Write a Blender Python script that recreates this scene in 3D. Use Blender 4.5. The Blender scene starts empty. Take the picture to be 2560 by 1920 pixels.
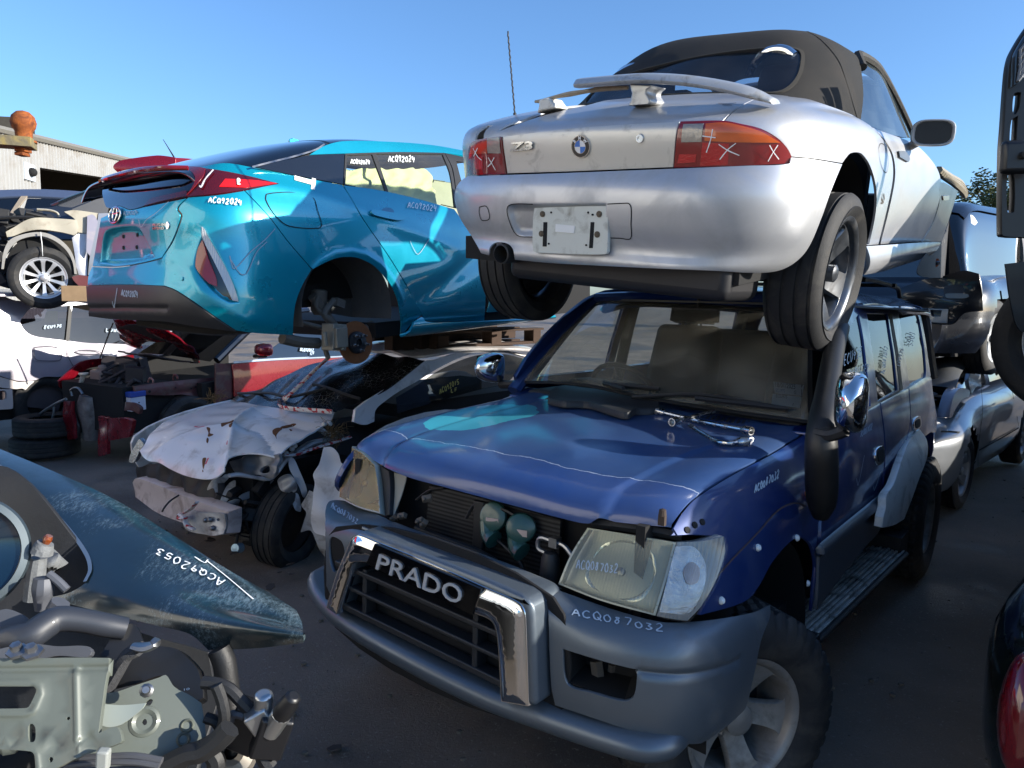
import bpy, bmesh, math, random
import numpy as np
from mathutils import Matrix, Vector
from mathutils.geometry import delaunay_2d_cdt, tessellate_polygon

random.seed(7); RNG = np.random.default_rng(7)
S = bpy.context.scene; COL = S.collection
R_ = math.radians
# ------------------------------------------------------------------ camera, sky, sun, exposure
FPX, PITCH, ROLL, CAMH = 1852.7, 0.11645, 0.01875, 1.6898
def _rot(p, r):
    f = np.array([0, math.cos(p), -math.sin(p)]); rt = np.array([1., 0, 0]); u = np.cross(rt, f)
    c, s = math.cos(r), math.sin(r)
    return np.array([c*rt + s*u, -s*rt + c*u, f])
CM = _rot(PITCH, ROLL); CO = np.array([0, 0, CAMH])
cd = bpy.data.cameras.new('camera'); cam = bpy.data.objects.new('camera', cd); COL.objects.link(cam)
cd.sensor_fit = 'HORIZONTAL'; cd.sensor_width = 36; cd.lens = 36*FPX/2560; cd.clip_start = .05; cd.clip_end = 3000
cam.matrix_world = Matrix(((CM[0][0], CM[1][0], -CM[2][0], CO[0]), (CM[0][1], CM[1][1], -CM[2][1], CO[1]),
                           (CM[0][2], CM[1][2], -CM[2][2], CO[2]), (0, 0, 0, 1)))
S.camera = cam
SUN_EL, SUN_AZ = R_(18), R_(106)          # azimuth measured clockwise from the view direction (+Y)
W = bpy.data.worlds.new("World"); S.world = W; W.use_nodes = True
nt = W.node_tree; nt.nodes.clear()
sk = nt.nodes.new('ShaderNodeTexSky'); sk.sky_type = 'NISHITA'; sk.sun_disc = False
sk.sun_elevation = SUN_EL; sk.sun_rotation = SUN_AZ; sk.air_density = 1.0; sk.dust_density = .8; sk.ozone_density = 6.0
bg = nt.nodes.new('ShaderNodeBackground'); bg.inputs[1].default_value = .15
wo = nt.nodes.new('ShaderNodeOutputWorld'); nt.links.new(sk.outputs[0], bg.inputs[0]); nt.links.new(bg.outputs[0], wo.inputs[0])
sl = bpy.data.lights.new('sun', 'SUN'); sl.energy = 5.0; sl.angle = R_(.5); sl.color = (1, .93, .82)
so = bpy.data.objects.new('sun', sl); COL.objects.link(so)
sd = Vector((math.sin(SUN_AZ)*math.cos(SUN_EL), math.cos(SUN_AZ)*math.cos(SUN_EL), math.sin(SUN_EL)))
so.rotation_euler = sd.to_track_quat('Z', 'Y').to_euler(); so.location = (0, 0, 30)
S.view_settings.view_transform = 'Standard'; S.view_settings.look = 'None'; S.view_settings.exposure = 0.84
S.cycles.use_denoising = True; S.cycles.max_bounces = 8; S.cycles.transparent_max_bounces = 16
S.cycles.caustics_reflective = False; S.cycles.caustics_refractive = False

# ------------------------------------------------------------------ materials
def lin(c):
    if isinstance(c, str):
        c = [int(c[i:i+2], 16)/255 for i in (0, 2, 4)]
        c = [x/12.92 if x < .04045 else ((x+.055)/1.055)**2.4 for x in c]
    return (*c, 1)
MATS = {}
def mat(name, col, rough=.5, metal=0., coat=0., var=0., vscale=6., bump=0., bscale=40., dirt=None, damt=.4, dscale=5.,
        rvar=0., spec=.5, alpha=None, trans=0., emit=None, coatr=.04, stretch=None, hard=.12, detail=6):
    if name in MATS: return MATS[name]
    m = bpy.data.materials.new(name); m.use_nodes = True; n = m.node_tree; L = n.links.new
    p = n.nodes['Principled BSDF']; col = lin(col)
    p.inputs['Base Color'].default_value = col; p.inputs['Roughness'].default_value = rough; p.inputs['Metallic'].default_value = metal
    p.inputs['Coat Weight'].default_value = coat; p.inputs['Coat Roughness'].default_value = coatr; p.inputs['Specular IOR Level'].default_value = spec
    p.inputs['Transmission Weight'].default_value = trans
    if emit: p.inputs['Emission Color'].default_value = lin(emit[0]); p.inputs['Emission Strength'].default_value = emit[1]
    tc = n.nodes.new('ShaderNodeTexCoord'); src = tc.outputs['Object']
    if stretch:
        mp = n.nodes.new('ShaderNodeMapping'); mp.inputs['Scale'].default_value = stretch; L(src, mp.inputs[0]); src = mp.outputs[0]
    def noise(sc, det=detail, w=0):
        t = n.nodes.new('ShaderNodeTexNoise'); t.inputs['Scale'].default_value = sc; t.inputs['Detail'].default_value = det
        t.inputs['Roughness'].default_value = .62; t.inputs['Distortion'].default_value = w; L(src, t.inputs['Vector']); return t.outputs[0]
    cur = None
    if var:
        mx = n.nodes.new('ShaderNodeMix'); mx.data_type = 'RGBA'; L(noise(vscale), mx.inputs[0])
        mx.inputs[6].default_value = (*[max(0, c*(1-var)) for c in col[:3]], 1); mx.inputs[7].default_value = (*[min(1, c*(1+var)) for c in col[:3]], 1)
        cur = mx.outputs[2]
    if dirt:
        rp = n.nodes.new('ShaderNodeMapRange'); L(noise(dscale, 9, .6), rp.inputs[0])
        c0 = .72-.42*damt; rp.inputs[1].default_value = c0-hard; rp.inputs[2].default_value = c0+hard; rp.inputs[3].default_value = 0; rp.inputs[4].default_value = 1
        mx = n.nodes.new('ShaderNodeMix'); mx.data_type = 'RGBA'; L(rp.outputs[0], mx.inputs[0])
        if cur: L(cur, mx.inputs[6])
        else: mx.inputs[6].default_value = col
        mx.inputs[7].default_value = lin(dirt); cur = mx.outputs[2]
        r2 = n.nodes.new('ShaderNodeMapRange'); L(rp.outputs[0], r2.inputs[0]); r2.inputs[3].default_value = rough; r2.inputs[4].default_value = max(rough, .75)
        L(r2.outputs[0], p.inputs['Roughness'])
        if coat:
            r3 = n.nodes.new('ShaderNodeMapRange'); L(rp.outputs[0], r3.inputs[0]); r3.inputs[3].default_value = coat; r3.inputs[4].default_value = coat*.3; L(r3.outputs[0], p.inputs['Coat Weight'])
        if metal:
            r4 = n.nodes.new('ShaderNodeMapRange'); L(rp.outputs[0], r4.inputs[0]); r4.inputs[3].default_value = metal; r4.inputs[4].default_value = metal*.2; L(r4.outputs[0], p.inputs['Metallic'])
    if cur: L(cur, p.inputs['Base Color'])
    if rvar:
        r = n.nodes.new('ShaderNodeMapRange'); L(noise(vscale*1.7), r.inputs[0]); r.inputs[1].default_value = .3; r.inputs[2].default_value = .7
        r.inputs[3].default_value = max(.02, rough-rvar); r.inputs[4].default_value = min(1, rough+rvar)
        if not dirt: L(r.outputs[0], p.inputs['Roughness'])
        if coat:
            r2 = n.nodes.new('ShaderNodeMapRange'); L(noise(vscale*.8), r2.inputs[0]); r2.inputs[1].default_value = .35; r2.inputs[2].default_value = .7
            r2.inputs[3].default_value = coatr; r2.inputs[4].default_value = coatr+rvar*.6; L(r2.outputs[0], p.inputs['Coat Roughness'])
    if bump:
        b = n.nodes.new('ShaderNodeBump'); b.inputs['Strength'].default_value = bump; b.inputs['Distance'].default_value = .01
        L(noise(bscale, 5), b.inputs['Height']); L(b.outputs[0], p.inputs['Normal'])
    MATS[name] = m; return m
def glass(name, tint=(.6, .65, .62), rough=.02, f=1.45, dust=0., dcol='9a968c'):
    if name in MATS: return MATS[name]
    m = bpy.data.materials.new(name); m.use_nodes = True; n = m.node_tree; L = n.links.new; n.nodes.clear()
    o = n.nodes.new('ShaderNodeOutputMaterial'); t = n.nodes.new('ShaderNodeBsdfTransparent'); t.inputs[0].default_value = (*tint, 1)
    g = n.nodes.new('ShaderNodeBsdfGlossy'); g.inputs['Roughness'].default_value = rough; g.inputs[0].default_value = (.95, .97, 1, 1)
    fr = n.nodes.new('ShaderNodeFresnel'); fr.inputs[0].default_value = f; mx = n.nodes.new('ShaderNodeMixShader')
    L(fr.outputs[0], mx.inputs[0]); L(t.outputs[0], mx.inputs[1]); L(g.outputs[0], mx.inputs[2]); last = mx.outputs[0]
    if dust:
        d = n.nodes.new('ShaderNodeBsdfDiffuse'); d.inputs[0].default_value = lin(dcol); m2 = n.nodes.new('ShaderNodeMixShader')
        tc = n.nodes.new('ShaderNodeTexCoord'); nz = n.nodes.new('ShaderNodeTexNoise'); nz.inputs['Scale'].default_value = 5; nz.inputs['Detail'].default_value = 9
        L(tc.outputs['Object'], nz.inputs['Vector']); r = n.nodes.new('ShaderNodeMapRange'); L(nz.outputs[0], r.inputs[0]); r.inputs[1].default_value = .38; r.inputs[2].default_value = .75
        r.inputs[3].default_value = dust*.3; r.inputs[4].default_value = dust; L(r.outputs[0], m2.inputs[0]); L(last, m2.inputs[1]); L(d.outputs[0], m2.inputs[2]); last = m2.outputs[0]
    L(last, o.inputs[0]); MATS[name] = m; return m
BLK = mat('black plastic', '1b1c1e', .55, var=.25, bump=.15, bscale=160)
DRK = mat('dark cavity', '0d0e10', .85, var=.3)
RUB = mat('tyre rubber', '1c1d1f', .72, var=.3, vscale=14, dirt='3d3a36', damt=.3, dscale=9, bump=.2, bscale=220)
STEEL = mat('bare steel', '8f9194', .38, 1., var=.2, rvar=.15)
CHROME = mat('chrome', 'd8dadc', .07, 1., rvar=.05)
ALLOY = mat('cast aluminium', '9a9c9e', .5, .8, var=.25, vscale=18, bump=.3, bscale=120)
RUST = mat('rusty steel', '6e3a1e', .85, .1, var=.5, vscale=30, dirt='2c1a12', damt=.5, dscale=20, bump=.5, bscale=90)
WHITEINK = mat('white paint pen', 'e9ecec', .6)
LITINK = mat('faint white pen', '9fb0c0', .6)
# ------------------------------------------------------------------ objects
def tag(o, label, cat, group=None, kind=None):
    o['label'] = label; o['category'] = cat
    if group: o['group'] = group
    if kind: o['kind'] = kind
    return o
def link(name, me, m=None, parent=None):
    o = bpy.data.objects.new(name, me); COL.objects.link(o)
    if m is not None:
        for x in (m if isinstance(m, (list, tuple)) else [m]): me.materials.append(x)
    if parent is not None: o.parent = parent
    return o
class Car:
    """A thing with its own axes: M (3x3) and t place its local metres in the yard; root is its Empty."""
    def __init__(s, name, pose, label=None, cat=None, group=None):
        x, y, z, a, b, c = pose; a, b, c = map(math.radians, (a, b, c))
        s.M = np.array(Matrix.Rotation(a, 3, 'Z') @ Matrix.Rotation(b, 3, 'Y') @ Matrix.Rotation(c, 3, 'X')); s.t = np.array([x, y, z], float)
        if name:
            s.root = bpy.data.objects.new(name, None); COL.objects.link(s.root); s.root.empty_display_size = .3
            m4 = Matrix(s.M.tolist()).to_4x4(); m4.translation = Vector(s.t); s.root.matrix_world = m4
            if label: tag(s.root, label, cat, group)
        s.co = (CO - s.t) @ s.M
    def px(s, P):
        q = (np.atleast_2d(P) @ s.M.T + s.t - CO) @ CM.T; z = np.where(np.abs(q[:, 2]) < .05, .05, q[:, 2])
        return np.stack([1280+FPX*q[:, 0]/z, 960-FPX*q[:, 1]/z], 1)
    def on(s, pts, ax, val):
        p = np.atleast_2d(np.array([q[:2] for q in pts], float)); d = (np.stack([(p[:, 0]-1280)/FPX, (960-p[:, 1])/FPX, np.ones(len(p))], 1) @ CM) @ s.M
        return s.co + d*((val-s.co[ax])/d[:, ax])[:, None]
    def deep(s, p, depth):
        "point on the ray through photo pixel p at this depth along the view axis, in local metres"
        d = (np.array([(p[0]-1280)/FPX, (960-p[1])/FPX, 1.]) @ CM) @ s.M
        return s.co + d*depth
WORLD = Car(None, (0, 0, 0, 0, 0, 0))
def crop(ox, oy, sc): return lambda *p: [(ox+q[0]/sc, oy+q[1]/sc, *q[2:]) for q in p]
C1 = crop(780, 1060, 1.999); C2 = crop(1454, 700, 1.999); C3 = crop(1120, 40, 1.999); C4 = crop(190, 300, 1.999)
C5 = crop(0, 420, 3.998); C6 = crop(0, 780, 3.998); C7 = crop(300, 960, 3.998); C8 = crop(0, 1480, 2.961); C9 = crop(1650, 1330, 3.998)
C10 = crop(2140, 420, 2.86); CV = crop(0, 0, .8641); CE = crop(0, 1080, 1.975)

# ------------------------------------------------------------------ smooth surfaces
class Nat:
    def __init__(s, k):
        s.k = k = np.asarray(k, float); n = len(k); A = np.zeros((n, n)); B = np.zeros((n, n)); A[0, 0] = A[-1, -1] = 1; h = np.diff(k)
        for i in range(1, n-1):
            A[i, i-1], A[i, i], A[i, i+1] = h[i-1], 2*(h[i-1]+h[i]), h[i]
            B[i, i-1] += 6/h[i-1]; B[i, i] -= 6/h[i-1]+6/h[i]; B[i, i+1] += 6/h[i]
        s.M = np.linalg.solve(A, B); s.n = n
    def __call__(s, u):
        u = np.asarray(u, float); k = s.k; uc = np.clip(u, k[0], k[-1]); i = np.clip(np.searchsorted(k, uc, 'right')-1, 0, s.n-2)
        h = k[i+1]-k[i]; b = (uc-k[i])/h; a = 1-b; N = np.arange(len(u)); Wt = np.zeros((len(u), s.n)); Wt[N, i] += a; Wt[N, i+1] += b
        Wt += (((a**3-a)*h*h/6)[:, None])*s.M[i] + (((b**3-b)*h*h/6)[:, None])*s.M[i+1]
        ex = u-uc                                    # run on straight past the ends
        if np.any(ex):
            for e, (i0, i1) in ((-1, (0, 1)), (1, (s.n-2, s.n-1))):
                q = np.where(ex*e > 0)[0]
                if len(q):
                    d = ex[q]/(k[i1]-k[i0]); Wt[q, i1] += d; Wt[q, i0] -= d
        return Wt
class Surf:
    def __init__(s, grid, flip=1):
        s.G = g = np.array(grid, float); s.flip = flip
        du = np.linalg.norm(np.diff(g, axis=0), axis=2).mean(1); dv = np.linalg.norm(np.diff(g, axis=1), axis=2).mean(0)
        s.U = Nat(np.concatenate([[0], np.cumsum(np.maximum(du, 1e-4))])); s.V = Nat(np.concatenate([[0], np.cumsum(np.maximum(dv, 1e-4))]))
        s.ur = (0, s.U.k[-1]); s.vr = (0, s.V.k[-1]); s.cache = {}
    def __call__(s, u, v): return np.einsum('ni,nj,ijk->nk', s.U(u), s.V(v), s.G)
class Flat:
    """Gently domed sheet: origin o, in-plane axes a, b (metres), dome d over half sizes (ha, hb); pulled towards n."""
    def __init__(s, o, a, b, dome=0., ha=.5, hb=.5, flip=1):
        s.o = np.array(o, float); a = np.array(a, float); a /= np.linalg.norm(a); b = np.array(b, float); b -= a*(a@b); b /= np.linalg.norm(b)
        s.a, s.b, s.n = a, b, np.cross(a, b)*flip; s.d, s.ha, s.hb, s.flip = dome, ha, hb, flip; s.ur = (-2.8, 2.8); s.vr = (-2.8, 2.8); s.cache = {}
    def __call__(s, u, v):
        u = np.asarray(u, float); v = np.asarray(v, float); h = -s.d*((u/s.ha)**2+(v/s.hb)**2)
        return s.o + u[:, None]*s.a + v[:, None]*s.b + h[:, None]*s.n
def normals(f, u, v, flip=1, e=2e-3):
    a = f(u+e, v)-f(u-e, v); b = f(u, v+e)-f(u, v-e); n = np.cross(a, b)*flip
    return n/np.maximum(np.linalg.norm(n, axis=1), 1e-12)[:, None]
def find(car, sf, pts, mode='px', tries=18):
    """(u,v) on the surface for photo pixels (mode px) or for local coordinates (mode 'xz', 'yz', 'xy')."""
    T = np.array([p[:2] for p in pts], float)
    ax = {'xz': (0, 2), 'yz': (1, 2), 'xy': (0, 1)}.get(mode)
    pr = (lambda P: car.px(P)) if mode == 'px' else (lambda P: P[:, ax])
    key = (id(car), mode)
    if key not in sf.cache:
        du, dv = sf.ur[1]-sf.ur[0], sf.vr[1]-sf.vr[0]
        gu, gv = np.meshgrid(np.linspace(*sf.ur, int(np.clip(du/.03, 24, 260))), np.linspace(*sf.vr, int(np.clip(dv/.025, 24, 120))), indexing='ij'); gu = gu.ravel(); gv = gv.ravel(); P = sf(gu, gv)
        dep = np.linalg.norm(P-car.co, axis=1); bad = dep*.08
        if mode == 'px':
            n = normals(sf, gu, gv, sf.flip); bad = dep*60+np.where(np.einsum('ij,ij->i', n, P-car.co) > 0, 1e4, 0)
        if isinstance(sf, Flat) and sf.d == 0: bad = bad*0
        sf.cache[key] = (gu, gv, pr(P)+0., bad)
    gu, gv, gp, bad = sf.cache[key]
    sc = 1.
    i = np.array([np.argmin(np.hypot(*(gp-t).T)*sc+bad) for t in T]); u, v = gu[i].copy(), gv[i].copy(); e = 1e-3
    bu, bv = u.copy(), v.copy(); best = np.full(len(T), 1e18); lamb = np.ones(len(T)); lim = .05
    for k in range(tries):
        p0 = pr(sf(u, v)); r = T-p0; e2 = (r*r).sum(1); ok = e2 < best; bu = np.where(ok, u, bu); bv = np.where(ok, v, bv); best = np.where(ok, e2, best); lamb = np.where(ok, np.minimum(1, lamb*1.6), lamb*.35)
        p0 = pr(sf(bu, bv)); r = T-p0; Ju = (pr(sf(bu+e, bv))-p0)/e; Jv = (pr(sf(bu, bv+e))-p0)/e
        A, B, D = (Ju*Ju).sum(1), (Ju*Jv).sum(1), (Jv*Jv).sum(1); g0, g1 = (Ju*r).sum(1), (Jv*r).sum(1); mu = 1e-3*(A+D); A = A+mu; D = D+mu; det = A*D-B*B
        a = (D*g0-B*g1)/det; b = (A*g1-B*g0)/det; nrm = np.maximum(np.hypot(a, b)/lim, 1)
        u = bu+a/nrm*lamb; v = bv+b/nrm*lamb
    u, v = bu, bv
    mg = .05; u = np.clip(u, sf.ur[0]-mg, sf.ur[1]+mg); v = np.clip(v, sf.vr[0]-mg, sf.vr[1]+mg)
    return np.stack([u, v], 1)
def cr(P, closed, n=6):
    P = np.array(P, float); m = len(P)
    if m < 3: return P
    out = []
    for i in range(m if closed else m-1):
        p1, p2 = P[i], P[(i+1) % m]; p0 = P[i-1] if (closed or i > 0) else 2*p1-p2; p3 = P[(i+2) % m] if (closed or i+2 < m) else 2*p2-p1
        d1 = max(np.linalg.norm(p2-p1), 1e-6); d0 = max(np.linalg.norm(p1-p0), 1e-6); d2 = max(np.linalg.norm(p3-p2), 1e-6)
        m1 = (p2-p0)/(d0+d1)*d1; m2 = (p3-p1)/(d1+d2)*d1
        for t in np.arange(n)/n: out.append((2*t**3-3*t**2+1)*p1+(t**3-2*t**2+t)*m1+(-2*t**3+3*t**2)*p2+(t**3-t**2)*m2)
    if not closed: out.append(P[-1])
    return np.array(out)
def loop(pts, n=6):
    "closed outline; a point with a third value is a sharp corner"
    c = [i for i, p in enumerate(pts) if len(p) > 2]; P = [p[:2] for p in pts]
    if not c: return cr(P, True, n)
    out = []
    for k, i in enumerate(c):
        j = c[(k+1) % len(c)]; m = (j-i) % len(P) or len(P); out.append(cr([P[(i+q) % len(P)] for q in range(m+1)], False, n)[:-1])
    return np.concatenate(out)
def inside(poly, P):
    x, y = P[:, 0], P[:, 1]; r = np.zeros(len(P), bool); a = poly; b = np.roll(poly, -1, 0)
    for (x1, y1), (x2, y2) in zip(a, b):
        if y1 == y2: continue
        r ^= ((y1 > y) != (y2 > y)) & (x < (x2-x1)*(y-y1)/(y2-y1)+x1)
    return r
def sdist(poly, P, closed=True):
    a = poly if closed else poly[:-1]; b = np.roll(poly, -1, 0) if closed else poly[1:]; d = np.full(len(P), 1e9)
    for p, q in zip(a, b):
        e = q-p; t = np.clip(((P-p)@e)/max(e@e, 1e-12), 0, 1); d = np.minimum(d, np.linalg.norm(P-p-t[:, None]*e, axis=1))
    return d
def resamp(P, step, closed=True):
    out = []
    for i in range(len(P) if closed else len(P)-1):
        a, b = P[i], P[(i+1) % len(P)]; n = max(1, int(np.ceil(np.linalg.norm(b-a)/step)))
        out += [a+(b-a)*t for t in np.arange(n)/n]
    if not closed: out.append(P[-1])
    o = [out[0]]
    for p in out[1:]:
        if np.linalg.norm(p-o[-1]) > step*.3: o.append(p)
    if closed and len(o) > 3 and np.linalg.norm(o[0]-o[-1]) < step*.3: o.pop()
    return np.array(o)
def area(P): return .5*np.sum(P[:, 0]*np.roll(P[:, 1], -1)-P[:, 1]*np.roll(P[:, 0], -1))
def mesh(name, V, F, m, parent, nrm=None, smooth=True, mi=None):
    me = bpy.data.meshes.new(name); me.from_pydata([tuple(map(float, v)) for v in V], [], F); me.update()
    if smooth: me.polygons.foreach_set('use_smooth', [True]*len(me.polygons))
    if mi is not None: me.polygons.foreach_set('material_index', mi)
    if nrm is not None: me.normals_split_custom_set_from_vertices([tuple(map(float, x)) for x in nrm])
    return link(name, me, m, parent)
def cdt(loops, inner, keep):
    V, E = [], []
    for lp in loops:
        k = len(V); V += [Vector(p) for p in lp]; E += [(k+i, k+(i+1) % len(lp)) for i in range(len(lp))]
    V += [Vector(p) for p in inner]
    v, e, f, *_ = delaunay_2d_cdt(V, E, [], 0, 1e-6)
    v = np.array([tuple(p) for p in v]); f = np.array([t for t in f if len(t) == 3], int).reshape(-1, 3); c = v[f].mean(1); f = f[keep(c)]
    ar = np.cross(v[f[:, 1]]-v[f[:, 0]], v[f[:, 2]]-v[f[:, 0]]); f[ar < 0] = f[ar < 0][:, ::-1]
    return v, f[np.abs(ar) > 1e-10]
def panel(name, car, sf, outer, m, parent, holes=(), th=.008, res=.03, disp=None, off=0., mode='px', lines=(), raw=False, shrink=0., lip=0.):
    """A pressed sheet cut from surface sf: outline and holes given as photo pixels (or local pairs), moved onto the surface."""
    UV = lambda o: o if raw else find(car, sf, loop(o), mode)
    out = resamp(np.array(UV(outer)), res*.7); hs = [resamp(np.array(UV(h)), res*.6) for h in holes]
    if shrink:
        c = np.roll(out, -1, 0)-np.roll(out, 1, 0); nn = np.stack([-c[:, 1], c[:, 0]], 1)*np.sign(area(out)); nn /= np.maximum(np.linalg.norm(nn, axis=1), 1e-9)[:, None]; out = out+nn*shrink
    f = sf if disp is None and not off else (lambda u, v: _off(sf, u, v, disp, off))
    lo, hi = out.min(0), out.max(0); g = np.stack(np.meshgrid(np.arange(lo[0]+res*.5, hi[0], res), np.arange(lo[1]+res*.5, hi[1], res*.9), indexing='ij'), -1).reshape(-1, 2)
    g[:, 0] += ((np.arange(len(g)) % 2)-.5)*res*.4
    ex = []
    for ln, w in lines:
        ln = resamp(np.array(ln, float), max(w, .008), False); t = np.gradient(ln, axis=0); nn = np.stack([-t[:, 1], t[:, 0]], 1); nn /= np.maximum(np.linalg.norm(nn, axis=1), 1e-9)[:, None]
        for k in (-1.5, -.75, 0, .75, 1.5): ex.append(ln+nn*w*k)
    if ex:
        ex = np.concatenate(ex); g = g[np.min(np.linalg.norm(g[:, None]-ex[None, ::2], axis=2), 1) > res*.5] if len(g)*len(ex) < 4e7 else g; g = np.concatenate([g, ex])
    def keep(P):
        k = inside(out, P)
        for h in hs: k &= ~inside(h, P)
        return k
    if len(g):
        g = g[keep(g)]
        if len(g):
            d = sdist(out, g)
            for h in hs: d = np.minimum(d, sdist(h, g))
            g = g[d > res*.32]
    v, t = cdt([out]+hs, g, keep)
    P = f(v[:, 0], v[:, 1]); N = normals(f, v[:, 0], v[:, 1], sf.flip)
    V, NN = list(P), list(N); F = [tuple(x) if sf.flip > 0 else tuple(x[::-1]) for x in t.tolist()]
    if th:
        ed = {}
        for a, b, c in t.tolist():
            for i, j in ((a, b), (b, c), (c, a)): ed[(i, j)] = ed.get((i, j), 0)+1
        k = len(V); V += list(P-N*th); NN += list(-N); F += [tuple(k+i for i in (x[::-1] if sf.flip > 0 else x)) for x in t.tolist()]
        for (i, j) in ed:
            if (j, i) in ed: continue
            e = P[j]-P[i]; wn = np.cross(e, N[i])*sf.flip; wn /= max(np.linalg.norm(wn), 1e-9); q = len(V)
            n1 = wn*.8+N[i]*.6; n1 /= np.linalg.norm(n1)
            V += [P[i], P[j], P[j]-N[j]*th, P[i]-N[i]*th]; NN += [n1, n1, wn, wn]
            F.append((q+3, q+2, q+1, q) if sf.flip > 0 else (q, q+1, q+2, q+3))
    return mesh(name, V, F, m, parent, NN)
def _off(sf, u, v, disp, off):
    n = normals(sf, u, v, sf.flip); return sf(u, v)+n*(off+(disp(u, v) if disp else 0))[:, None] if disp else sf(u, v)+n*off
def lazy(sf, off): 
    g = lambda u, v: sf(u, v)+normals(sf, u, v, sf.flip)*off
    return g
def smst(a, b, x): t = np.clip((x-a)/(b-a), 0, 1); return t*t*(3-2*t)
def ink(name, car, sf, lines, w, m, parent, off=.003, mode='px', sm=True):
    "pen or seam strokes lying on a surface, one mesh"
    V, F, NN = [], [], []
    for ln in lines:
        ln = [p[:2] for p in ln]; q = cr(ln, False, 4) if sm and len(ln) > 2 else np.array([np.array(a)+(np.array(b)-np.array(a))*t for a, b in zip(ln[:-1], ln[1:]) for t in (0, .25, .5, .75)]+[ln[-1]], float)
        uv = find(car, sf, q, mode, 12); P = sf(uv[:, 0], uv[:, 1]); n = normals(sf, uv[:, 0], uv[:, 1], sf.flip); P = P+n*off
        t = np.gradient(P, axis=0); s = np.cross(n, t); s /= np.maximum(np.linalg.norm(s, axis=1), 1e-9)[:, None]
        ww = w*(.75+.5*RNG.random(len(P)))[:, None] if m in (WHITEINK, LITINK) else w
        k = len(V); V += list(P+s*ww/2)+list(P-s*ww/2); NN += list(n)*2; m_ = len(P)
        F += [(k+i, k+m_+i, k+m_+i+1, k+i+1) for i in range(m_-1)]
    return mesh(name, V, F, m, parent, NN)
FONT = {'A': [[(0, 0), (.4, 1), (.75, 0)], [(.15, .4), (.65, .45)]], 'C': [[(.7, .85), (.4, 1), (.05, .6), (.1, .15), (.4, 0), (.75, .15)]],
 'Q': [[(.4, 1), (.05, .6), (.2, .05), (.6, .05), (.75, .55), (.4, 1)], [(.45, .3), (.85, -.1)]], 'P': [[(.1, 0), (.1, 1), (.6, .95), (.65, .6), (.1, .5)]],
 '0': [[(.4, 1), (.05, .6), (.2, .05), (.55, .05), (.7, .5), (.4, 1)]], '1': [[(.35, 1), (.3, 0)]], '2': [[(.05, .8), (.4, 1), (.6, .7), (.05, 0), (.7, .05)]],
 '3': [[(.1, .95), (.55, .9), (.3, .55), (.65, .3), (.35, 0), (.05, .1)]], '4': [[(.1, 1), (.05, .4), (.7, .45)], [(.55, .8), (.5, -.1)]],
 '5': [[(.65, 1), (.15, 1), (.1, .55), (.55, .5), (.5, .05), (.05, .05)]], '7': [[(.05, 1), (.65, .95), (.3, 0)]], '8': [[(.55, .9), (.2, .9), (.5, .4), (.3, 0), (.1, .25), (.55, .9)]],
 '9': [[(.6, .75), (.3, 1), (.1, .65), (.55, .6), (.6, .9), (.45, 0)]], 'E': [[(.6, 1), (.1, 1), (.1, 0), (.6, 0)], [(.1, .5), (.5, .5)]], 'U': [[(.05, 1), (.1, .2), (.4, 0), (.65, .3), (.65, 1)]],
 'L': [[(.1, 1), (.1, 0), (.6, .05)]], 'F': [[(.6, 1), (.1, 1), (.1, 0)], [(.1, .5), (.5, .5)]], 'R': [[(.1, 0), (.1, 1), (.55, .9), (.5, .55), (.1, .5), (.65, 0)]],
 'N': [[(.05, 0), (.1, 1), (.6, 0), (.65, 1)]], 'D': [[(.1, 0), (.1, 1), (.5, .85), (.65, .4), (.1, 0)]], 'S': [[(.6, .9), (.25, 1), (.1, .7), (.55, .35), (.4, 0), (.05, .1)]],
 'X': [[(0, .9), (.7, .1)], [(.65, 1), (.05, 0)]], '/': [[(.1, 0), (.6, 1)]], 'W': [[(0, 1), (.2, 0), (.4, .7), (.6, 0), (.8, 1)]], 'O': [[(.4, 1), (.05, .5), (.4, 0), (.7, .5), (.4, 1)]], ' ': []}
def scrib(text, p0, p1, up):
    "handwritten strokes in photo pixels: baseline p0 to p1, up = height vector"
    p0, p1, up = np.array(p0[:2], float), np.array(p1[:2], float), np.array(up, float); st = (p1-p0)/len(text); out = []
    for i, c in enumerate(text):
        k = .85+.3*random.random(); dy = .12*(random.random()-.5)
        for ln in FONT[c]: out.append([tuple(p0+st*(i+x*.95)+up*(y*k+dy)) for x, y in ln])
    return out
def glyphs(text, size=1., ext=0., bold=0.):
    c = bpy.data.curves.new('t', 'FONT'); c.body = text; c.size = size; c.extrude = 0; c.offset = bold; c.resolution_u = 3; c.fill_mode = 'FRONT'
    o = bpy.data.objects.new('t', c); COL.objects.link(o); bpy.context.view_layer.update()
    me = bpy.data.meshes.new_from_object(o.evaluated_get(bpy.context.evaluated_depsgraph_get()))
    V = np.array([v.co[:] for v in me.vertices]); F = [tuple(p.vertices) for p in me.polygons]; bpy.data.objects.remove(o); bpy.data.curves.remove(c); bpy.data.meshes.remove(me)
    return V[:, :2], F
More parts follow.
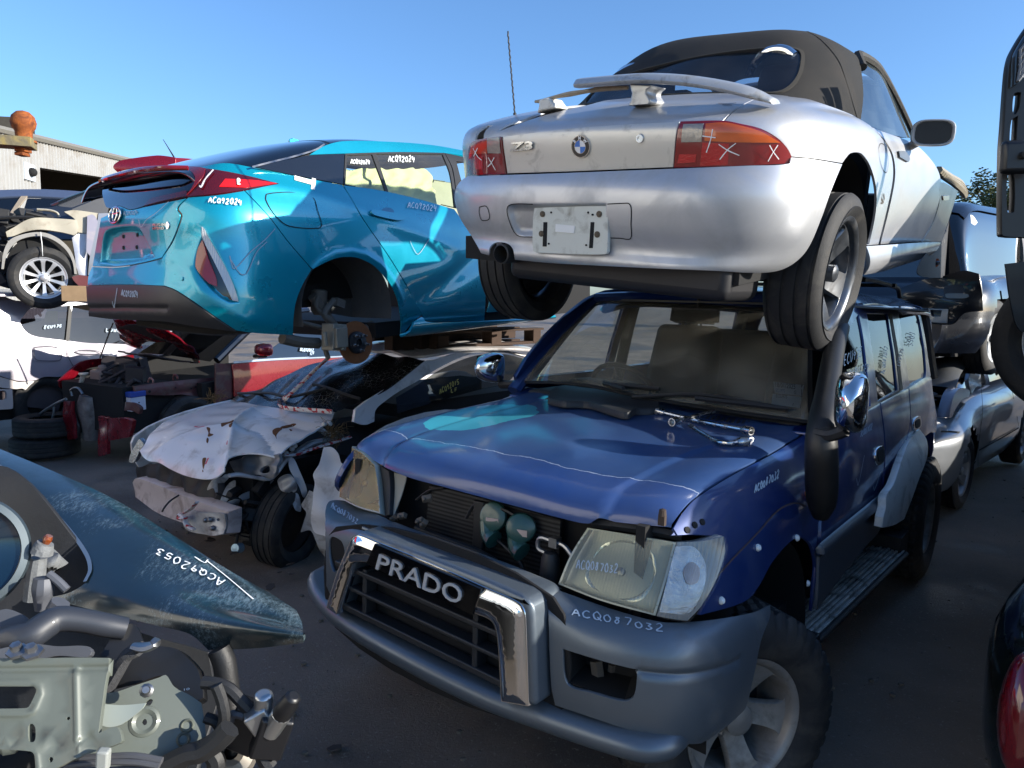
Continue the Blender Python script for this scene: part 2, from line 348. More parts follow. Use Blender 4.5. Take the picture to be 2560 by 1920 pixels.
def lettering(name, car, sf, text, quad, m, parent, ext=.004, mode='px', off=.002, bold=0., stretch=True):
    "printed or raised letters: the text's box is fitted to the photo quad (bottom left, bottom right, top right, top left)"
    V, F = glyphs(text, 1., bold=bold); lo, hi = V.min(0), V.max(0); a = (V-lo)/(hi-lo); q = np.array([p[:2] for p in quad], float)
    T = ((1-a[:, :1])*(1-a[:, 1:])*q[0]+a[:, :1]*(1-a[:, 1:])*q[1]+a[:, :1]*a[:, 1:]*q[2]+(1-a[:, :1])*a[:, 1:]*q[3])
    uv = find(car, sf, T, mode); P = sf(uv[:, 0], uv[:, 1]); n = normals(sf, uv[:, 0], uv[:, 1], sf.flip)
    k = len(P); VV = list(P+n*(off+ext))+list(P+n*off); ed = {}
    for f in F:
        for i in range(len(f)): ed[(f[i], f[(i+1) % len(f)])] = 1
    FF = list(F)+([(j, i, i+k, j+k) for (i, j) in ed if (j, i) not in ed] if ext else [])
    return mesh(name, VV, FF, m, parent, smooth=False)
def facing(car, o, a, b, dome=0., ha=.6, hb=.5):
    f = Flat(o, a, b, dome, ha, hb, 1)
    if f.n@(car.co-f.o) < 0: f = Flat(o, a, b, dome, ha, hb, -1)
    f.flip = 1 if np.dot(np.cross(f.a, f.b), f.n) > 0 else -1; return f
def noise_fn(seed, amp, freqs):
    r = np.random.default_rng(seed); K = [(r.normal(0, 1, 2)*f, r.random()*6.28, amp/(i+1)) for i, f in enumerate(freqs) for _ in range(3)]
    return lambda u, v: sum(a*np.sin(k[0]*u+k[1]*v+p) for k, p, a in K)
# ------------------------------------------------------------------ solid shapes, gathered into one mesh per part
def frame(d):
    d = np.array(d, float); d /= max(np.linalg.norm(d), 1e-9); a = np.cross(d, [0, 0, 1.]) if abs(d[2]) < .9 else np.cross(d, [1., 0, 0]); a /= np.linalg.norm(a); return a, np.cross(d, a), d
class MB:
    def __init__(s): s.V, s.F, s.I, s.mi = [], [], [], 0
    def add(s, V, F):
        k = len(s.V); s.V += [tuple(map(float, v)) for v in V]; s.F += [tuple(k+i for i in f) for f in F]; s.I += [s.mi]*len(F); return s
    def box(s, c, d, rot=None, taper=1.):
        d = np.array(d, float)/2; P = np.array([(x, y, z) for z in (-1, 1) for y in (-1, 1) for x in (-1, 1)], float); P[4:, :2] *= taper; P = P*d
        if rot is not None:
            if np.ndim(rot) == 1: rot = np.array((Matrix.Rotation(rot[2], 3, 'Z') @ Matrix.Rotation(rot[1], 3, 'Y') @ Matrix.Rotation(rot[0], 3, 'X')))
            P = P@rot.T
        return s.add(P+np.array(c), [(0, 2, 3, 1), (4, 5, 7, 6), (0, 1, 5, 4), (2, 6, 7, 3), (0, 4, 6, 2), (1, 3, 7, 5)])
    def tube(s, path, r, seg=10, sm=4, caps=True, squash=1.):
        P = np.array(path, float); rr = np.array(r if np.ndim(r) else [r]*len(P), float)
        if sm and len(P) > 2: X = cr(np.concatenate([P, rr[:, None]], 1), False, sm); P, rr = X[:, :3], np.maximum(X[:, 3], 1e-4)
        t = np.gradient(P, axis=0); a, b, _ = frame(t[0]); V = []
        for i in range(len(P)):
            d = t[i]/max(np.linalg.norm(t[i]), 1e-9); a = a-d*(a@d); a /= max(np.linalg.norm(a), 1e-9); b = np.cross(d, a)
            V += [P[i]+rr[i]*(a*math.cos(q)+b*math.sin(q)*squash) for q in np.arange(seg)*2*math.pi/seg]
        F = [(i*seg+j, i*seg+(j+1) % seg, (i+1)*seg+(j+1) % seg, (i+1)*seg+j) for i in range(len(P)-1) for j in range(seg)]
        if caps: F += [tuple(range(seg))[::-1], tuple(range((len(P)-1)*seg, len(P)*seg))]
        return s.add(V, F)
    def lathe(s, prof, o, d, seg=40, a0=0., a1=2*math.pi, fn=None):
        "prof: (radius, along) pairs spun about axis d through o"
        a, b, d = frame(d); o = np.array(o, float); full = abs(a1-a0-2*math.pi) < 1e-6; n = seg if full else seg+1; V = []
        for i in range(n):
            q = a0+(a1-a0)*i/seg; e = a*math.cos(q)+b*math.sin(q)
            for j, (r, h) in enumerate(prof):
                if fn: r = fn(i, j, r)
                V.append(o+e*r+d*h)
        m = len(prof); F = [(i*m+j, ((i+1) % n)*m+j, ((i+1) % n)*m+j+1, i*m+j+1) for i in range(seg) for j in range(m-1)]
        return s.add(V, F)
    def arch(s, o, prof, a0=-8, a1=188, n=24):
        "half ring over a wheel: prof of (radius, sideways) swept in the x-z plane about o"
        V = [(o[0]+r*math.cos(R_(a0+(a1-a0)*i/n)), o[1]+y, o[2]+r*math.sin(R_(a0+(a1-a0)*i/n))) for i in range(n+1) for r, y in prof]; m = len(prof)
        return s.add(V, [(i*m+j, i*m+j+1, i*m+j+m+1, i*m+j+m) for i in range(n) for j in range(m-1)])
    def prism(s, poly, o, a, b, h, taper=1.):
        "flat outline (2D, in axes a, b from o) given thickness h along a x b"
        o, a, b = (np.array(x, float) for x in (o, a, b)); n = np.cross(a, b); n /= np.linalg.norm(n); P = np.array([p[:2] for p in poly], float)
        if area(P) < 0: P = P[::-1]
        c = P.mean(0); Q = c+(P-c)*taper; k = len(P); V = [o+a*x+b*y for x, y in P]+[o+a*x+b*y+n*h for x, y in Q]
        t = tessellate_polygon([[Vector((x, y, 0)) for x, y in P]]); T = []
        for x in t:
            ar = np.cross(P[x[1]]-P[x[0]], P[x[2]]-P[x[0]]); T.append(tuple(x) if ar > 0 else tuple(x[::-1]))
        F = [x[::-1] for x in T]+[tuple(k+i for i in x) for x in T]+[(i, (i+1) % k, k+(i+1) % k, k+i) for i in range(k)]
        return s.add(V, F)
    def ball(s, c, r, seg=16, ring=10):
        r = np.array(r if np.ndim(r) else [r]*3, float); V = []
        for i in range(ring+1):
            p = math.pi*i/ring
            V += [np.array(c)+r*np.array([math.sin(p)*math.cos(q), math.sin(p)*math.sin(q), math.cos(p)]) for q in np.arange(seg)*2*math.pi/seg]
        return s.add(V, [(i*seg+j, (i+1)*seg+j, (i+1)*seg+(j+1) % seg, i*seg+(j+1) % seg) for i in range(ring) for j in range(seg)])
    def build(s, name, m, parent, bev=0., smooth=True, ang=35, seg=2):
        me = bpy.data.meshes.new(name); me.from_pydata(s.V, [], s.F); me.update(); o = link(name, me, m, parent)
        if len(me.materials) > 1: me.polygons.foreach_set('material_index', s.I)
        bm = bmesh.new(); bm.from_mesh(me); bmesh.ops.remove_doubles(bm, verts=bm.verts, dist=1e-5); bmesh.ops.recalc_face_normals(bm, faces=bm.faces)
        for f in bm.faces: f.smooth = smooth
        if smooth:
            for e in bm.edges:
                if len(e.link_faces) == 2 and e.calc_face_angle(0) > math.radians(ang): e.smooth = False
        bm.to_mesh(me); bm.free()
        if bev:
            b = o.modifiers.new('bevel', 'BEVEL'); b.width = bev; b.segments = seg; b.limit_method = 'ANGLE'; b.angle_limit = math.radians(ang); b.harden_normals = False
            o.modifiers.new('n', 'WEIGHTED_NORMAL').keep_sharp = True
        return o
def tyre(car, parent, c, d, R, w, rr, m=RUB, lugs=0, name='tyre', grooves=(-.5, -.17, .17, .5), seg=96):
    "c centre, d outward axle direction; R outer radius, w width, rr rim radius"
    h = w/2; sh = .16*w; prof = [(rr-.012, -h*.72), (rr+.006, -h*.84), (rr+(R-rr)*.45, -h*1.03), (R-.035, -h*.96), (R-.012, -h*.86)]
    if not lugs:
        for g in grooves: x = g*h*1.35; prof += [(R-.002, x-.007), (R-.009, x-.005), (R-.009, x+.005), (R-.002, x+.007)]
    else:
        for x in np.linspace(-.78, .78, 14): prof.append((R, x*h))
    prof += [(R-.012, h*.86), (R-.035, h*.96), (R-.05, h*.99), (rr+(R-rr)*.45, h*1.03), (rr+.02, h*.93), (rr+.006, h*.84), (rr-.012, h*.72)]
    n = len(prof); fn = None
    if lugs:
        seg = lugs*6
        def fn(i, j, r):
            if r < R-.05: return r
            row = int((prof[j][1]/h+1)*2.6); k = (i+row*3) % 6; edge = abs(prof[j][1]/h)
            if edge > .84: return r-(.008 if (i % 6) < 2 else 0)
            rib = abs(((prof[j][1]/h+1)*2.6) % 1-.5) > .38
            return r-(.012 if (k < 2 or rib) else 0)
    b = MB(); b.lathe(prof, c, d, seg, fn=fn); return b.build(name, m, parent, ang=30)
def rim(car, parent, c, d, rr, w, face, m, holes=5, shape=None, dish=.03, name='rim', hub=.035, up=(0, 0, 1), spin=0., nuts=5, nutr=.057, lipm=None, barrel=None):
    "alloy wheel: barrel and a dished face with cut-outs; face = how far the face sits from the centre plane"
    d = np.array(d, float); d /= np.linalg.norm(d); up = np.array(up, float); a = np.cross(up, d); a /= np.linalg.norm(a); b = np.cross(d, a)
    B = MB(); h = w/2
    B.lathe([(rr-.012, -h*.85), (rr-.03, -h*.7), (rr-.04, -h*.2), (rr-.035, h*.5), (rr-.02, h*.74), (rr-.012, h*.84), (rr+.004, h*.86), (rr+.004, h*.80), (rr-.008, h*.72)], c, d, 64)
    o = B.build(name, lipm or m, parent, ang=50)
    cc = np.array(c)+d*face
    def F(u, v):
        u = np.asarray(u, float); v = np.asarray(v, float); r = np.hypot(u, v)/rr; q = dish*(smst(.2, .95, r)-1)+.012*np.exp(-(r/.28)**2)
        return cc+u[:, None]*a+v[:, None]*b+q[:, None]*d
    F.flip = 1 if np.dot(np.cross(a, b), d) > 0 else -1
    hl = []
    for k in range(holes):
        q = spin+2*math.pi*k/holes
        for sh in shape: hl.append(np.array([(rr*(x*math.cos(q)-y*math.sin(q)), rr*(x*math.sin(q)+y*math.cos(q))) for x, y in cr(sh, True, 4)]))
    ring = np.array([(rr*.93*math.cos(t), rr*.93*math.sin(t)) for t in np.linspace(0, 2*math.pi, 73)[:-1]])
    panel('spokes', car, F, ring, m, o, holes=hl, th=.028, res=.016, raw=True)
    B = MB(); B.lathe([(.0001, .012), (hub*.7, .011), (hub, .004), (hub, -.03)], cc, d, 28); B.build('hub_cap', m, o)
    if nuts:
        for k in range(nuts):
            B = MB(); q = spin+2*math.pi*(k+.5)/nuts; e = a*math.cos(q)+b*math.sin(q); B.lathe([(.0001, .006), (.009, .004), (.011, -.04)], cc+e*nutr-d*dish*.8, d, 8); B.build('wheel_nut', STEEL, o)
    B = MB(); B.lathe([(.0001, -h*.2), (rr-.05, -h*.2), (rr-.05, -h*.25)], c, d, 32); B.build('brake_disc', barrel or DRK, o)
    return o
def wheel(car, c, d, R, w, rr, face, m, lugs=0, name='wheel', root=None, **k):
    e = bpy.data.objects.new(name, None); COL.objects.link(e); e.parent = root or car.root
    tyre(car, e, c, d, R, w, rr, lugs=lugs); rim(car, e, c, d, rr, w, face, m, **k); return e
def lp(fn, xs): return [fn(x) for x in xs]
def itp(x, xs, ys): return float(np.interp(x, xs, ys))
# ------------------------------------------------------------------ the yard
def ground_mat():
    m = bpy.data.materials.new('oily asphalt'); m.use_nodes = True; n = m.node_tree; L = n.links.new; p = n.nodes['Principled BSDF']
    tc = n.nodes.new('ShaderNodeTexCoord')
    def nz(sc, det=8, rg=.6):
        t = n.nodes.new('ShaderNodeTexNoise'); t.inputs['Scale'].default_value = sc; t.inputs['Detail'].default_value = det; t.inputs['Roughness'].default_value = rg; L(tc.outputs['Object'], t.inputs['Vector']); return t.outputs[0]
    def ramp(s, a, b, lo, hi):
        r = n.nodes.new('ShaderNodeMapRange'); L(s, r.inputs[0]); r.inputs[1].default_value = a; r.inputs[2].default_value = b; r.inputs[3].default_value = lo; r.inputs[4].default_value = hi; return r.outputs[0]
    def mix(f, a, b):
        x = n.nodes.new('ShaderNodeMix'); x.data_type = 'RGBA'; L(f, x.inputs[0])
        for i, c in ((6, a), (7, b)):
            if isinstance(c, tuple): x.inputs[i].default_value = c
            else: L(c, x.inputs[i])
        return x.outputs[2]
    base = mix(ramp(nz(.9), .35, .7, 0, 1), (.15, .12, .095, 1), (.25, .205, .165, 1))
    oil = ramp(nz(.55, 7), .50, .60, 0, 1); c = mix(oil, base, (.075, .062, .052, 1))
    c = mix(ramp(nz(60, 3), .62, .7, 0, .75), c, (.30, .285, .26, 1)); c = mix(ramp(nz(180, 2), .55, .75, 0, .5), c, (.25, .24, .225, 1))
    c = mix(ramp(nz(2.3, 9), .58, .72, 0, .55), c, (.2, .175, .15, 1))
    L(c, p.inputs['Base Color']); L(ramp(oil, 0, 1, .88, .5), p.inputs['Roughness'])
    b = n.nodes.new('ShaderNodeBump'); b.inputs['Strength'].default_value = .8; b.inputs['Distance'].default_value = .02; L(nz(70, 8, .8), b.inputs['Height']); L(b.outputs[0], p.inputs['Normal'])
    return m
GM = ground_mat()
gx = np.concatenate([[-1500, -300, -60, -14], np.linspace(-9, 9, 60), [14, 60, 300, 1500]]); gy = np.concatenate([[-1500, -300, -40, -8], np.linspace(-4, 14, 60), [20, 60, 300, 1500]])
def gz(x, y): return -.15*float(smst(.3, -1.2, np.array(x))*smst(3.2, 5., np.array(y)))
gv = [(x, y, (.012*math.sin(x*2.1+.7*y)*math.cos(1.7*y-.4*x)+.008*math.sin(5.3*x+2.2*y)-.012 if abs(x) < 9 and -4 < y < 14 else -.012)+gz(x, y)) for y in gy for x in gx]
nx = len(gx); o = mesh('ground', gv, [(j*nx+i, j*nx+i+1, (j+1)*nx+i+1, (j+1)*nx+i) for j in range(len(gy)-1) for i in range(nx-1)], GM, None); o['kind'] = 'structure'
b = MB()
for i in range(1500):
    x, y = random.uniform(-3, 5), 1.2+8*random.random()**1.6; r = random.choice((.003, .004, .005, .006, .012))*(1+.08*y); b.ball((x, y, r*.3+gz(x, y)), (r, r*random.uniform(.6, 1.2), r*.6), 5, 3)
o = b.build('gravel', mat('loose grit', '5d5952', .9, var=.5, vscale=40), None); o['kind'] = 'stuff'; o['label'] = 'loose grit scattered over the dark asphalt'
b = MB()
for i in range(60):
    x, y = (random.uniform(-3.4, -1.2), random.uniform(4.0, 5.4)) if i < 45 else (random.uniform(-1, .2), random.uniform(1.9, 2.6)); r = random.uniform(.01, .035); b.prism([(r*math.cos(q)*random.uniform(.5, 1.2), r*math.sin(q)*random.uniform(.5, 1.2)) for q in np.arange(6)*math.pi/3], (x, y, .0), (1, .1, random.uniform(-.3, .3)), (0, 1, random.uniform(-.3, .3)), .006)
o = b.build('litter', mat('broken plastic litter', '3a3430', .7, var=.6, vscale=8), None); o['kind'] = 'stuff'; o['label'] = 'broken bits of plastic and dirt lying on the ground by the wrecks'
# ------------------------------------------------------------------ warehouse, far left
sh = bpy.data.objects.new('warehouse', None); COL.objects.link(sh); tag(sh, 'white corrugated steel warehouse with a wide open doorway, behind the stacked cars at left', 'warehouse')
WHT = mat('white corrugated steel', '9c9c9a', .5, var=.06, vscale=.6, dirt='868078', damt=.25, dscale=.8)
CONC = mat('grey steel beam', '6d6a63', .7, var=.2)
def at(p, d): return WORLD.deep(p, d)
# wall plane seen obliquely: passes through two traced roofline points at different depths
A = at((-40, 318), 30.); Bq = at((300, 398), 44.)
wd = (Bq-A)[:2]; wd /= np.linalg.norm(wd); wn = np.array([wd[1], -wd[0]]); 
if wn@A[:2] > 0: wn = -wn
def wallhit(p):
    d = at(p, 1.)-CO; k = ((A[:2]-CO[:2])@wn)/(d[:2]@wn); return CO+d*k
def wall_s(p): return (p[:2]-A[:2])@wd
zt0, zt1 = A[2], Bq[2]; L = wall_s(Bq)
def ztop(s): return zt0+(zt1-zt0)*s/L
s0, s1 = -8., L+12
op = [wallhit(p) for p in ((92, 418), (430, 470))]; so0, so1 = wall_s(op[0]), wall_s(op[1])
V, F = [], []; pitch = .30
n = int((s1-s0)/pitch)
def col_(s, d, zb, zt): return [(*(A[:2]+wd*s+wn*d), zb), (*(A[:2]+wd*s+wn*d), zt)]
zdoor = lambda s: op[0][2]+(op[1][2]-op[0][2])*(s-so0)/(so1-so0)
for i in range(n):
    s = s0+i*pitch
    for k, (a, d) in enumerate(((0, 0), (.14, 0), (.18, .10), (.26, .10))):
        x = s+a; V += col_(x, d, zdoor(x) if so0 < x < so1+7 else -.02, ztop(x))
F = [(2*i, 2*i+2, 2*i+3, 2*i+1) for i in range(len(V)//2-1)]
mesh('wall', V, F, WHT, sh, smooth=False)
b = MB(); a = A[:2]+wd*s0; c = A[:2]+wd*s1
b.tube([(*(a+wn*.12), ztop(s0)+.05), (*(c+wn*.12), ztop(s1)+.05)], .16, 6, 0); b.build('gutter', mat('grey gutter', '77746c', .5), sh)
b = MB()                                                                    # doorway: jamb, dim inside with purlins and roof lights
V = []
for s, d in ((so0, 0), (so0, -14), (so1+7, -14), (so1+7, 0)): V += col_(s, d, 0, zdoor(s)+2.2)
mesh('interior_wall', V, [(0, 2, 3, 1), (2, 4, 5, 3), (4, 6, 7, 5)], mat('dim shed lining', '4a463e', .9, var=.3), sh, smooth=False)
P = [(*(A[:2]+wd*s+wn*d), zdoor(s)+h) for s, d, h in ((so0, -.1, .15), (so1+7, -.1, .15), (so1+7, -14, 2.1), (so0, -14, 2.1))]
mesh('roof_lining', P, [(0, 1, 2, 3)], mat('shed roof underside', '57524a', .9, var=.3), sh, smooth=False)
for i in range(4):
    s = so0+1.2+i*2.6; b.tube([(*(A[:2]+wd*s+wn*-.3), zdoor(s)+.1), (*(A[:2]+wd*(s+.4)+wn*-13), zdoor(s)+1.8)], .14, 4, 0)
for d in (-2, -5, -8): b.tube([(*(A[:2]+wd*so0+wn*d), zdoor(so0)-.15*d*.9), (*(A[:2]+wd*(so1+7)+wn*d), zdoor(so1+7)-.15*d*.9)], .12, 4, 0)
b.build('roof_truss', CONC, sh)
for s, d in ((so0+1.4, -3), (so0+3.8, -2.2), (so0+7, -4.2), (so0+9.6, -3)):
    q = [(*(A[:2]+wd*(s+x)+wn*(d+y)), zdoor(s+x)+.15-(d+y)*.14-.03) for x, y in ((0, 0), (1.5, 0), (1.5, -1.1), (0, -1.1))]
    b = MB(); b.add(q, [(0, 1, 2, 3)]); b.build('skylight', mat('glowing roof light', 'c9b98e', .6, emit=('d8c898', .55)), sh, smooth=False)  # emission stands in for daylight through the roof sheets
w0 = wallhit((66, 430)); b = MB(); b.box(w0+np.array([*wn*.1, 0]), (.9, .15, .75), (0, 0, math.atan2(wd[1], wd[0]))); b.build('vent_box', mat('grey vent box', 'b9c0c6', .5), sh, .02)
b = MB(); b.ball(w0+np.array([*wn*.25, 0]), .2, 10, 8); b.build('vent_fan', DRK, sh)
# ------------------------------------------------------------------ steel rack arm with a rusty ball on its end
rk = bpy.data.objects.new('rack_post', None); COL.objects.link(rk); d0 = 7.5; base = at((64, 360), d0); rk.location = base
tag(rk, 'rusty ball finial on the end of a weathered beam at far left', 'rack post')
def lo(p, d): return at(p, d)-base
RUSTO = mat('orange rust', '9a5420', .85, 0, var=.45, vscale=9, dirt='5c2c12', damt=.5, dscale=14, bump=.5, bscale=40)
e = FPX/d0; b = MB(); ctr = lo((58, 306), d0); r = 29/e
b.lathe([(.0001, r), (r*.5, r*.87), (r*.87, r*.5), (r, 0), (r*.9, -r*.45), (r*.68, -r*.75), (r*.64, -r*1.25), (r*.66, -r*1.45), (r*.95, -r*1.5), (r*.98, -r*1.68), (.0001, -r*1.7)], ctr, (0, 0, 1), 32)
b.build('ball_finial', RUSTO, rk)
b = MB(); p0, p1 = lo((-160, 332), d0*.96), lo((96, 352), d0); t = (p1-p0); L_ = np.linalg.norm(t); a_ = t/L_
b.prism([(0, -.06), (L_, -.06), (L_, .035), (0, .035)], p0+np.array([0, -.12, -.02]), a_, (0, 0, 1), -.26); b.build('beam', mat('weathered grey beam', '6e6753', .9, var=.4, vscale=12, dirt='8a7c4a', damt=.4, dscale=12, bump=.4), rk, .008)
b = MB()
for i, (x, y, w_, h_) in enumerate(((57, 364, 36, 16), (58, 376, 26, 10), (56, 386, 22, 8))): b.box(lo((x, y), d0), (w_/e, .12, h_/e))
b.build('bracket', RUSTO, rk, .006)
b = MB(); p = lo((-150, 340), d0*.96); b.box(p+np.array([0, 0, -1.3]), (.16, .16, 2.8)); b.build('post', RUSTO, rk, .01)
# ------------------------------------------------------------------ tree, far right
LEAF = mat('dark foliage', '3f4a1e', .7, var=.5, vscale=3); 
tr = bpy.data.objects.new('tree', None); COL.objects.link(tr); d0 = 42; c0 = at((2525, 500), d0); tr.location = (c0[0], c0[1], 0); tag(tr, 'round dark green tree far behind the black car at right', 'tree')
b = MB(); b.tube([(0, 0, -.1), (.1, 0, c0[2]*.5), (0, 0, c0[2])], [.3, .22, .08], 8)
for k in range(6): q = k*1.05; b.tube([(.05, 0, c0[2]*.6), (1.2*math.cos(q), 1.2*math.sin(q), c0[2]*.95), (2*math.cos(q), 2*math.sin(q), c0[2]+.8)], [.12, .07, .03], 6)
b.build('trunk', mat('tree bark', '4a3b2c', .9, var=.3, bump=.4), tr)
V, F = [], []; clumps = [RNG.normal(0, 1, 3)*[1.3, 1.3, .8]+[0, 0, c0[2]+.1] for _ in range(26)]
for i in range(5200):
    c = clumps[i % 26]; p = RNG.normal(0, 1, 3); p = c+p/np.linalg.norm(p)*.62*RNG.random()**.4; a, b_, n_ = frame(RNG.normal(0, 1, 3)); s = .07+.06*RNG.random(); k = len(V)
    V += [p-a*s, p+b_*s*.45, p+a*s, p-b_*s*.45]; F.append((k, k+1, k+2, k+3))
mesh('crown', V, F, LEAF, tr, smooth=False)
# ------------------------------------------------------------------ blue four-wheel drive, in front
P = Car('four_wheel_drive', (.247, 2.921, .036, -128.08, -.9, -.3), 'dark blue off-road wagon with peeling bonnet and grille missing, the roadster stacked on its roof', 'car')
BLUE = mat('dark blue paint', '0a2c6b', .32, .35, 1., var=.25, vscale=3, rvar=.12, coatr=.06, dirt='2c3b58', damt=.3, dscale=3, hard=.2)
def peel_mat():
    m = mat('peeling bonnet paint', '143f80', .5, .2, .5, var=.3, vscale=4, coatr=.14, dirt='44587e', damt=.42, dscale=2.2, hard=.3); n = m.node_tree; L = n.links.new; p = n.nodes['Principled BSDF']
    tc = n.nodes.new('ShaderNodeTexCoord'); sp = n.nodes.new('ShaderNodeSeparateXYZ'); L(tc.outputs['Object'], sp.inputs[0])
    nz = n.nodes.new('ShaderNodeTexNoise'); nz.inputs['Scale'].default_value = 6; nz.inputs['Detail'].default_value = 9; L(tc.outputs['Object'], nz.inputs[0])
    def mth(op, a, b):
        q = n.nodes.new('ShaderNodeMath'); q.operation = op
        for i, x in enumerate((a, b)):
            if isinstance(x, (int, float)): q.inputs[i].default_value = x
            else: L(x, q.inputs[i])
        return q.outputs[0]
    w = mth('MULTIPLY_ADD', nz.outputs[0], .10); w.node.inputs[2].default_value = -.05
    # clear coat has gone behind a ragged line across the nose: chalky there, glossy at the lip
    x = mth('ADD', sp.outputs[0], w); y2 = mth('MULTIPLY', sp.outputs[1], sp.outputs[1]); x = mth('ADD', x, mth('MULTIPLY', y2, .12))
    edge = mth('LESS_THAN', x, .475); near = mth('LESS_THAN', mth('ABSOLUTE', mth('SUBTRACT', x, .475), 0), .0022)
    old = p.inputs['Base Color'].links[0].from_socket
    a = n.nodes.new('ShaderNodeMix'); a.data_type = 'RGBA'; L(mth('MULTIPLY', edge, .6), a.inputs[0]); L(old, a.inputs[6]); a.inputs[7].default_value = (.022, .065, .17, 1)
    # primer-teal patch at the far rear corner, sunlight partly put into its colour
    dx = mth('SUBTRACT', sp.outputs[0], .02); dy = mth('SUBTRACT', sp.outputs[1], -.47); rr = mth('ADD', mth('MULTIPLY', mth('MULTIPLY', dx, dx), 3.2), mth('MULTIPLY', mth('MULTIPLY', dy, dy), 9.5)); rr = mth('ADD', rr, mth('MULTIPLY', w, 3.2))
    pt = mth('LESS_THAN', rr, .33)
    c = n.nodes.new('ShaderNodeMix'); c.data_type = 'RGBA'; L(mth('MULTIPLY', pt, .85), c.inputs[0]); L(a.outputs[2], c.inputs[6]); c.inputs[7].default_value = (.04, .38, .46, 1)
    d = n.nodes.new('ShaderNodeMix'); d.data_type = 'RGBA'; L(mth('MULTIPLY', near, .55), d.inputs[0]); L(c.outputs[2], d.inputs[6]); d.inputs[7].default_value = (.55, .62, .72, 1)
    L(d.outputs[2], p.inputs['Base Color'])
    L(mth('ADD', mth('MULTIPLY', edge, -.35), .95), p.inputs['Coat Weight'])
    return m
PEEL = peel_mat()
GREYM = mat('grey metallic plastic', '5f6972', .38, .5, .25, var=.12, vscale=5, rvar=.1, coatr=.2, dirt='5a5a58', damt=.1, dscale=6)
Y9 = [-.79, -.72, -.5, -.25, 0, .25, .5, .72, .79]
def hz(zc, y): a = abs(y)/.72; return zc-.012*a**2-(.06 if a > 1.05 else 0)
hood_s = Surf([[(xc-.075*(y/.72)**2-.02*(y/.72)**6, y, hz(zc, y)) for y in Y9] for xc, zc in ((-.62, 1.18), (-.5, 1.168), (-.15, 1.143), (.2, 1.12), (.42, 1.098), (.54, 1.078), (.60, 1.055), (.632, 1.02), (.64, .98), (.635, .94))])
cl = find(P, hood_s, C2((190, 1050), (300, 990), (420, 925), (640, 840))); crs = np.array(cl)
cr2 = find(P, hood_s, [(.62, -.46), (.3, -.49), (-.1, -.5), (-.5, -.50)], 'xy')
def hood_disp(u, v):
    Q = np.stack([u, v], 1)
    vv = np.interp(u, *np.array(sorted(map(tuple, crs))).T); v2 = np.interp(u, *np.array(sorted(map(tuple, cr2))).T)
    fade = 1-smst(hood_s.ur[1]-.07, hood_s.ur[1]-.01, u)*.6
    d = .010*(smst(vv+.02, vv-.02, v)*smst(v2-.02, v2+.02, v))*fade
    dent = .012*np.exp(-(((u-(hood_s.ur[1]-.10))/.05)**2+((v-.30)/.06)**2))
    return d-dent
HO = [(*C1((325, 195))[0], 1), *C1((480, 262), (700, 322), (1000, 402), (1250, 468), (1385, 495)), *C1((1440, 470), (1520, 490), (1795, 517, 1))] + \
     C2((440, 1238, 1), (500, 1150), (560, 1085), (680, 1005), (800, 937), (940, 865), (1050, 798), (1095, 770), (1128, 735, 1), (900, 720), (650, 690), (400, 650), (200, 610), (0, 575)) + \
     CV((1250, 850), (1122, 836, 1)) + C1((420, -320), (300, -110), (225, 60, 1), (232, 130))
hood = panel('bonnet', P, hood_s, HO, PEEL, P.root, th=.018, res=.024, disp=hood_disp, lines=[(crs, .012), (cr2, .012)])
cowl_s = Surf([[(-.66, y, 1.2-.02*abs(y)), (-.58, y, 1.185-.02*abs(y)), (-.47+.05*(1-abs(y)), y, 1.172-.02*abs(y))] for y in (-.78, -.4, 0, .4, .78)], -1)
panel('cowl', P, cowl_s, [(-.66, -.74, 1), (-.66, .74, 1), (-.5, .74, 1), (-.44, 0), (-.5, -.74, 1)], BLUE, P.root, mode='xy', th=.01)
for y0 in (.18, -.5):
    b = MB()
    for i in range(16): y = y0+i*.022; b.box((-.50-.02*abs(y), y, 1.178-.02*abs(y)), (.07, .011, .004), (0, .1, .25))
    b.build('cowl_grille', BLK, P.root)
# --- side
def ymx(x): return itp(x, [-3.66, -3.6, -3.4, -3., -2.6, -.6, 0, .2, .4, .55, .66, .74], [.70, .76, .81, .84, .85, .85, .848, .842, .825, .80, .76, .70])
def ztopf(x): return itp(x, [-3.7, -2.7, -1.3, -.62, -.4, .1, .47, .62, .74], [1.275, 1.262, 1.215, 1.17, 1.145, 1.108, 1.075, 1.02, .98])
TS = [0, .12, .3, .5, .68, .82, .92, .975, 1]
def inset(x, t):
    d = np.interp(t, TS, [.06, .02, 0, 0, .006, .018, .032, .045, .055]); f = np.interp(t, TS, [.03, .01, 0, 0, .015, .04, .075, .105, .13]); w = itp(x, [-.75, -.45], [0, 1]); return d*(1-w)+f*w
XS = [-3.66, -3.6, -3.5, -3.3, -3., -2.6, -2.1, -1.6, -1.1, -.75, -.45, -.2, .05, .25, .4, .52, .62, .70, .74]
def side_grid(sg): return [[(x, sg*(ymx(x)-inset(x, t)), .36+t*(ztopf(x)-.36)) for t in TS] for x in XS]
sideL = Surf(side_grid(1), -1); sideR = Surf(side_grid(-1), 1)
FO = C2((460, 1242, 1), (505, 1165), (565, 1098), (685, 1017), (805, 948), (945, 875), (1055, 808), (1105, 778), (1150, 740, 1), (1185, 900), (1190, 1100), (1178, 1260), (1172, 1420), (1150, 1655, 1), (1172, 1500), (1150, 1330), (1080, 1285), (960, 1400), (880, 1540), (820, 1600)) + C9((950, 600), (870, 680), (700, 750), (400, 830, 1), (470, 700), (590, 480), (640, 250), (625, 100), (600, 50, 1)) + C2((480, 1275, 1))
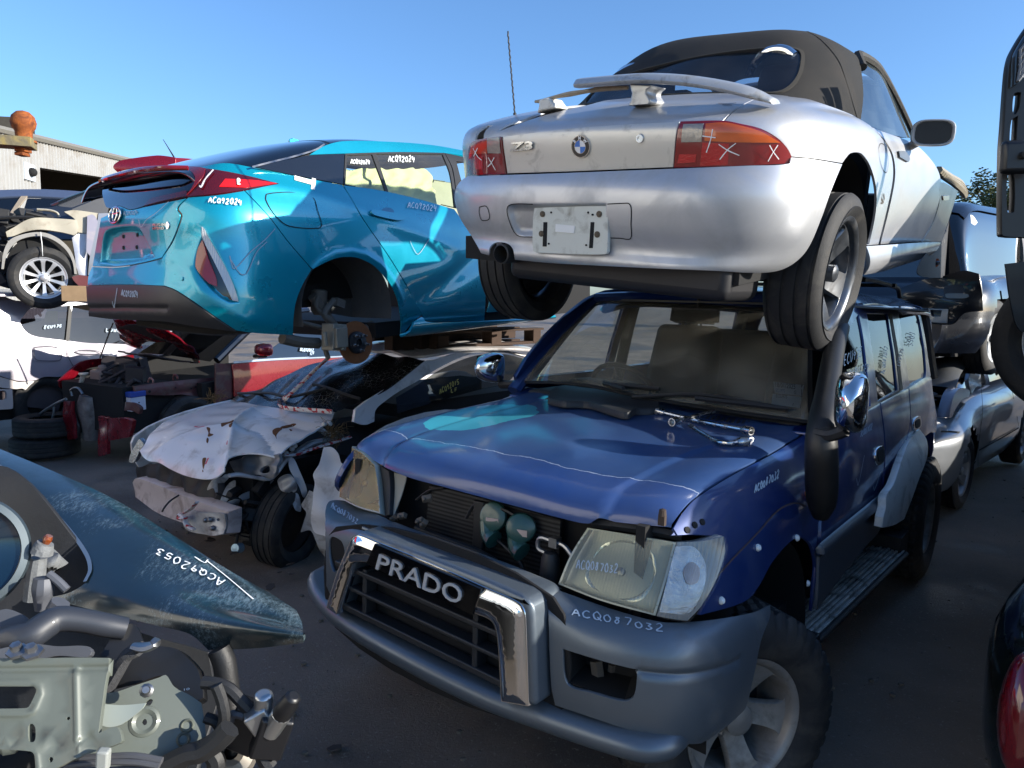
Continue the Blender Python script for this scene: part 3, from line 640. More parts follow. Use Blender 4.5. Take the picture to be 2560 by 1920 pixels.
panel('front_fender', P, sideL, FO, BLUE, P.root, th=.012, res=.026)
fl = find(P, sideL, C2((620, 1650), (700, 1500), (860, 1300), (960, 1175), (1060, 1110), (1130, 1125), (1168, 1220), (1182, 1330)))
ink('flare_rust_line', P, sideL, [C2((560, 1640), (700, 1450), (880, 1260), (980, 1150), (1060, 1115), (1120, 1130))], .005, mat('rusty edge', '4a3a35', .8), P.root, .003)
for p in CV((1557, 1297), (1636, 1183), (1720, 1162), (1743, 1260)):
    q = find(P, sideL, [p])[0]; c = sideL(q[:1], q[1:])[0]; n = normals(sideL, q[:1], q[1:], -1)[0]; b = MB(); b.lathe([(.0001, .012), (.008, .01), (.012, .004), (.012, 0)], c, n+RNG.normal(0, .15, 3), 10); b.build('flare_clip', mat('white plastic clip', 'dfe2e0', .5), P.root)
DF = C2((1195, 1330, 1), (1200, 1100), (1192, 900), (1290, 735), (1385, 672), (1445, 638), (1490, 612, 1), (1512, 800), (1505, 1000), (1480, 1180), (1440, 1310, 1), (1300, 1480), (1170, 1640, 1))
DR = C2((1494, 611, 1), (1590, 562), (1634, 540, 1), (1642, 700), (1620, 800), (1560, 900), (1525, 1010), (1500, 1130), (1470, 1280, 1), (1446, 1305, 1), (1486, 1180), (1511, 1000), (1518, 800))
panel('front_door', P, sideL, DF, BLUE, P.root, th=.02, res=.03, shrink=.002); panel('rear_door', P, sideL, DR, BLUE, P.root, th=.02, res=.03, shrink=.002)
QP = C2((1638, 538, 1), (1740, 482), (1755, 560), (1775, 680, 1), (1770, 760), (1745, 760), (1680, 820), (1600, 990), (1560, 1080), (1525, 1010), (1562, 900), (1622, 802), (1645, 700))
panel('quarter_panel', P, sideL, QP, BLUE, P.root, th=.02, res=.03)
WFL = mat('white plastic trim', 'f0ede4', .45, 0, .3, var=.06, dirt='a79f90', damt=.22, dscale=7)
flare_s = Surf([[(x, y+(.035 if t in (1, 2) else 0)-.02*(t == 3), z) for t, (y, z) in enumerate(((ymx(x)-.01, .3), (ymx(x)+.02, .55), (ymx(x)+.03, .8), (ymx(x)-.02, 1.08)))] for x in (-3.4, -3., -2.6, -2.2, -1.7, -1.2)], -1)
panel('rear_arch_flare', P, flare_s, C2((1690, 745, 1), (1725, 800), (1728, 880), (1690, 985), (1645, 1110), (1612, 1195, 1), (1560, 1225), (1490, 1240, 1), (1520, 1140), (1525, 1075), (1560, 1020), (1600, 900), (1640, 800)), WFL, P.root, th=.035, res=.03)
MOLD = mat('grey side moulding', '4d5661', .42, .45, .2, var=.1)
mold_s = Surf([[(x, ymx(x)+dy, z) for dy, z in ((.0, .66), (.032, .675), (.036, .72), (.03, .765), (0, .785))] for x in (-2.2, -1.6, -1., -.4)], -1)
panel('side_moulding', P, mold_s, C2((1180, 1325, 1), (1300, 1225), (1540, 1030, 1), (1545, 1075), (1500, 1130, 1), (1195, 1390, 1)), MOLD, P.root, th=.03, res=.025)
sill_s = Surf([[(x, ymx(x)+dy, z) for dy, z in ((-.05, .40), (.0, .46), (.012, .56), (.008, .68))] for x in (-2.2, -1.6, -1., -.3)], -1)
panel('sill_panel', P, sill_s, C2((1190, 1385, 1), (1500, 1125, 1), (1490, 1250), (1400, 1350), (1175, 1650, 1)), MOLD, P.root, th=.02, res=.03)
for nm, mt, pts, w in (('door_handle', CHROME, ((1465, 850), (1500, 830), (1505, 900), (1470, 925)), 0), ('door_handle', CHROME, ((1655, 700), (1685, 680), (1688, 735), (1660, 755)), 0)):
    h = panel(nm, P, sideL, C2(*pts), mt, P.root, th=.008, off=.008, res=.02)
    c = np.array(pts).mean(0); panel('handle_recess', P, sideL, C2(*[tuple(c+(np.array(q)-c)*.62) for q in pts]), DRK, h, th=.003, off=.011, res=.02)
panel('side_marker', P, sideL, C2((1115, 1060), (1140, 1035), (1155, 1070), (1130, 1100)), mat('amber lens', 'b8621a', .2, 0, 1), P.root, th=.015, off=.014, res=.015)
panel('right_side', P, sideR, [(-3.6, .5), (-3.6, 1.25), (-1.3, 1.2), (-.6, 1.15), (.5, 1.05), (.62, .9), (.45, .75), (.38, .6), (.2, .8), (0, .84), (-.25, .78), (-.4, .5), (-2.2, .5), (-2.45, .8), (-2.68, .86), (-2.95, .78), (-3.1, .55)], BLUE, P.root, mode='xz', th=.02, res=.08)
# --- greenhouse
def gy(z): return np.interp(z, [1.1, 1.2, 1.4, 1.6, 1.69, 1.73], [.815, .80, .752, .694, .655, .61])
def ggrid(sg): return [[(x, sg*gy(z)*(1-.05*smst(-3.1, -3.66, np.array(x))), z) for z in (1.1, 1.2, 1.3, 1.4, 1.5, 1.6, 1.69, 1.73)] for x in (-3.66, -3.4, -3., -2.4, -1.8, -1.2, -.6)]
ghL, ghR = Surf(ggrid(1), -1), Surf(ggrid(-1), 1)
wF = C2((1292, 715, 1), (1292, 500), (1330, 270), (1385, 165, 1), (1410, 300), (1445, 630, 1), (1390, 660)); wR = C2((1425, 165, 1), (1528, 168, 1), (1580, 550, 1), (1480, 608, 1)); wQ = C2((1582, 150, 1), (1665, 150), (1700, 260), (1722, 450), (1710, 500), (1640, 528, 1), (1610, 330))
GFR = C2((1150, 735, 1), (1250, 400), (1320, 190), (1385, 118), (1420, 128), (1560, 132), (1668, 138), (1700, 200), (1745, 480, 1), (1640, 538), (1490, 615), (1385, 674))
panel('window_frames', P, ghL, GFR, BLUE, P.root, holes=[wF, wR, wQ], th=.02, res=.03)
WG = glass('tinted side glass', (.20, .24, .22), f=1.5, dust=.05, dcol='55564f')
for w_ in (wF, wR, wQ): panel('side_window', P, ghL, w_, WG, P.root, th=0, off=-.008, res=.06)
for w_ in ([(1495, 606, 1), (1590, 550, 1), (1535, 170, 1), (1548, 168, 1), (1605, 548, 1), (1500, 612, 1)],): panel('window_seal', P, ghL, C2(*w_), BLK, P.root, th=.004, off=.002, res=.03)
rfr = [(-3.55, 1.17), (-3.4, 1.72), (-1.2, 1.72), (-.62, 1.2)]
panel('right_window_frames', P, ghR, rfr, BLUE, P.root, mode='xz', th=.02, res=.06, holes=[[(-1.5, 1.24, 1), (-.78, 1.24, 1), (-1.15, 1.64, 1), (-1.5, 1.64, 1)], [(-2.4, 1.26, 1), (-1.58, 1.25, 1), (-1.58, 1.64, 1), (-2.35, 1.64, 1)], [(-3.4, 1.3, 1), (-2.5, 1.28, 1), (-2.5, 1.64, 1), (-3.3, 1.62, 1)]])
roof_s = Surf([[(x-(.06*(abs(y)/.6)**2 if x > -1.3 else 0), y, zc-.02*(y/.5)**2-.05*max(0, (abs(y)-.5)/.15)) for y in (-.65, -.5, -.25, 0, .25, .5, .65)] for x, zc in ((-3.6, 1.70), (-3.4, 1.745), (-3, 1.765), (-2.2, 1.77), (-1.5, 1.76), (-1.25, 1.735), (-1.12, 1.695), (-1.08, 1.66))])
panel('roof', P, roof_s, [(-3.5, -.64), (-3.5, .64), (-2, .645), (-1.2, .645), (-1.1, .5), (-1.09, 0), (-1.1, -.5), (-1.2, -.645), (-2, -.645)], BLUE, P.root, mode='xy', th=.02, res=.05)
b = MB()
for y in (-.5, .5): b.tube([(-3.3, y, 1.76), (-3.2, y, 1.82), (-1.9, y, 1.83), (-1.8, y, 1.77)], .016, 8)
for x in (-3., -2.2): b.box((x, 0, 1.83), (.06, 1.06, .025))
b.build('roof_rails', BLK, P.root, .004)
rear_s = Surf([[(-3.64+.12*smst(1.1, 1.75, np.array(z)), y, z) for z in (.5, .8, 1.1, 1.3, 1.5, 1.74)] for y in (-.7, -.3, 0, .3, .7)], -1)
panel('tailgate', P, rear_s, [(-.68, .5), (-.68, 1.2), (-.6, 1.7), (.6, 1.7), (.68, 1.2), (.68, .5)], BLUE, P.root, mode='yz', th=.03, res=.1, holes=[[(-.52, 1.22), (-.5, 1.62), (.5, 1.62), (.52, 1.22)]])
# --- windscreen
ws_s = Surf([[(xb+(xt-xb)*t+.03*math.sin(math.pi*t), y*(1-.13*t), 1.195+.02*(1-(y/.74)**2)*0+(.475)*t) for t in (0, .25, .5, .75, 1)] for y, xb, xt in ((-.80, -.62, -1.19), (-.72, -.57, -1.15), (-.4, -.49, -1.09), (0, -.46, -1.07), (.4, -.49, -1.09), (.72, -.57, -1.15), (.80, -.62, -1.19))])
WO = C2((1133, 700, 1), (1128, 500), (1128, 330), (1100, 150, 1), (700, 130), (300, 112), (100, 100, 1)) + C2((20, 135)) + CV((1200, 740), (1126, 822, 1)) + C2((0, 515), (300, 575), (700, 640))
WSG = glass('windscreen glass', (.62, .68, .66), .012, 1.9, dust=.42, dcol='a9a69a')
panel('windscreen', P, ws_s, WO, WSG, P.root, th=0, res=.05)
uvw = find(P, ws_s, loop(WO)); c_ = uvw.mean(0); panel('windscreen_seal', P, ws_s, np.array(c_+(uvw-c_)*1.03), BLK, P.root, holes=[np.array(c_+(uvw-c_)*.965)], raw=True, th=.01, res=.03, off=-.004)
for sg in (1, -1):
    b = MB(); b.tube([(-.58, sg*.775, 1.17), (-.72, sg*.755, 1.30), (-.95, sg*.705, 1.50), (-1.16, sg*.655, 1.67)], [.045, .04, .036, .034], 8, squash=.7); b.build('windscreen_pillar', BLUE, P.root)
b = MB(); b.tube([(-1.14, -.64, 1.675), (-1.10, -.4, 1.685), (-1.085, 0, 1.69), (-1.10, .4, 1.685), (-1.14, .64, 1.675)], .028, 8); b.build('windscreen_header', BLUE, P.root)
for k, (q, r_) in enumerate((((( 120, 530), (250, 545), (395, 560)), 1), (((260, 600), (600, 590), (1030, 660)), 1))):
    uv = find(P, ws_s, C2(*q)); pt = ws_s(uv[:, 0], uv[:, 1]); n = normals(ws_s, uv[:, 0], uv[:, 1])
    w = MB(); w.tube(pt+n*.02, .009, 6); w.tube([pt[-1 if k else 0]+n[0]*.02, pt[1]+n[1]*.035+np.array([.05, 0, -.02])], .011, 6); w.build('wiper', BLK, P.root)
for (q, tx) in ((((958, 505), (1112, 522), (1105, 575), (965, 562)), 0), (((955, 565), (1105, 582), (1090, 635), (948, 618)), 1)):
    st = panel('sticker', P, ws_s, [(*p, 1) for p in C2(*q)], mat('white label', 'd6dcdc', .6), P.root, th=.001, off=-.004, res=.03)
    f = np.array(C2(*q)); Q = lambda a, c: tuple(f[0]*(1-a)*(1-c)+f[1]*a*(1-c)+f[2]*a*c+f[3]*(1-a)*c)
    INK = mat('black print', '16181c', .6); BL = mat('blue print', '2f5f9a', .6)
    if tx == 0:
        lettering('sticker_text', P, ws_s, '18/01/2025', [Q(.06, .5), Q(.72, .5), Q(.72, .08), Q(.06, .08)], INK, st, 0, off=-.0005); lettering('sticker_text', P, ws_s, 'ECU975', [Q(.05, .93), Q(.36, .93), Q(.36, .62), Q(.05, .62)], BL, st, 0, off=-.0005); lettering('sticker_text', P, ws_s, 'G', [Q(.68, .95), Q(.76, .95), Q(.76, .65), Q(.68, .65)], INK, st, 0, off=-.0005)
    else:
        lettering('sticker_text', P, ws_s, 'ECU975', [Q(.12, .36), Q(.5, .36), Q(.5, .06), Q(.12, .06)], INK, st, 0, off=-.0005); lettering('sticker_text', P, ws_s, '1', [Q(.74, .95), Q(.76, .95), Q(.76, .7), Q(.74, .7)], INK, st, 0, off=-.0005)
# --- snorkel
b = MB(); SN = mat('matt black snorkel', '151617', .5, var=.2, bump=.1)
def sp(q, y): return tuple(P.on(C2(q), 1, y)[0])
b.tube([sp(q, y) for q, y in (((1195, 1180), .885), ((1200, 1100), .89), ((1200, 950), .895), ((1197, 820), .895), ((1205, 700), .88), ((1222, 600), .855), ((1240, 480), .82), ((1262, 350), .775), ((1290, 240), .74))], [.03, .052, .056, .054, .048, .044, .041, .04, .04], 14); b.build('snorkel', SN, P.root)
# --- mirrors
def mirror(car, c, out, fwd, w, h, m, glassm, name='door_mirror', arm=None, base=None):
    out, fwd = np.array(out, float), np.array(fwd, float); up = np.cross(fwd, out); up = up if up[2] > 0 else -up
    o_ = [(w*.5*math.copysign(abs(math.cos(t))**.6, math.cos(t)), h*.5*math.copysign(abs(math.sin(t))**.6, math.sin(t))) for t in np.arange(24)*2*math.pi/24]
    b = MB(); V = []; prof = ((.004, .84), (-.004, .90), (-.004, .97), (.004, 1.01), (.03, 1.02), (.07, .92), (.11, .7), (.135, .35), (.14, .01)); n = len(o_)
    for d, s in prof: V += [np.array(c)+fwd*d+out*x*s+up*y*s for x, y in o_]
    b.add(V, [(i*n+j, i*n+(j+1) % n, (i+1)*n+(j+1) % n, (i+1)*n+j) for i in range(len(prof)-1) for j in range(n)]); o = b.build(name, m, car.root)
    b = MB(); b.add([np.array(c)+fwd*.006+out*x*.86+up*y*.86 for x, y in o_], [tuple(range(n))]); b.build('mirror_glass', glassm, o)
    if arm is not None: b = MB(); b.tube(arm, .022, 8); b.build('mirror_arm', base or BLK, o)
    return o
MG = mat('mirror glass', '9aa6b0', .03, 1.)
mc = P.on(C2((1332, 615)), 1, .98)[0]; mirror(P, mc+np.array([-.05, 0, 0]), (0, 1, 0), (1, .15, 0), .105, .20, CHROME, MG, arm=[mc+np.array([-.02, -.10, -.115]), mc+np.array([-.01, -.05, -.115]), mc+np.array([0, 0, -.09])])
mc = np.array([-.62, -.93, 1.28]); mirror(P, mc, (0, -1, 0), (1, -.15, 0), .11, .16, CHROME, MG, arm=[mc+np.array([0, .13, -.08]), mc+np.array([0, .03, -.09])])
# --- bumper
TL = .055
def bz(z, y): return z-TL*y*.8
BP = [(.12, .885), (.30, .888), (.46, .88), (.60, .852), (.70, .80), (.765, .70), (.80, .58), (.825, .4), (.84, .2), (.845, 0)]
def bumper_grid():
    pl = [(x, -y) for x, y in BP]+[(x, y) for x, y in BP[-2::-1]]; pl = np.array(pl); t = np.gradient(pl, axis=0); nn = np.stack([t[:, 1], -t[:, 0]], 1); nn /= np.linalg.norm(nn, axis=1)[:, None]; g = []
    for (x, y), n in zip(pl, nn):
        rowz = []
        for z, i in ((.40, .10), (.44, .035), (.50, .012), (.57, .002), (.64, 0), (.70, .002), (.745, .012), (.775, .035), (.79, .075), (.795, .14), (.797, .2)):
            w = 1 if abs(y) < .80 else 1; rowz.append((x-n[0]*i, y-n[1]*i, bz(z+(.03 if abs(y) < .5 else 0)*(z > .7), y)))
        g.append(rowz)
    return g
bump_s = Surf(bumper_grid())
gl = find(P, bump_s, C1((1640, 1238), (1760, 1252), (1880, 1252), (2000, 1232), (2130, 1185)))
gd = lambda u, v: -.007*np.exp(-(sdist(gl, np.stack([u, v], 1), False)/.007)**2)
BO = C1((1180, 885, 1), (1240, 834, 1), (1500, 925), (1740, 988), (1900, 988), (2060, 970), (2211, 940), (2290, 905, 1), (2290, 960), (2245, 1080), (2210, 1250), (2150, 1470), (2085, 1532), (1985, 1588), (1870, 1598), (1700, 1565), (1215, 1405, 1), (1195, 1300))
fog = C1((1250, 1122, 1), (1628, 1228, 1), (1608, 1362), (1560, 1386), (1400, 1345), (1275, 1300))
panel('bumper', P, bump_s, BO, GREYM, P.root, holes=[fog], th=.012, res=.02, disp=gd, lines=[(gl, .006)])
panel('bumper', P, bump_s, C1((70, 420), (90, 385), (170, 385), (260, 425), (390, 490), (270, 540), (200, 600), (80, 900), (72, 760)), GREYM, P.root, holes=[C1((95, 565), (150, 590), (160, 680), (110, 740), (85, 650))], th=.012, res=.025)
fb = MB(); q = find(P, bump_s, fog); c = bump_s(q[:, 0], q[:, 1]); n = normals(bump_s, q[:, 0], q[:, 1]); k = len(c)
fb.add(list(c-n*.010)+list(c-n*.13-np.array([.0, 0, 0])), [(i, (i+1) % k, k+(i+1) % k, k+i) for i in range(k)]+[tuple(range(k, 2*k))]); fb.build('fog_lamp_recess', DRK, P.root)
b = MB(); b.tube([P.on(C1((1420, 1180)), 0, .70)[0], P.on(C1((1440, 1330)), 0, .70)[0]], .02, 6); b.box(P.on(C1((1285, 1210)), 0, .72)[0], (.02, .03, .10)); b.tube([P.on(C1((1500, 1200)), 0, .66)[0], P.on(C1((1480, 1340)), 0, .66)[0]], .012, 6); b.build('fog_lamp_bracket', mat('dusty bracket', '5d554c', .8, var=.4), P.root)
# hump with bright U-shaped surround
px_h = .875; fz = lambda q, x=px_h: [tuple(r[1:]) for r in P.on(q, 0, x)]
U_out = C1((60, 930), (110, 780), (165, 620), (205, 560), (250, 535), (330, 568), (600, 672), (860, 775), (1030, 850), (1085, 890), (1100, 960), (1108, 1100), (1118, 1420)); U_in = C1((945, 1385), (928, 1080), (905, 990), (820, 948), (560, 850), (290, 692), (215, 695), (185, 770), (125, 952))
hp = np.array(fz(list(U_out)+list(U_in))); b = MB(); b.prism(hp, (px_h, 0, 0), (0, 1, 0), (0, 0, 1), -.16); b.build('grille_surround', GREYM, P.root, .022, seg=4)
hump_s = Flat((px_h, .05, .66), (0, 1, 0), (0, 0, 1), 0, .6, .4)
ch = C1((75, 915, 1), (130, 740), (185, 605), (205, 565), (235, 552), (332, 590, 1), (600, 697), (866, 815, 1), (1000, 872), (1045, 900), (1066, 940), (1072, 1010), (1084, 1408, 1), (950, 1384, 1), (930, 1080), (905, 988), (820, 945, 1), (560, 820), (290, 690, 1), (225, 688), (205, 700), (185, 770), (126, 950, 1))
chuv = find(P, hump_s, loop(ch))
panel('bright_surround', P, hump_s, ch, CHROME, P.root, th=.03, off=.004, res=.012, lines=[(np.concatenate([chuv, chuv[:1]]), .010)], disp=lambda u, v: .012*smst(0, .03, sdist(chuv, np.stack([u, v], 1))))
tp = panel('name_panel', P, hump_s, C1((336, 592, 1), (864, 815, 1), (822, 944, 1), (294, 690, 1)), mat('gloss black panel', '0b0b0d', .12, 0, .5, var=.1), P.root, th=.01, off=.020, res=.04)
lettering('raised_letters', P, hump_s, 'PRADO', C1((345, 715), (770, 895), (780, 806), (365, 640)), mat('silver letters', 'cfd2d4', .25, .35), tp, .005, off=.021, bold=.005)
gp = Flat((.80, .05, .62), (0, 1, 0), (0, 0, 1), 0, .7, .4)
panel('grille_backing', P, gp, [(-.50, .42), (-.50, .80), (.46, .80), (.46, .42)], DRK, P.root, mode='yz', th=.01, res=.1)
b = MB()
for z, t in ((.545, .022), (.62, .014), (.69, .018)):
    b.box((.835, -.01, z-.01), (.05, .84, t), (-.045, 0, 0))
for y in (-.28, .22): b.box((.83, y, .62), (.05, .02, .18))
b.build('grille_slats', mat('dark grey slats', '24272b', .5, .1), P.root, .004)
tops = Flat((.76, 0, .80), (1, 0, 0), (0, 1, -.045), 0, .3, .6)
panel('bumper_top', P, Flat((.76, 0, .815), (1, 0, 0), (0, 1, -.06), 0, .3, .6), C1((250, 512, 1), (360, 478), (430, 500), (700, 615), (1000, 735), (1200, 800), (1250, 840, 1), (1190, 880, 1), (1090, 870), (700, 690)), GREYM, P.root, th=.01, res=.04)
nose = np.array([(.60, -.83, .50), (.70, -.80, .492), (.80, -.62, .482), (.858, -.40, .477), (.885, -.05, .465), (.882, .25, .455), (.85, .44, .448), (.805, .67, .442), (.77, .765, .44), (.70, .815, .44), (.62, .82, .442)])
nose = cr(nose, False, 6); t = np.gradient(nose[:, :2], axis=0); nn = np.stack([t[:, 1], -t[:, 0]], 1); nn /= np.linalg.norm(nn, axis=1)[:, None]; V = []
sec = [(-.16, .05), (-.06, .040), (-.03, .036), (-.010, .026), (.0, .006), (-.002, -.015), (-.014, -.032), (-.04, -.045), (-.16, -.06)]
for p, n in zip(nose, nn): V += [(p[0]+n[0]*a, p[1]+n[1]*a, p[2]+h) for a, h in sec]
b = MB(); m_ = len(sec); b.add(V, [(i*m_+j, (i+1)*m_+j, (i+1)*m_+j+1, i*m_+j+1) for i in range(len(nose)-1) for j in range(m_-1)]+[tuple(range(m_)), tuple(range((len(nose)-1)*m_, len(nose)*m_))[::-1]]); b.build('step_lip', GREYM, P.root, ang=60)
# --- lamps
HLZ = mat('hazy lamp lens', '8f9487', .35, 0, .7, var=.12, vscale=5, bump=.25, bscale=30, coatr=.25)
YLZ = mat('yellowed lamp lens', 'a9926a', .4, 0, .6, var=.2, vscale=4, bump=.2, bscale=30, coatr=.3)
def fluted(nm, col, rough):
    m = mat(nm, col, rough, 0, .8, var=.15, vscale=6, coatr=.12); n = m.node_tree; L = n.links.new
    tc = n.nodes.new('ShaderNodeTexCoord'); w = n.nodes.new('ShaderNodeTexWave'); w.wave_type = 'BANDS'; w.bands_direction = 'Y'; w.inputs['Scale'].default_value = 34; L(tc.outputs['Object'], w.inputs['Vector'])
    b = n.nodes.new('ShaderNodeBump'); b.inputs['Strength'].default_value = .35; b.inputs['Distance'].default_value = .004; L(w.outputs[1], b.inputs['Height']); L(b.outputs[0], n.nodes['Principled BSDF'].inputs['Normal']); return m
HLZ = fluted('fluted hazy lens', '9b9f93', .3); YLZ = fluted('fluted yellowed lens', 'b09a70', .35)
hl_s = Surf([[(x-.10*smst(.75, 1.02, np.array(z)), y, z) for z in (.70, .78, .86, .94, 1.02)] for y, x in ((.30, .70), (.42, .695), (.55, .68), (.66, .655), (.74, .61), (.80, .54), (.85, .44))])
BOWL = mat('silvered bowl', 'd0d3c8', .2, .8, .3, var=.2, vscale=9, rvar=.08); HOUS = mat('grey lamp housing', '9b9f95', .4, .45)
def lamp(sf, o, lens, bowl, lab=None, depth=.05):
    h = panel('headlight', P, sf, o, HOUS, P.root, th=.05, res=.02, off=-.03)
    u = find(P, sf, loop(bowl)); c = u.mean(0); r = np.abs(u-c).max(0)
    panel('reflector_bowl', P, sf, u, BOWL, h, raw=True, th=.001, off=-.026, res=.012, disp=lambda a, b: -.03*(1-np.clip(((a-c[0])/r[0])**2+((b-c[1])/r[1])**2, 0, 1)))
    q = find(P, sf, np.array([loop(bowl).mean(0)])); p = sf(q[:, 0], q[:, 1])[0]; n = normals(sf, q[:, 0], q[:, 1], sf.flip)[0]; b = MB(); b.lathe([(.0001, .015), (.012, .012), (.014, -.03)], p-n*.03, n, 14); b.build('bulb_cap', STEEL, h)
    panel('lens', P, sf, o, lens, h, th=0, res=.02, off=.012)
    panel('lens_rim', P, sf, (lambda w: w.mean(0)+(w-w.mean(0))*1.0)(find(P, sf, loop(o))), HOUS, h, raw=True, holes=[(lambda w: w.mean(0)+(w-w.mean(0))*.955)(find(P, sf, loop(o)))], th=.03, off=.012, res=.02)
    if lab: h['label'] = lab
    return h
def flute(m, sc=34):
    n = m.node_tree; L = n.links.new; tc = n.nodes.new('ShaderNodeTexCoord'); w = n.nodes.new('ShaderNodeTexWave'); w.bands_direction = 'Y'; w.inputs['Scale'].default_value = sc; L(tc.outputs['Object'], w.inputs['Vector']); b = n.nodes.new('ShaderNodeBump'); b.inputs['Strength'].default_value = .3; b.inputs['Distance'].default_value = .004; L(w.outputs[1], b.inputs['Height'])
    for x in n.nodes:
        if x.type in ('BSDF_GLOSSY', 'BSDF_DIFFUSE'): L(b.outputs[0], x.inputs['Normal'])
    return m
HZ = flute(glass('hazy headlight lens', (.86, .88, .82), .12, 1.5, dust=.36, dcol='b4b6a2')); YZ = flute(glass('yellowed headlight lens', (.9, .78, .5), .14, 1.5, dust=.5, dcol='c2a878'))
h = lamp(hl_s, C1((1385, 520, 1), (1600, 555), (1818, 592, 1), (1775, 760), (1716, 952, 1), (1450, 880), (1240, 800, 1), (1300, 660)), HZ, C1((1450, 590), (1600, 585), (1710, 660), (1700, 800), (1620, 890), (1450, 850), (1350, 780), (1380, 670)))
b = MB(); q = find(P, hl_s, C1((1380, 512), (1600, 540), (1825, 580))); c = hl_s(q[:, 0], q[:, 1]); b.tube(c+np.array([-.03, 0, .006]), .016, 6); b.build('lamp_housing_top', BLK, h)
ind = C1((1822, 590, 1), (1940, 585), (2050, 560, 1), (2055, 640), (2010, 780), (1935, 910), (1870, 978, 1), (1722, 955, 1), (1780, 760))
CLR = mat('clear indicator lens', 'b4bbc0', .12, .75, 1., var=.45, vscale=26, bump=.8, bscale=60)
h2 = panel('indicator_lamp', P, hl_s, ind, fluted('fluted indicator rim', '6f777c', .25), P.root, th=.06, res=.02, disp=lambda u, v: .008-0*u)
panel('indicator_bowl', P, hl_s, C1((1815, 612, 1), (1900, 612), (1950, 680), (1960, 760), (1930, 860), (1870, 940), (1735, 935, 1), (1770, 790)), CLR, h2, th=.003, off=.0115, res=.016)
panel('indicator_lens', P, hl_s, ind, flute(glass('clear indicator glass', (.97, .98, .98), .05, 1.3, dust=.04, dcol='b9bcbc'), 60), h2, th=0, off=.02, res=.02)
panel('indicator_bulb', P, hl_s, C1((1850, 735), (1885, 690), (1925, 720), (1915, 790), (1870, 800)), mat('amber bulb glow', '9b8478', .1, .6, 1, var=.3, vscale=40), h2, th=.002, off=.0150, res=.012)
hr_s = Surf([[(x-.10*smst(.75, 1.02, np.array(z)), y, z) for z in (.70, .78, .86, .94, 1.06)] for y, x in ((-.86, .42), (-.80, .54), (-.74, .61), (-.66, .655), (-.55, .68), (-.42, .695))])
h = lamp(hr_s, C1((205, 110, 1), (270, 150), (325, 205, 1), (340, 300), (352, 452, 1), (240, 420), (148, 372, 1), (165, 240)), YZ, C1((205, 190), (270, 200), (305, 260), (310, 380), (240, 380), (180, 340), (180, 250)), 'yellowed headlight')
panel('headlight_side', P, hr_s, C1((328, 208, 1), (372, 235, 1), (385, 450, 1), (356, 455, 1), (345, 320)), BLK, h, th=.05, res=.02, off=-.01)
# --- open nose: radiator, horns, hoses
b = MB(); b.box((.50, 0, .80), (.03, 1.2, .42)); b.build('engine_bay_dark', DRK, P.root)
def cond_mat():
    m = mat('condenser fins', '26282b', .55, .5); n = m.node_tree; L = n.links.new; tc = n.nodes.new('ShaderNodeTexCoord'); w = n.nodes.new('ShaderNodeTexWave'); w.bands_direction = 'Z'; w.inputs['Scale'].default_value = 22; w.inputs['Distortion'].default_value = .6; L(tc.outputs['Object'], w.inputs['Vector'])
    w2 = n.nodes.new('ShaderNodeTexWave'); w2.bands_direction = 'Y'; w2.inputs['Scale'].default_value = 70; L(tc.outputs['Object'], w2.inputs['Vector'])
    a = n.nodes.new('ShaderNodeMath'); a.operation = 'MULTIPLY'; L(w.outputs[1], a.inputs[0]); L(w2.outputs[1], a.inputs[1]); r = n.nodes.new('ShaderNodeMix'); r.data_type = 'RGBA'; L(a.outputs[0], r.inputs[0]); r.inputs[6].default_value = (.006, .006, .007, 1); r.inputs[7].default_value = (.085, .088, .092, 1); L(r.outputs[2], n.nodes['Principled BSDF'].inputs['Base Color'])
    return m
panel('condenser', P, Flat((.56, .1, .84), (0, 1, 0), (0, 0, 1), 0, .6, .3), C1((585, 310, 1), (700, 330, 1), (1240, 480, 1), (1230, 790, 1), (900, 680, 1), (570, 520, 1)), cond_mat(), P.root, th=.02, res=.08)
pl = lambda x, *q: P.on(C1(*q), 0, x)
HORN = mat('green horn shell', '274a44', .35, 0, .4, var=.2)
for (cx_, cy_), fl_ in (((905, 462), 1), ((1045, 520), 1)):
    o = pl(.61, (cx_, cy_))[0]; b = MB(); b.lathe([(.0001, .012), (.025, .014), (.046, .006), (.05, -.004), (.044, -.016), (.0001, -.02)], o, (1, .25 if cx_ < 1000 else .75, .25), 26); e = o+np.array([.005, .012, -.05]); b.tube([o+np.array([0, -.03, -.02]), o+np.array([.005, -.015, -.06]), o+np.array([.01, .015, -.075])], [.022, .026, .034], 10); h = b.build('horn', HORN, P.root)
    b = MB(); b.box(o+np.array([.014, .008, -.012]), (.002, .045, .022), (0, .1, .3)); b.build('horn_label', mat('red and white label', 'b9a39a', .6), h)
b = MB(); b.tube(pl(.60, (770, 470), (820, 400), (960, 430), (1030, 470)), .006, 6); b.tube(pl(.60, (880, 540), (960, 610), (1040, 690), (1065, 760)), .007, 6); b.tube(pl(.62, (520, 520), (700, 590), (830, 640), (920, 690)), .012, 8); b.tube(pl(.57, (660, 320), (590, 330), (520, 380)), .005, 6); b.build('hoses', BLK, P.root)
b = MB(); o = pl(.60, (840, 410), (835, 630)); b.box((o[0]+o[1])/2, (.02, .045, .19)); b.build('latch_brace', mat('black brace', '1a1b1d', .5), P.root, .004)
b = MB(); b.tube(pl(.62, (1180, 650), (1130, 620), (1140, 570), (1210, 590), (1260, 610), (1300, 660)), .008, 8); o = pl(.62, (1215, 590))[0]; b.box(o, (.03, .03, .03)); b.build('coolant_pipe', STEEL, P.root)
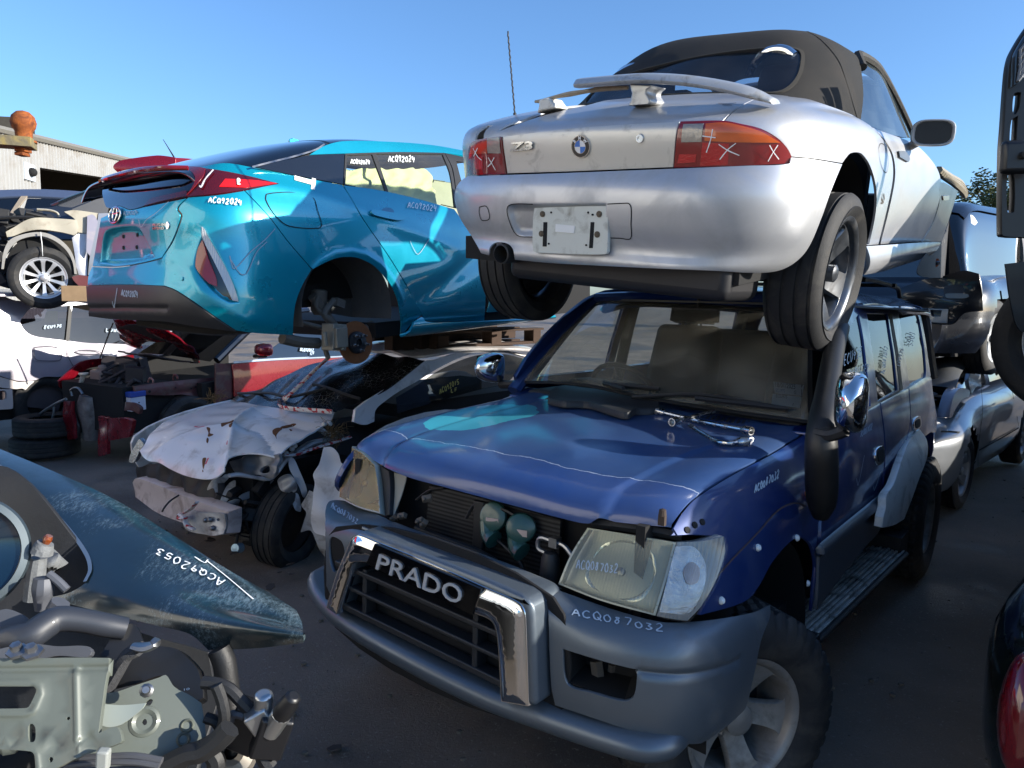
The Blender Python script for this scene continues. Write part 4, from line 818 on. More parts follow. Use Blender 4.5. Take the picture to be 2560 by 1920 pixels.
b = MB(); o = pl(.62, (1190, 720))[0]; b.lathe([(.0001, .055), (.022, .05), (.03, .03), (.034, -.05), (.0001, -.06)], o, (0, 0, 1), 18); b.build('receiver_drier', BLK, P.root)
for q in ((410, 470), (540, 485), (575, 372), (560, 500), (450, 460)): o = pl(.64, q)[0]; b = MB(); b.box(o, (.02, .035, .02), (random.random(), random.random(), random.random())); b.lathe([(.0001, .01), (.007, .008), (.007, -.01)], o+np.array([.012, 0, 0]), (1, .2, .3), 8); b.build('lamp_bracket', mat('dusty bracket', '5d554c', .8), P.root, .003)
b = MB(); o = pl(.60, (1750, 480))[0]; b.box(o, (.014, .02, .03)); b.lathe([(.0001, .022), (.010, .018), (.012, 0)], o+np.array([0, 0, .012]), (0, 0, 1), 10); b.build('bonnet_stop', mat('rusted rubber stop', '3b2f28', .8), P.root)
panel('lamp_panel', P, hr_s, C1((378, 240, 1), (490, 275, 1), (430, 300), (420, 450, 1), (385, 452, 1)), mat('pale plastic bracket', '8e8d84', .6), P.root, th=.004, off=-.03, res=.03)
fp = panel('fender_nose', P, sideL, C1((1800, 555, 1), (1850, 500), (1930, 460), (1985, 475), (1992, 520), (1940, 545)), BLUE, P.root, th=.01, off=-.004, res=.02)
b = MB()
for q in ((1912, 505), (1950, 490), (1875, 530)):
    uv = find(P, sideL, C1(q))[0]; c = sideL(uv[:1], uv[1:])[0]; n = normals(sideL, uv[:1], uv[1:], -1)[0]; b.lathe([(.0001, .004), (.010, .003), (.010, -.002)], c, n, 12)
b.build('fender_bolts', DRK, fp)
# --- step, wheels, underside, cabin
SM = mat('ribbed aluminium step', 'cbc7be', .5, .2, var=.2, dirt='6e675c', damt=.35, dscale=8)
stp = find; b = MB()
s0_, s1_ = np.array([-.42, .775, .39]), np.array([-2.14, .775, .30]); t = (s1_-s0_)/np.linalg.norm(s1_-s0_)
for i in range(9): b.box((s0_+s1_)/2+np.array([0, -.08+i*.02, .012*(1-(i-4)**2/16)]), (1.72, .014, .022 if i % 2 else .014), (0, -math.asin(-t[2]), 0))
b.box((s0_+s1_)/2+np.array([0, 0, -.012]), (1.72, .18, .02), (0, -math.asin(-t[2]), 0)); so_ = b.build('side_step', SM, P.root, .003)
b = MB(); b.box(s0_+np.array([.02, 0, -.02]), (.06, .20, .07)); b.box(s1_+np.array([-.02, -.02, .03]), (.22, .2, .13)); b.tube([s0_+np.array([0, .095, -.012]), s1_+np.array([0, .095, -.012])], .016, 8, 0); b.build('step_end', BLK, so_, .02)
PW = mat('dusty alloy wheel', '8c8883', .5, .5, var=.25, vscale=9, dirt='5f574d', damt=.35, dscale=10)
tri = [[(.34, 0), (.56, .19), (.80, .27), (.865, .12), (.865, -.12), (.80, -.27), (.56, -.19)]]
st_ = R_(30); wheel(P, np.array([.20, .745, .325]), (math.sin(st_), math.cos(st_), 0), .37, .265, .213, .085, PW, lugs=44, name='wheel', shape=tri, holes=5, spin=.5, dish=.05, hub=.05, nuts=6, nutr=.07)
wheel(P, np.array([-2.675, .775, .385]), (0, 1, 0), .385, .265, .213, .085, PW, lugs=44, name='wheel', shape=tri, holes=5, spin=.2, dish=.05, hub=.05, nuts=6, nutr=.07)
for c in ((.05, -.76, .36), (-2.675, -.775, .385)): wheel(P, np.array(c), (0, -1, 0), .385, .265, .213, .085, PW, lugs=44, name='wheel', shape=tri, holes=5, dish=.05, hub=.05, nuts=0)
b = MB()
for sg in (1, -1):
    for x in (.05, -2.675): b.arch((x, sg*.72, .40), [(.44, -.16*sg), (.46, .10*sg)])
    b.box((-1.35, sg*.45, .42), (3.6, .1, .14))
b.box((-1.5, 0, .48), (4.0, 1.5, .06)); b.box((-.75, 0, .8), (.06, 1.5, .7)); b.box((.05, .62, .75), (1.1, .03, .5)); b.box((.05, -.62, .75), (1.1, .03, .5)); b.build('chassis', DRK, P.root)
panel('inner_arch', P, Flat((.0, .60, .7), (1, 0, 0), (0, 0, 1), 0, .6, .5, -1), [(-.5, .4), (-.45, .85), (.45, .95), (.6, .7), (.5, .4)], mat('blue-black inner arch', '0c1020', .7, var=.3), P.root, mode='xz', th=.01, res=.1)
SEAT = mat('grey cloth seat', '3c3e42', .9, var=.25, vscale=10, bump=.2, bscale=200)
def seat(car, x, y, z, m, parent, name='seat', s=1.):
    b = MB(); b.box((x, y, z), (.5*s, .5*s, .16)); b.build(name, m, parent, .05, seg=3); b = MB(); b.box((x-.30*s, y, z+.36), (.14, .48*s, .66), (0, -.28, 0), .86); o = b.build('seat_back', m, parent, .05, seg=3)
    b = MB(); b.box((x-.42*s, y, z+.78), (.09, .26, .17), (0, -.2, 0)); b.tube([(x-.40, y-.06, z+.62), (x-.41, y-.06, z+.74)], .007, 6); b.tube([(x-.40, y+.06, z+.62), (x-.41, y+.06, z+.74)], .007, 6); b.build('headrest', m, parent, .03, seg=3)
for y in (.38, -.38): seat(P, -1.45, y, .85, SEAT, P.root)
b = MB(); b.box((-2.3, 0, .85), (.5, 1.2, .16)); b.box((-2.6, 0, 1.2), (.14, 1.2, .6), (0, -.25, 0)); b.build('rear_bench', SEAT, P.root, .04)
DASH = mat('grey dashboard', '2d2f32', .7, var=.2, bump=.1, bscale=200)
b = MB(); b.box((-.78, 0, 1.08), (.42, 1.42, .22)); b.box((-.86, -.38, 1.20), (.2, .42, .09)); b.build('dashboard', DASH, P.root, .05, seg=3)
b = MB(); a_, b__, d_ = frame((.75, 0, -.55)); c = np.array([-1.05, -.38, 1.17]); b.tube([c+.19*(a_*math.cos(t)+b__*math.sin(t)) for t in np.linspace(0, 2*math.pi, 25)], .015, 8, 1); b.box(c+np.array([.02, 0, 0]), (.06, .16, .12)); b.tube([c-b__*.18, c+b__*.18], .014, 6); b.build('steering_wheel', BLK, P.root, .01)
b = MB(); b.box((-1.02, .02, 1.60), (.03, .24, .07)); b.tube([(-1.03, .02, 1.63), (-1.05, .02, 1.70)], .01, 6); b.build('rear_view_mirror', BLK, P.root, .02)
for y in (.72, -.72):
    for t, r_ in (([(-1.55, y, 1.15), (-1.58, y*.93, 1.5), (-1.58, y*.87, 1.68)], .035), ([(-2.45, y, 1.2), (-2.48, y*.87, 1.68)], .04), ([(-3.4, y, 1.2), (-3.35, y*.87, 1.68)], .05)): b = MB(); b.tube(t, r_, 8); b.build('inner_pillar', DASH, P.root)
panel('roof_lining', P, Flat((-2.3, 0, 1.67), (1, 0, 0), (0, 1, 0), 0, 1.3, .7), [(-3.4, -.6), (-3.4, .6), (-1.2, .6), (-1.2, -.6)], mat('grey headlining', '5a5a58', .9), P.root, mode='xy', th=.01, res=.2)
# --- writing
CH = LITINK
ink('pen_marks', P, bump_s, scrib('ACQ087032', C1((1300, 955))[0], C1((1770, 1045))[0], (0, -17)), .004, CH, P.root, .002)
ink('pen_marks', P, Flat((.76, 0, .815), (1, 0, 0), (0, 1, -.06), 0, .3, .6), scrib('ACQ087032', C1((868, 760))[0], C1((1105, 858))[0], (2, -15)), .004, CH, P.root, .002)
ink('pen_marks', P, hl_s, scrib('ACQ087032', C1((1330, 725))[0], C1((1540, 750))[0], (2, -20)), .003, CH, P.root, .015)
ink('pen_marks', P, bump_s, scrib('ACQ087032', C1((95, 420))[0], C1((230, 505))[0], (3, -13)), .004, CH, P.root, .002)
ink('pen_marks', P, sideL, scrib('ACQ087032', C2((860, 1065))[0], C2((985, 985))[0], (2, -19)), .005, CH, P.root, .003)
ink('pen_marks', P, sideL, scrib('ACQ087032', C2((1390, 785))[0], C2((1448, 745))[0], (2, -15)), .006, CH, P.root, .003)
ink('pen_marks', P, sideL, [C2((1370, 990), (1378, 1025), (1410, 875)), C2((1455, 1030), (1460, 1050), (1490, 960))], .005, CH, P.root, .003)
ink('pen_marks', P, ghL, scrib('ECU975', C2((1308, 430))[0], C2((1400, 380))[0], (2, -24)) + scrib('LANDCRUISER'.replace('I', '1'), C2((1300, 515))[0], C2((1435, 455))[0], (2, -22)), .005, WHITEINK, P.root, .002)
ink('pen_marks', P, ghL, scrib('ACQ087032', C2((1512, 470))[0], C2((1530, 330))[0], (-9, -2)) + scrib('ECU975', C2((1590, 430))[0], C2((1610, 340))[0], (-8, -2)) + scrib('3507', C2((1650, 330))[0], C2((1670, 260))[0], (-14, -2)), .005, WHITEINK, P.root, .002)
# ------------------------------------------------------------------ silver roadster, stacked on the off-roader
B_ = Car('roadster', (.659, 3.558, 1.589, 51.33, -6.73, 5.27), 'silver two-seat roadster with a black soft top, stacked on the blue off-road wagon', 'car')
CG = crop(2150, 0, 2.073)
SIL = mat('silver paint', 'b6b8bc', .42, .55, .75, var=.06, vscale=2, rvar=.07, coatr=.10, dirt='8b8a86', damt=.22, dscale=3.2, hard=.2)
SILD = mat('dusty silver paint', 'c3c2bd', .42, .45, .5, var=.06, rvar=.1, coatr=.15, dirt='6e6a60', damt=.13, dscale=9)
def mirror_y(st): return [[(x, -y, z) for x, y, z in r] for r in st[::-1]]+st[1:]     # right (-y) first, ends on the left
base = [(-.715, 0), (-.705, .25), (-.69, .45), (-.64, .62), (-.54, .745), (-.40, .81), (-.2, .845), (0, .86), (.25, .855), (.6, .83), (1., .815), (1.5, .82), (2., .84), (2.45, .85)]
inner = [(-.02, 0, 1.01), (-.02, .25, 1.005), (0, .42, .995), (.03, .52, .985), (.10, .58, .975), (.2, .62, .965), (.3, .645, .955), (.4, .655, .948), (.5, .66, .94), (.72, .665, .925), (1.05, .67, .90), (1.5, .67, .89), (2., .6, .88), (2.45, .5, .84)]
bn = np.array(base); bt = np.gradient(np.concatenate([[(bn[1][0], -bn[1][1])], bn]), axis=0)[1:]; bnn = np.stack([-bt[:, 1], bt[:, 0]], 1); bnn /= np.linalg.norm(bnn, axis=1)[:, None]
rowR = [(.30, .08), (.50, .05), (.66, .035), (.74, .022), (.815, .015), (.842, .030), (.862, .065)]; rowS = [(.30, .06), (.50, .02), (.66, 0), (.74, 0), (.82, .015), (.875, .05), (.91, .11)]
st = []
for i, ((x, y), n, inn) in enumerate(zip(base, bnn, inner)):
    w = smst(1.5, 7, np.array(float(i))); q = []
    for (z0, i0), (z1, i1) in zip(rowR, rowS):
        z, d = z0*(1-w)+z1*w, i0*(1-w)+i1*w; q.append((x-n[0]*d, y-n[1]*d, z))
    a, c = np.array(q[-1]), np.array(inn); m_ = (a+c)/2+np.array([0, 0, .022 if i < 8 else .008]); q += [tuple(a*.75+c*.25+np.array([0, 0, .016 if i < 8 else .004])), tuple(m_), tuple(c)]; st.append(q)
up_s = Surf(mirror_y(st), -1)
lowb = [(-.765, 0), (-.757, .25), (-.735, .45), (-.68, .62), (-.58, .755), (-.43, .835), (-.2, .868), (0, .875), (.1, .875)]
ln_ = np.array(lowb); lt = np.gradient(np.concatenate([[(ln_[1][0], -ln_[1][1])], ln_]), axis=0)[1:]; lnn = np.stack([-lt[:, 1], lt[:, 0]], 1); lnn /= np.linalg.norm(lnn, axis=1)[:, None]
ls = []
for i, ((x, y), n) in enumerate(zip(lowb, lnn)):
    w = smst(2, 5, np.array(float(i))); q = []
    for z, d, d2 in ((.27, .16, .16), (.30, .085, .12), (.325, .032, .085), (.345, .022, .065), (.385, .034, .042), (.45, .02, .018), (.52, .004, .004), (.575, 0, 0), (.62, .008, .005), (.655, .026, .014), (.69, .05, .024), (.72, .07, .03)):
        dd = d*(1-w)+d2*w; q.append((x-n[0]*dd, y-n[1]*dd, z+.012*w))
    ls.append(q)
low_s = Surf(mirror_y(ls), -1)
BO = C3((72, 818), (100, 801, 1), (300, 794), (600, 784), (900, 772), (1130, 763), (1500, 748), (1706, 738), (1716, 708, 1), (1830, 718), (1970, 740, 1), (1940, 810), (1910, 885), (1870, 1000), (1800, 1160), (1730, 1235), (1640, 1276), (1500, 1283), (1350, 1274), (1100, 1264), (800, 1250), (500, 1234), (335, 1218, 1), (322, 1160), (290, 1135), (235, 1133), (207, 1160), (205, 1196, 1), (165, 1185, 1), (150, 1155), (118, 1100), (60, 1010), (38, 945), (33, 890), (45, 850))
rec = loop(C3((300, 950), (320, 938), (430, 938, 1), (795, 934, 1), (795, 1110, 1), (425, 1105, 1), (345, 1095), (302, 1000)))
rec_uv = find(B_, low_s, rec)
def bdisp(u, v):
    Q = np.stack([u, v], 1); d = sdist(rec_uv, Q); ins = inside(rec_uv, Q); return np.where(ins, -.022*smst(0, .02, d), 0)
bmp = panel('bumper', B_, low_s, BO, SIL, B_.root, th=.008, res=.022, disp=bdisp, lines=[(np.concatenate([rec_uv, rec_uv[:1]]), .008)])
SEAM = mat('panel gap', '101113', .8)
ink('flap_gap', B_, low_s, [C3((797, 940), (880, 936), (905, 938), (916, 960), (915, 1040), (913, 1112), (860, 1110), (797, 1108)), C3((158, 955), (190, 950), (204, 975), (206, 1015), (170, 1020), (157, 985), (158, 955)), C3((425, 941), (330, 940), (298, 955), (303, 1010), (345, 1095), (425, 1104))], .004, SEAM, bmp, .0015)
pb = Flat((-.755, 0, .46), (0, -1, 0), (0, 0, 1), 0, .3, .2, -1); PBM = mat('pale plastic plate holder', 'c9ccc4', .5, var=.06, dirt='8f8c80', damt=.15, dscale=14)
if (B_.on(C3((600, 1060)), 0, -.75)[0]-B_.co)@pb.n > 0: pb = Flat((-.755, 0, .46), (0, 1, 0), (0, 0, 1), 0, .3, .2, -1)
ph = panel('plate_holder', B_, pb, C3((432, 960), (780, 950), (796, 960), (795, 1180), (780, 1192), (440, 1182), (424, 1172), (427, 968)), PBM, B_.root, th=.02, res=.05)
panel('plate_slot', B_, pb, C3((478, 1030, 1), (497, 1030, 1), (493, 1152, 1), (474, 1152, 1)), DRK, ph, th=.002, off=.002, res=.03); panel('plate_slot', B_, pb, C3((714, 1030, 1), (732, 1030, 1), (724, 1160, 1), (706, 1160, 1)), DRK, ph, th=.002, off=.002, res=.03)
panel('plate_label', B_, pb, C3((540, 1040, 1), (636, 1048, 1), (632, 1086, 1), (538, 1078, 1)), mat('white paper', 'e4e6e4', .7), ph, th=.001, off=.003, res=.05)
for q in ((472, 990), (755, 990), (466, 1088), (745, 1092)):
    c = B_.on(C3(q), 0, -.757)[0]; b = MB(); b.lathe([(.0001, .004), (.006, .004), (.008, .001), (.012, .001), (.012, -.004)], c, (-1, 0, 0), 14); b.build('plate_screw', mat('rusted screw', '5b5347', .6, .6), ph)
for q in ((515, 982), (700, 982), (722, 993), (503, 1138), (690, 1145)):
    c = B_.on(C3(q), 0, -.757)[0]; b = MB(); b.lathe([(.0001, .0015), (.004, .0015), (.004, -.002)], c, (-1, 0, 0), 8); b.build('screw_hole', DRK, ph)
# tail, boot lid, rear wings
LID = C3((296, 788, 1), (600, 779), (1128, 757, 1), (1163, 530, 1), (1373, 526, 1), (1420, 478), (1480, 440), (1560, 402), (1600, 385, 1), (1400, 370), (1130, 372), (900, 395), (690, 447, 1), (600, 466), (450, 505), (300, 558), (225, 592), (190, 612, 1), (272, 604, 1))
lid = panel('boot_lid', B_, up_s, LID, SIL, B_.root, th=.01, res=.022, shrink=.0015)
tp_ = panel('tail_panel', B_, up_s, C3((280, 604, 1), (600, 566), (900, 545), (1158, 532, 1), (1126, 754, 1), (600, 775), (300, 785, 1)), SILD, lid, th=.002, off=.003, res=.025)
QO = C3((1379, 526, 1), (1428, 478), (1486, 441), (1566, 403), (1640, 384), (1780, 410), (1900, 448), (2010, 490), (2075, 525)) + CG((52, 650, 1), (118, 722), (160, 800), (172, 900), (153, 1025), (95, 1268, 1), (40, 1272, 1)) + C3((2105, 1140, 1), (2135, 1000), (2142, 900), (2132, 820), (2105, 740), (2070, 692), (2045, 682), (2010, 688), (1988, 712), (1971, 736, 1), (1830, 714), (1716, 703, 1), (1695, 662), (1645, 610), (1560, 563), (1455, 538))
qp_ = panel('rear_wing', B_, up_s, QO, SIL, B_.root, th=.01, res=.024, shrink=.001)
panel('rear_wing', B_, up_s, [(x, -y) for x, y in ((-.60, -.40), (-.57, -.60), (-.45, -.78), (0, -.83), (.5, -.80), (.5, -.66), (.15, -.60), (0, -.42), (-.3, -.38))], SIL, B_.root, mode='xy', th=.01, res=.05, off=-.005)
panel('left_side', B_, up_s, [(.35, .42), (.6, .3), (2., .3), (2.05, .6), (2.2, .8), (1.6, .86), (.62, .9), (.3, .88)], SIL, B_.root, mode='xz', th=.01, res=.06) if False else None
ink('fuel_flap_gap', B_, up_s, [CG((95, 770), (105, 745), (125, 752), (142, 800), (146, 850), (135, 895), (118, 880), (100, 820), (95, 770))], .003, SEAM, qp_, .0015)
ink('paint_scars', B_, up_s, [CG((118, 1000), (112, 1030), (120, 1050), (108, 1052)), CG((122, 1005), (125, 1035))] + [C3((1350, 438), (1390, 440), (1440, 436)), C3((1370, 446), (1420, 448))], .008, mat('scraped primer', '4a463f', .8), qp_, .002)
DO = CG((62, 660, 1), (126, 722), (170, 800), (183, 900), (164, 1028), (106, 1266, 1), (318, 1252, 1), (372, 1160), (408, 1050), (420, 970), (412, 905), (385, 850), (330, 785), (285, 745, 1), (220, 718), (140, 690))
dr_ = panel('door', B_, up_s, DO, SIL, B_.root, th=.012, res=.03)
dhh = panel('door_handle', B_, up_s, CG((190, 785, 1), (225, 788), (248, 825), (240, 840, 1), (195, 815, 1)), mat('grey handle', '70757a', .4, .6), dr_, th=.012, off=.010, res=.02)
FOu = CG((410, 975, 1), (425, 945), (470, 965), (508, 990, 1), (470, 1110), (424, 1252, 1), (322, 1254, 1), (376, 1162), (411, 1052))
panel('front_wing', B_, up_s, FOu, mat('dull silver paint', 'bdbbb2', .45, .3, .5, var=.1, rvar=.1), B_.root, th=.012, res=.03)
panel('side_marker', B_, up_s, CG((425, 1015, 1), (458, 1012, 1), (456, 1035, 1), (428, 1038, 1)), mat('orange lens', 'd9691a', .2, 0, .8), B_.root, th=.006, off=.006, res=.02)
TAN = mat('torn bonnet edge', '8f8877', .6, .2, var=.35, vscale=14)
V = []
b = MB()
for k, (dy, z) in enumerate(((0, 0), (.02, .02), (.045, .045), (.06, .03))): b.tube([tuple(B_.on(CG((408+k*8, 880+k*10)), 1, -.80)[0]), tuple(B_.on(CG((460+k*10, 915+k*12)), 1, -.80)[0]), tuple(B_.on(CG((520+k*4, 950+k*14)), 1, -.78)[0]), tuple(B_.on(CG((543, 990+k*8)), 1, -.76)[0])], .022, 6)
b.build('folded_bonnet_edge', TAN, B_.root)
lin_s = facing(B_, (2.25, -.74, .5), (1, .12, 0), (0, .1, 1), .0, .5, .4)
panel('arch_liner', B_, lin_s, CG((505, 992), (535, 965), (545, 1000), (548, 1120), (560, 1260), (556, 1350), (540, 1400), (480, 1425), (400, 1440), (300, 1420), (330, 1330), (424, 1250)), mat('black arch liner', '232326', .7, var=.4, vscale=7, bump=.5, bscale=9), B_.root, th=.004, res=.03)
b = MB()
for q, r_ in (((350, 1402), .035), ((396, 1362), .03)):
    c = B_.on(CG(q), 1, -.70)[0]; b = MB(); b.lathe([(.0001, .004), (r_, .004), (r_, -.012), (.0001, -.012)], c, (-.4, -1, 0), 22); k_ = b.build('brake_disc', mat('orange rust disc', 'b5562c', .8, .1, var=.3, vscale=30), B_.root); b = MB(); b.lathe([(.0001, .02), (.012, .02), (.016, .004)], c, (-.4, -1, 0), 14); b.build('hub', STEEL, k_)
sill_ = Surf([[(x, -.80+d, z+.02*(x-1)*0) for d, z in ((.10, .20), (.045, .215), (.0, .25), (-.025, .30), (-.02, .35), (.0, .40), (.02, .44))] for x in (.2, .5, .9, 1.3, 1.7, 2.1)])
panel('sill', B_, sill_, CG((33, 1276, 1), (100, 1272), (320, 1257), (423, 1255, 1), (410, 1300), (370, 1345), (300, 1372), (150, 1402), (20, 1425, 1)), SIL, B_.root, th=.02, res=.03)
# lamps
REDL = mat('red tail lens', '7e0b10', .18, 0, 1., var=.25, vscale=10, spec=.6); ORL = mat('orange tail lens', 'c9560d', .2, 0, 1., var=.25, vscale=14); CLL = mat('clear tail lens', '8f8a83', .22, .3, 1., var=.3, vscale=18, bump=.3, bscale=60); REDB = mat('bright red reflector', 'b31218', .15, .1, 1., var=.3, vscale=22, bump=.3, bscale=90)
LR = C3((1166, 533, 1), (1375, 529), (1455, 542), (1560, 568), (1642, 614), (1692, 664), (1712, 712), (1700, 736, 1), (1500, 746), (1132, 757, 1))
l1 = panel('tail_light', B_, up_s, LR, REDL, B_.root, th=.03, off=.006, res=.022)
panel('orange_lens', B_, up_s, C3((1290, 545, 1), (1380, 540), (1455, 552), (1560, 580), (1655, 634, 1), (1400, 630), (1285, 622, 1)), ORL, l1, th=.003, off=.010, res=.022)
panel('clear_lens', B_, up_s, C3((1180, 548, 1), (1280, 545, 1), (1270, 628, 1), (1170, 630, 1)), CLL, l1, th=.003, off=.010, res=.022)
panel('red_reflector', B_, up_s, C3((1274, 632, 1), (1405, 638, 1), (1400, 742, 1), (1262, 748, 1)), REDB, l1, th=.002, off=.0085, res=.022); panel('red_reflector', B_, up_s, C3((1160, 690, 1), (1245, 690, 1), (1240, 730, 1), (1150, 735, 1)), REDB, l1, th=.002, off=.0085, res=.022)
ink('pen_cross', B_, up_s, [C3((1355, 640), (1400, 670), (1455, 695)), C3((1438, 635), (1400, 665), (1360, 715)), C3((1600, 645), (1620, 680), (1645, 715)), C3((1640, 645), (1615, 685), (1593, 725)), C3((1325, 570), (1315, 620), (1295, 680)), C3((1275, 600), (1340, 608))], .0032, WHITEINK, l1, .0135)
LL = C3((128, 628), (180, 614), (266, 603, 1), (290, 790, 1), (105, 796, 1), (103, 720), (112, 655))
l2 = panel('tail_light', B_, up_s, LL, REDL, B_.root, th=.03, off=.006, res=.022)
panel('clear_lens', B_, up_s, C3((204, 612, 1), (264, 606, 1), (270, 685, 1), (206, 684, 1)), CLL, l2, th=.003, off=.010, res=.022); panel('orange_lens', B_, up_s, C3((125, 650, 1), (202, 620, 1), (204, 686, 1), (118, 690, 1)), mat('pale orange lens', 'a8391d', .2, 0, 1), l2, th=.003, off=.010, res=.022); panel('red_reflector', B_, up_s, C3((140, 700, 1), (180, 700, 1), (180, 765, 1), (145, 765, 1)), REDB, l2, th=.002, off=.0085, res=.022)
ink('pen_cross', B_, up_s, [C3((138, 660), (160, 700), (180, 718)), C3((160, 658), (140, 700)), C3((212, 705), (230, 735), (248, 768)), C3((242, 705), (225, 735), (210, 752))], .0035, WHITEINK, l2, .0135)
# badge, letters, lock
def disc_on(car, sf, c, r, m, parent, name, off, th=.003, n=36, sy=1., a0=0, a1=2*math.pi, r0=0.):
    "flat round badge (or sector / ring) laid on a surface, c = local point"
    q = find(car, sf, [c], 'yz')[0]; p = sf(q[:1], q[1:])[0]; nn = normals(sf, q[:1], q[1:], sf.flip)[0]; a = np.cross([0, 0, 1.], nn); a /= np.linalg.norm(a); b_ = np.cross(nn, a)
    t = np.linspace(a0, a1, n); V = [p+nn*(off+th)+(a*math.cos(x)+b_*math.sin(x)*sy)*r for x in t]; full = abs(a1-a0-2*math.pi) < 1e-6
    if full: V = V[:-1]
    k = len(V)
    if r0: V2 = [p+nn*(off+th)+(a*math.cos(x)+b_*math.sin(x)*sy)*r0 for x in (t[:-1] if full else t)]; F = [(i, (i+1) % k, k+(i+1) % k, k+i) for i in range(k if full else k-1)]; return mesh(name, V+V2, F, m, parent, smooth=False), p, nn, a, b_
    if not full: V.append(p+nn*(off+th)); k += 1
    W_ = V+[v-nn*(th+.002) for v in V]; return mesh(name, W_, [tuple(range(k))]+[(k+i, k+(i+1) % k, (i+1) % k, i) for i in range(k)], m, parent, smooth=False), p, nn, a, b_
q = find(B_, up_s, C3((668, 652)))[0]; bc = up_s(q[:1], q[1:])[0][1:]
rd, p, nn, a, b_ = disc_on(B_, up_s, bc, .041, CHROME, lid, 'round_badge', .004, .005); disc_on(B_, up_s, bc, .0375, mat('badge black', '141519', .3, 0, .6), rd, 'badge_ring', .0075, .003)
for k in range(4): disc_on(B_, up_s, bc, .0235, mat('badge blue', '2a6fc4', .3, 0, .6) if k % 2 else mat('badge white', 'e6e8ea', .3, 0, .6), rd, 'badge_quarter', .009, .0025, 10, a0=k*math.pi/2, a1=(k+1)*math.pi/2)
disc_on(B_, up_s, bc, .0255, CHROME, rd, 'badge_rim', .009, .003, r0=.0235)
for ch_, an in (('B', 138), ('M', 90), ('W', 42)):
    V, F = glyphs(ch_, .015, bold=.0008); V = V-(V.min(0)+V.max(0))/2; t = R_(an-90); V = V@np.array([[math.cos(t), math.sin(t)], [-math.sin(t), math.cos(t)]]); o = p+nn*.0125+(a*math.cos(R_(an))+b_*math.sin(R_(an)))*.0315
    mesh('badge_letter', [o+a*x+b_*y for x, y in V], F, mat('badge white', 'e6e8ea', .3), rd, smooth=False)
lettering('model_badge', B_, up_s, 'Z3', C3((316, 676), (430, 667), (434, 624), (320, 631)), mat('chrome letters', 'c8cbce', .15, .95), lid, .008, off=.005, bold=.03)
q = find(B_, up_s, C3((962, 612)))[0]; lc = up_s(q[:1], q[1:])[0]; b = MB(); nq = normals(up_s, q[:1], q[1:], -1)[0]; b.lathe([(.0001, .006), (.007, .006), (.0075, .010), (.014, .010), (.017, .002), (.017, -.004)], lc, nq, 22); b.build('boot_lock', CHROME, lid)
# wing (broken off at its left), its foot and stub
SPM = mat('scuffed silver wing', 'b4b5b4', .42, .45, .6, var=.1, dirt='5f5c55', damt=.25, dscale=12)
pw = [C3(q)[0] for q in ((672, 345), (850, 330), (1000, 322), (1150, 328), (1300, 346), (1450, 375), (1560, 405), (1636, 432))]; pw = [B_.on([q], 0, -.50+.0*i)[0] for i, q in enumerate(pw)]; pw = cr(pw, False, 4); V = []
prof = [(-.055, -.004), (-.04, .012), (-.01, .020), (.03, .018), (.07, .006), (.075, 0), (.03, -.006), (-.02, -.012), (-.05, -.012)]
for i, p in enumerate(pw):
    s = 1-.5*smst(.75, 1., np.array(i/len(pw))); V += [p+np.array([x*s*1.2, 0, z*s*1.25]) for x, z in prof]
b = MB(); m_ = len(prof); b.add(V, [(i*m_+j, i*m_+(j+1) % m_, (i+1)*m_+(j+1) % m_, (i+1)*m_+j) for i in range(len(pw)-1) for j in range(m_)]+[tuple(range(m_)), tuple(range((len(pw)-1)*m_, len(pw)*m_))[::-1]]); wg = b.build('boot_wing', SPM, B_.root, ang=70)
ft = [B_.on(C3(q), 0, -.46)[0] for q in ((950, 350), (1065, 355), (1040, 375), (1035, 395), (1056, 430), (1050, 448), (940, 456), (955, 430), (962, 395))]
b = MB(); P2 = np.array([(q[1], q[2]) for q in ft]); b.prism(P2, (-.53, 0, 0), (0, 1, 0), (0, 0, 1), .12); b.build('wing_foot', SPM, wg, .012, seg=3)
b = MB(); sb = [B_.on(C3(q), 0, -.46)[0] for q in ((478, 425), (500, 415), (530, 412), (566, 462), (500, 478), (470, 490), (480, 455))]; b.prism(np.array([(q[1], q[2]) for q in sb]), (-.50, 0, 0), (0, 1, 0), (0, 0, 1), .10); b.build('broken_wing_foot', mat('chipped white plastic', 'cfcfca', .6, var=.2, dirt='6b4f38', damt=.2, dscale=20), wg, .008)
b = MB(); b.tube([B_.on(C3(q), 0, -.47)[0] for q in ((436, 428), (480, 424), (540, 404), (610, 390), (680, 378), (760, 366), (900, 358))], [.006, .010, .008, .011, .009, .010, .008], 6); b.build('torn_wing_core', mat('torn foam core', '9c8f7c', .9, var=.5, vscale=30), wg)
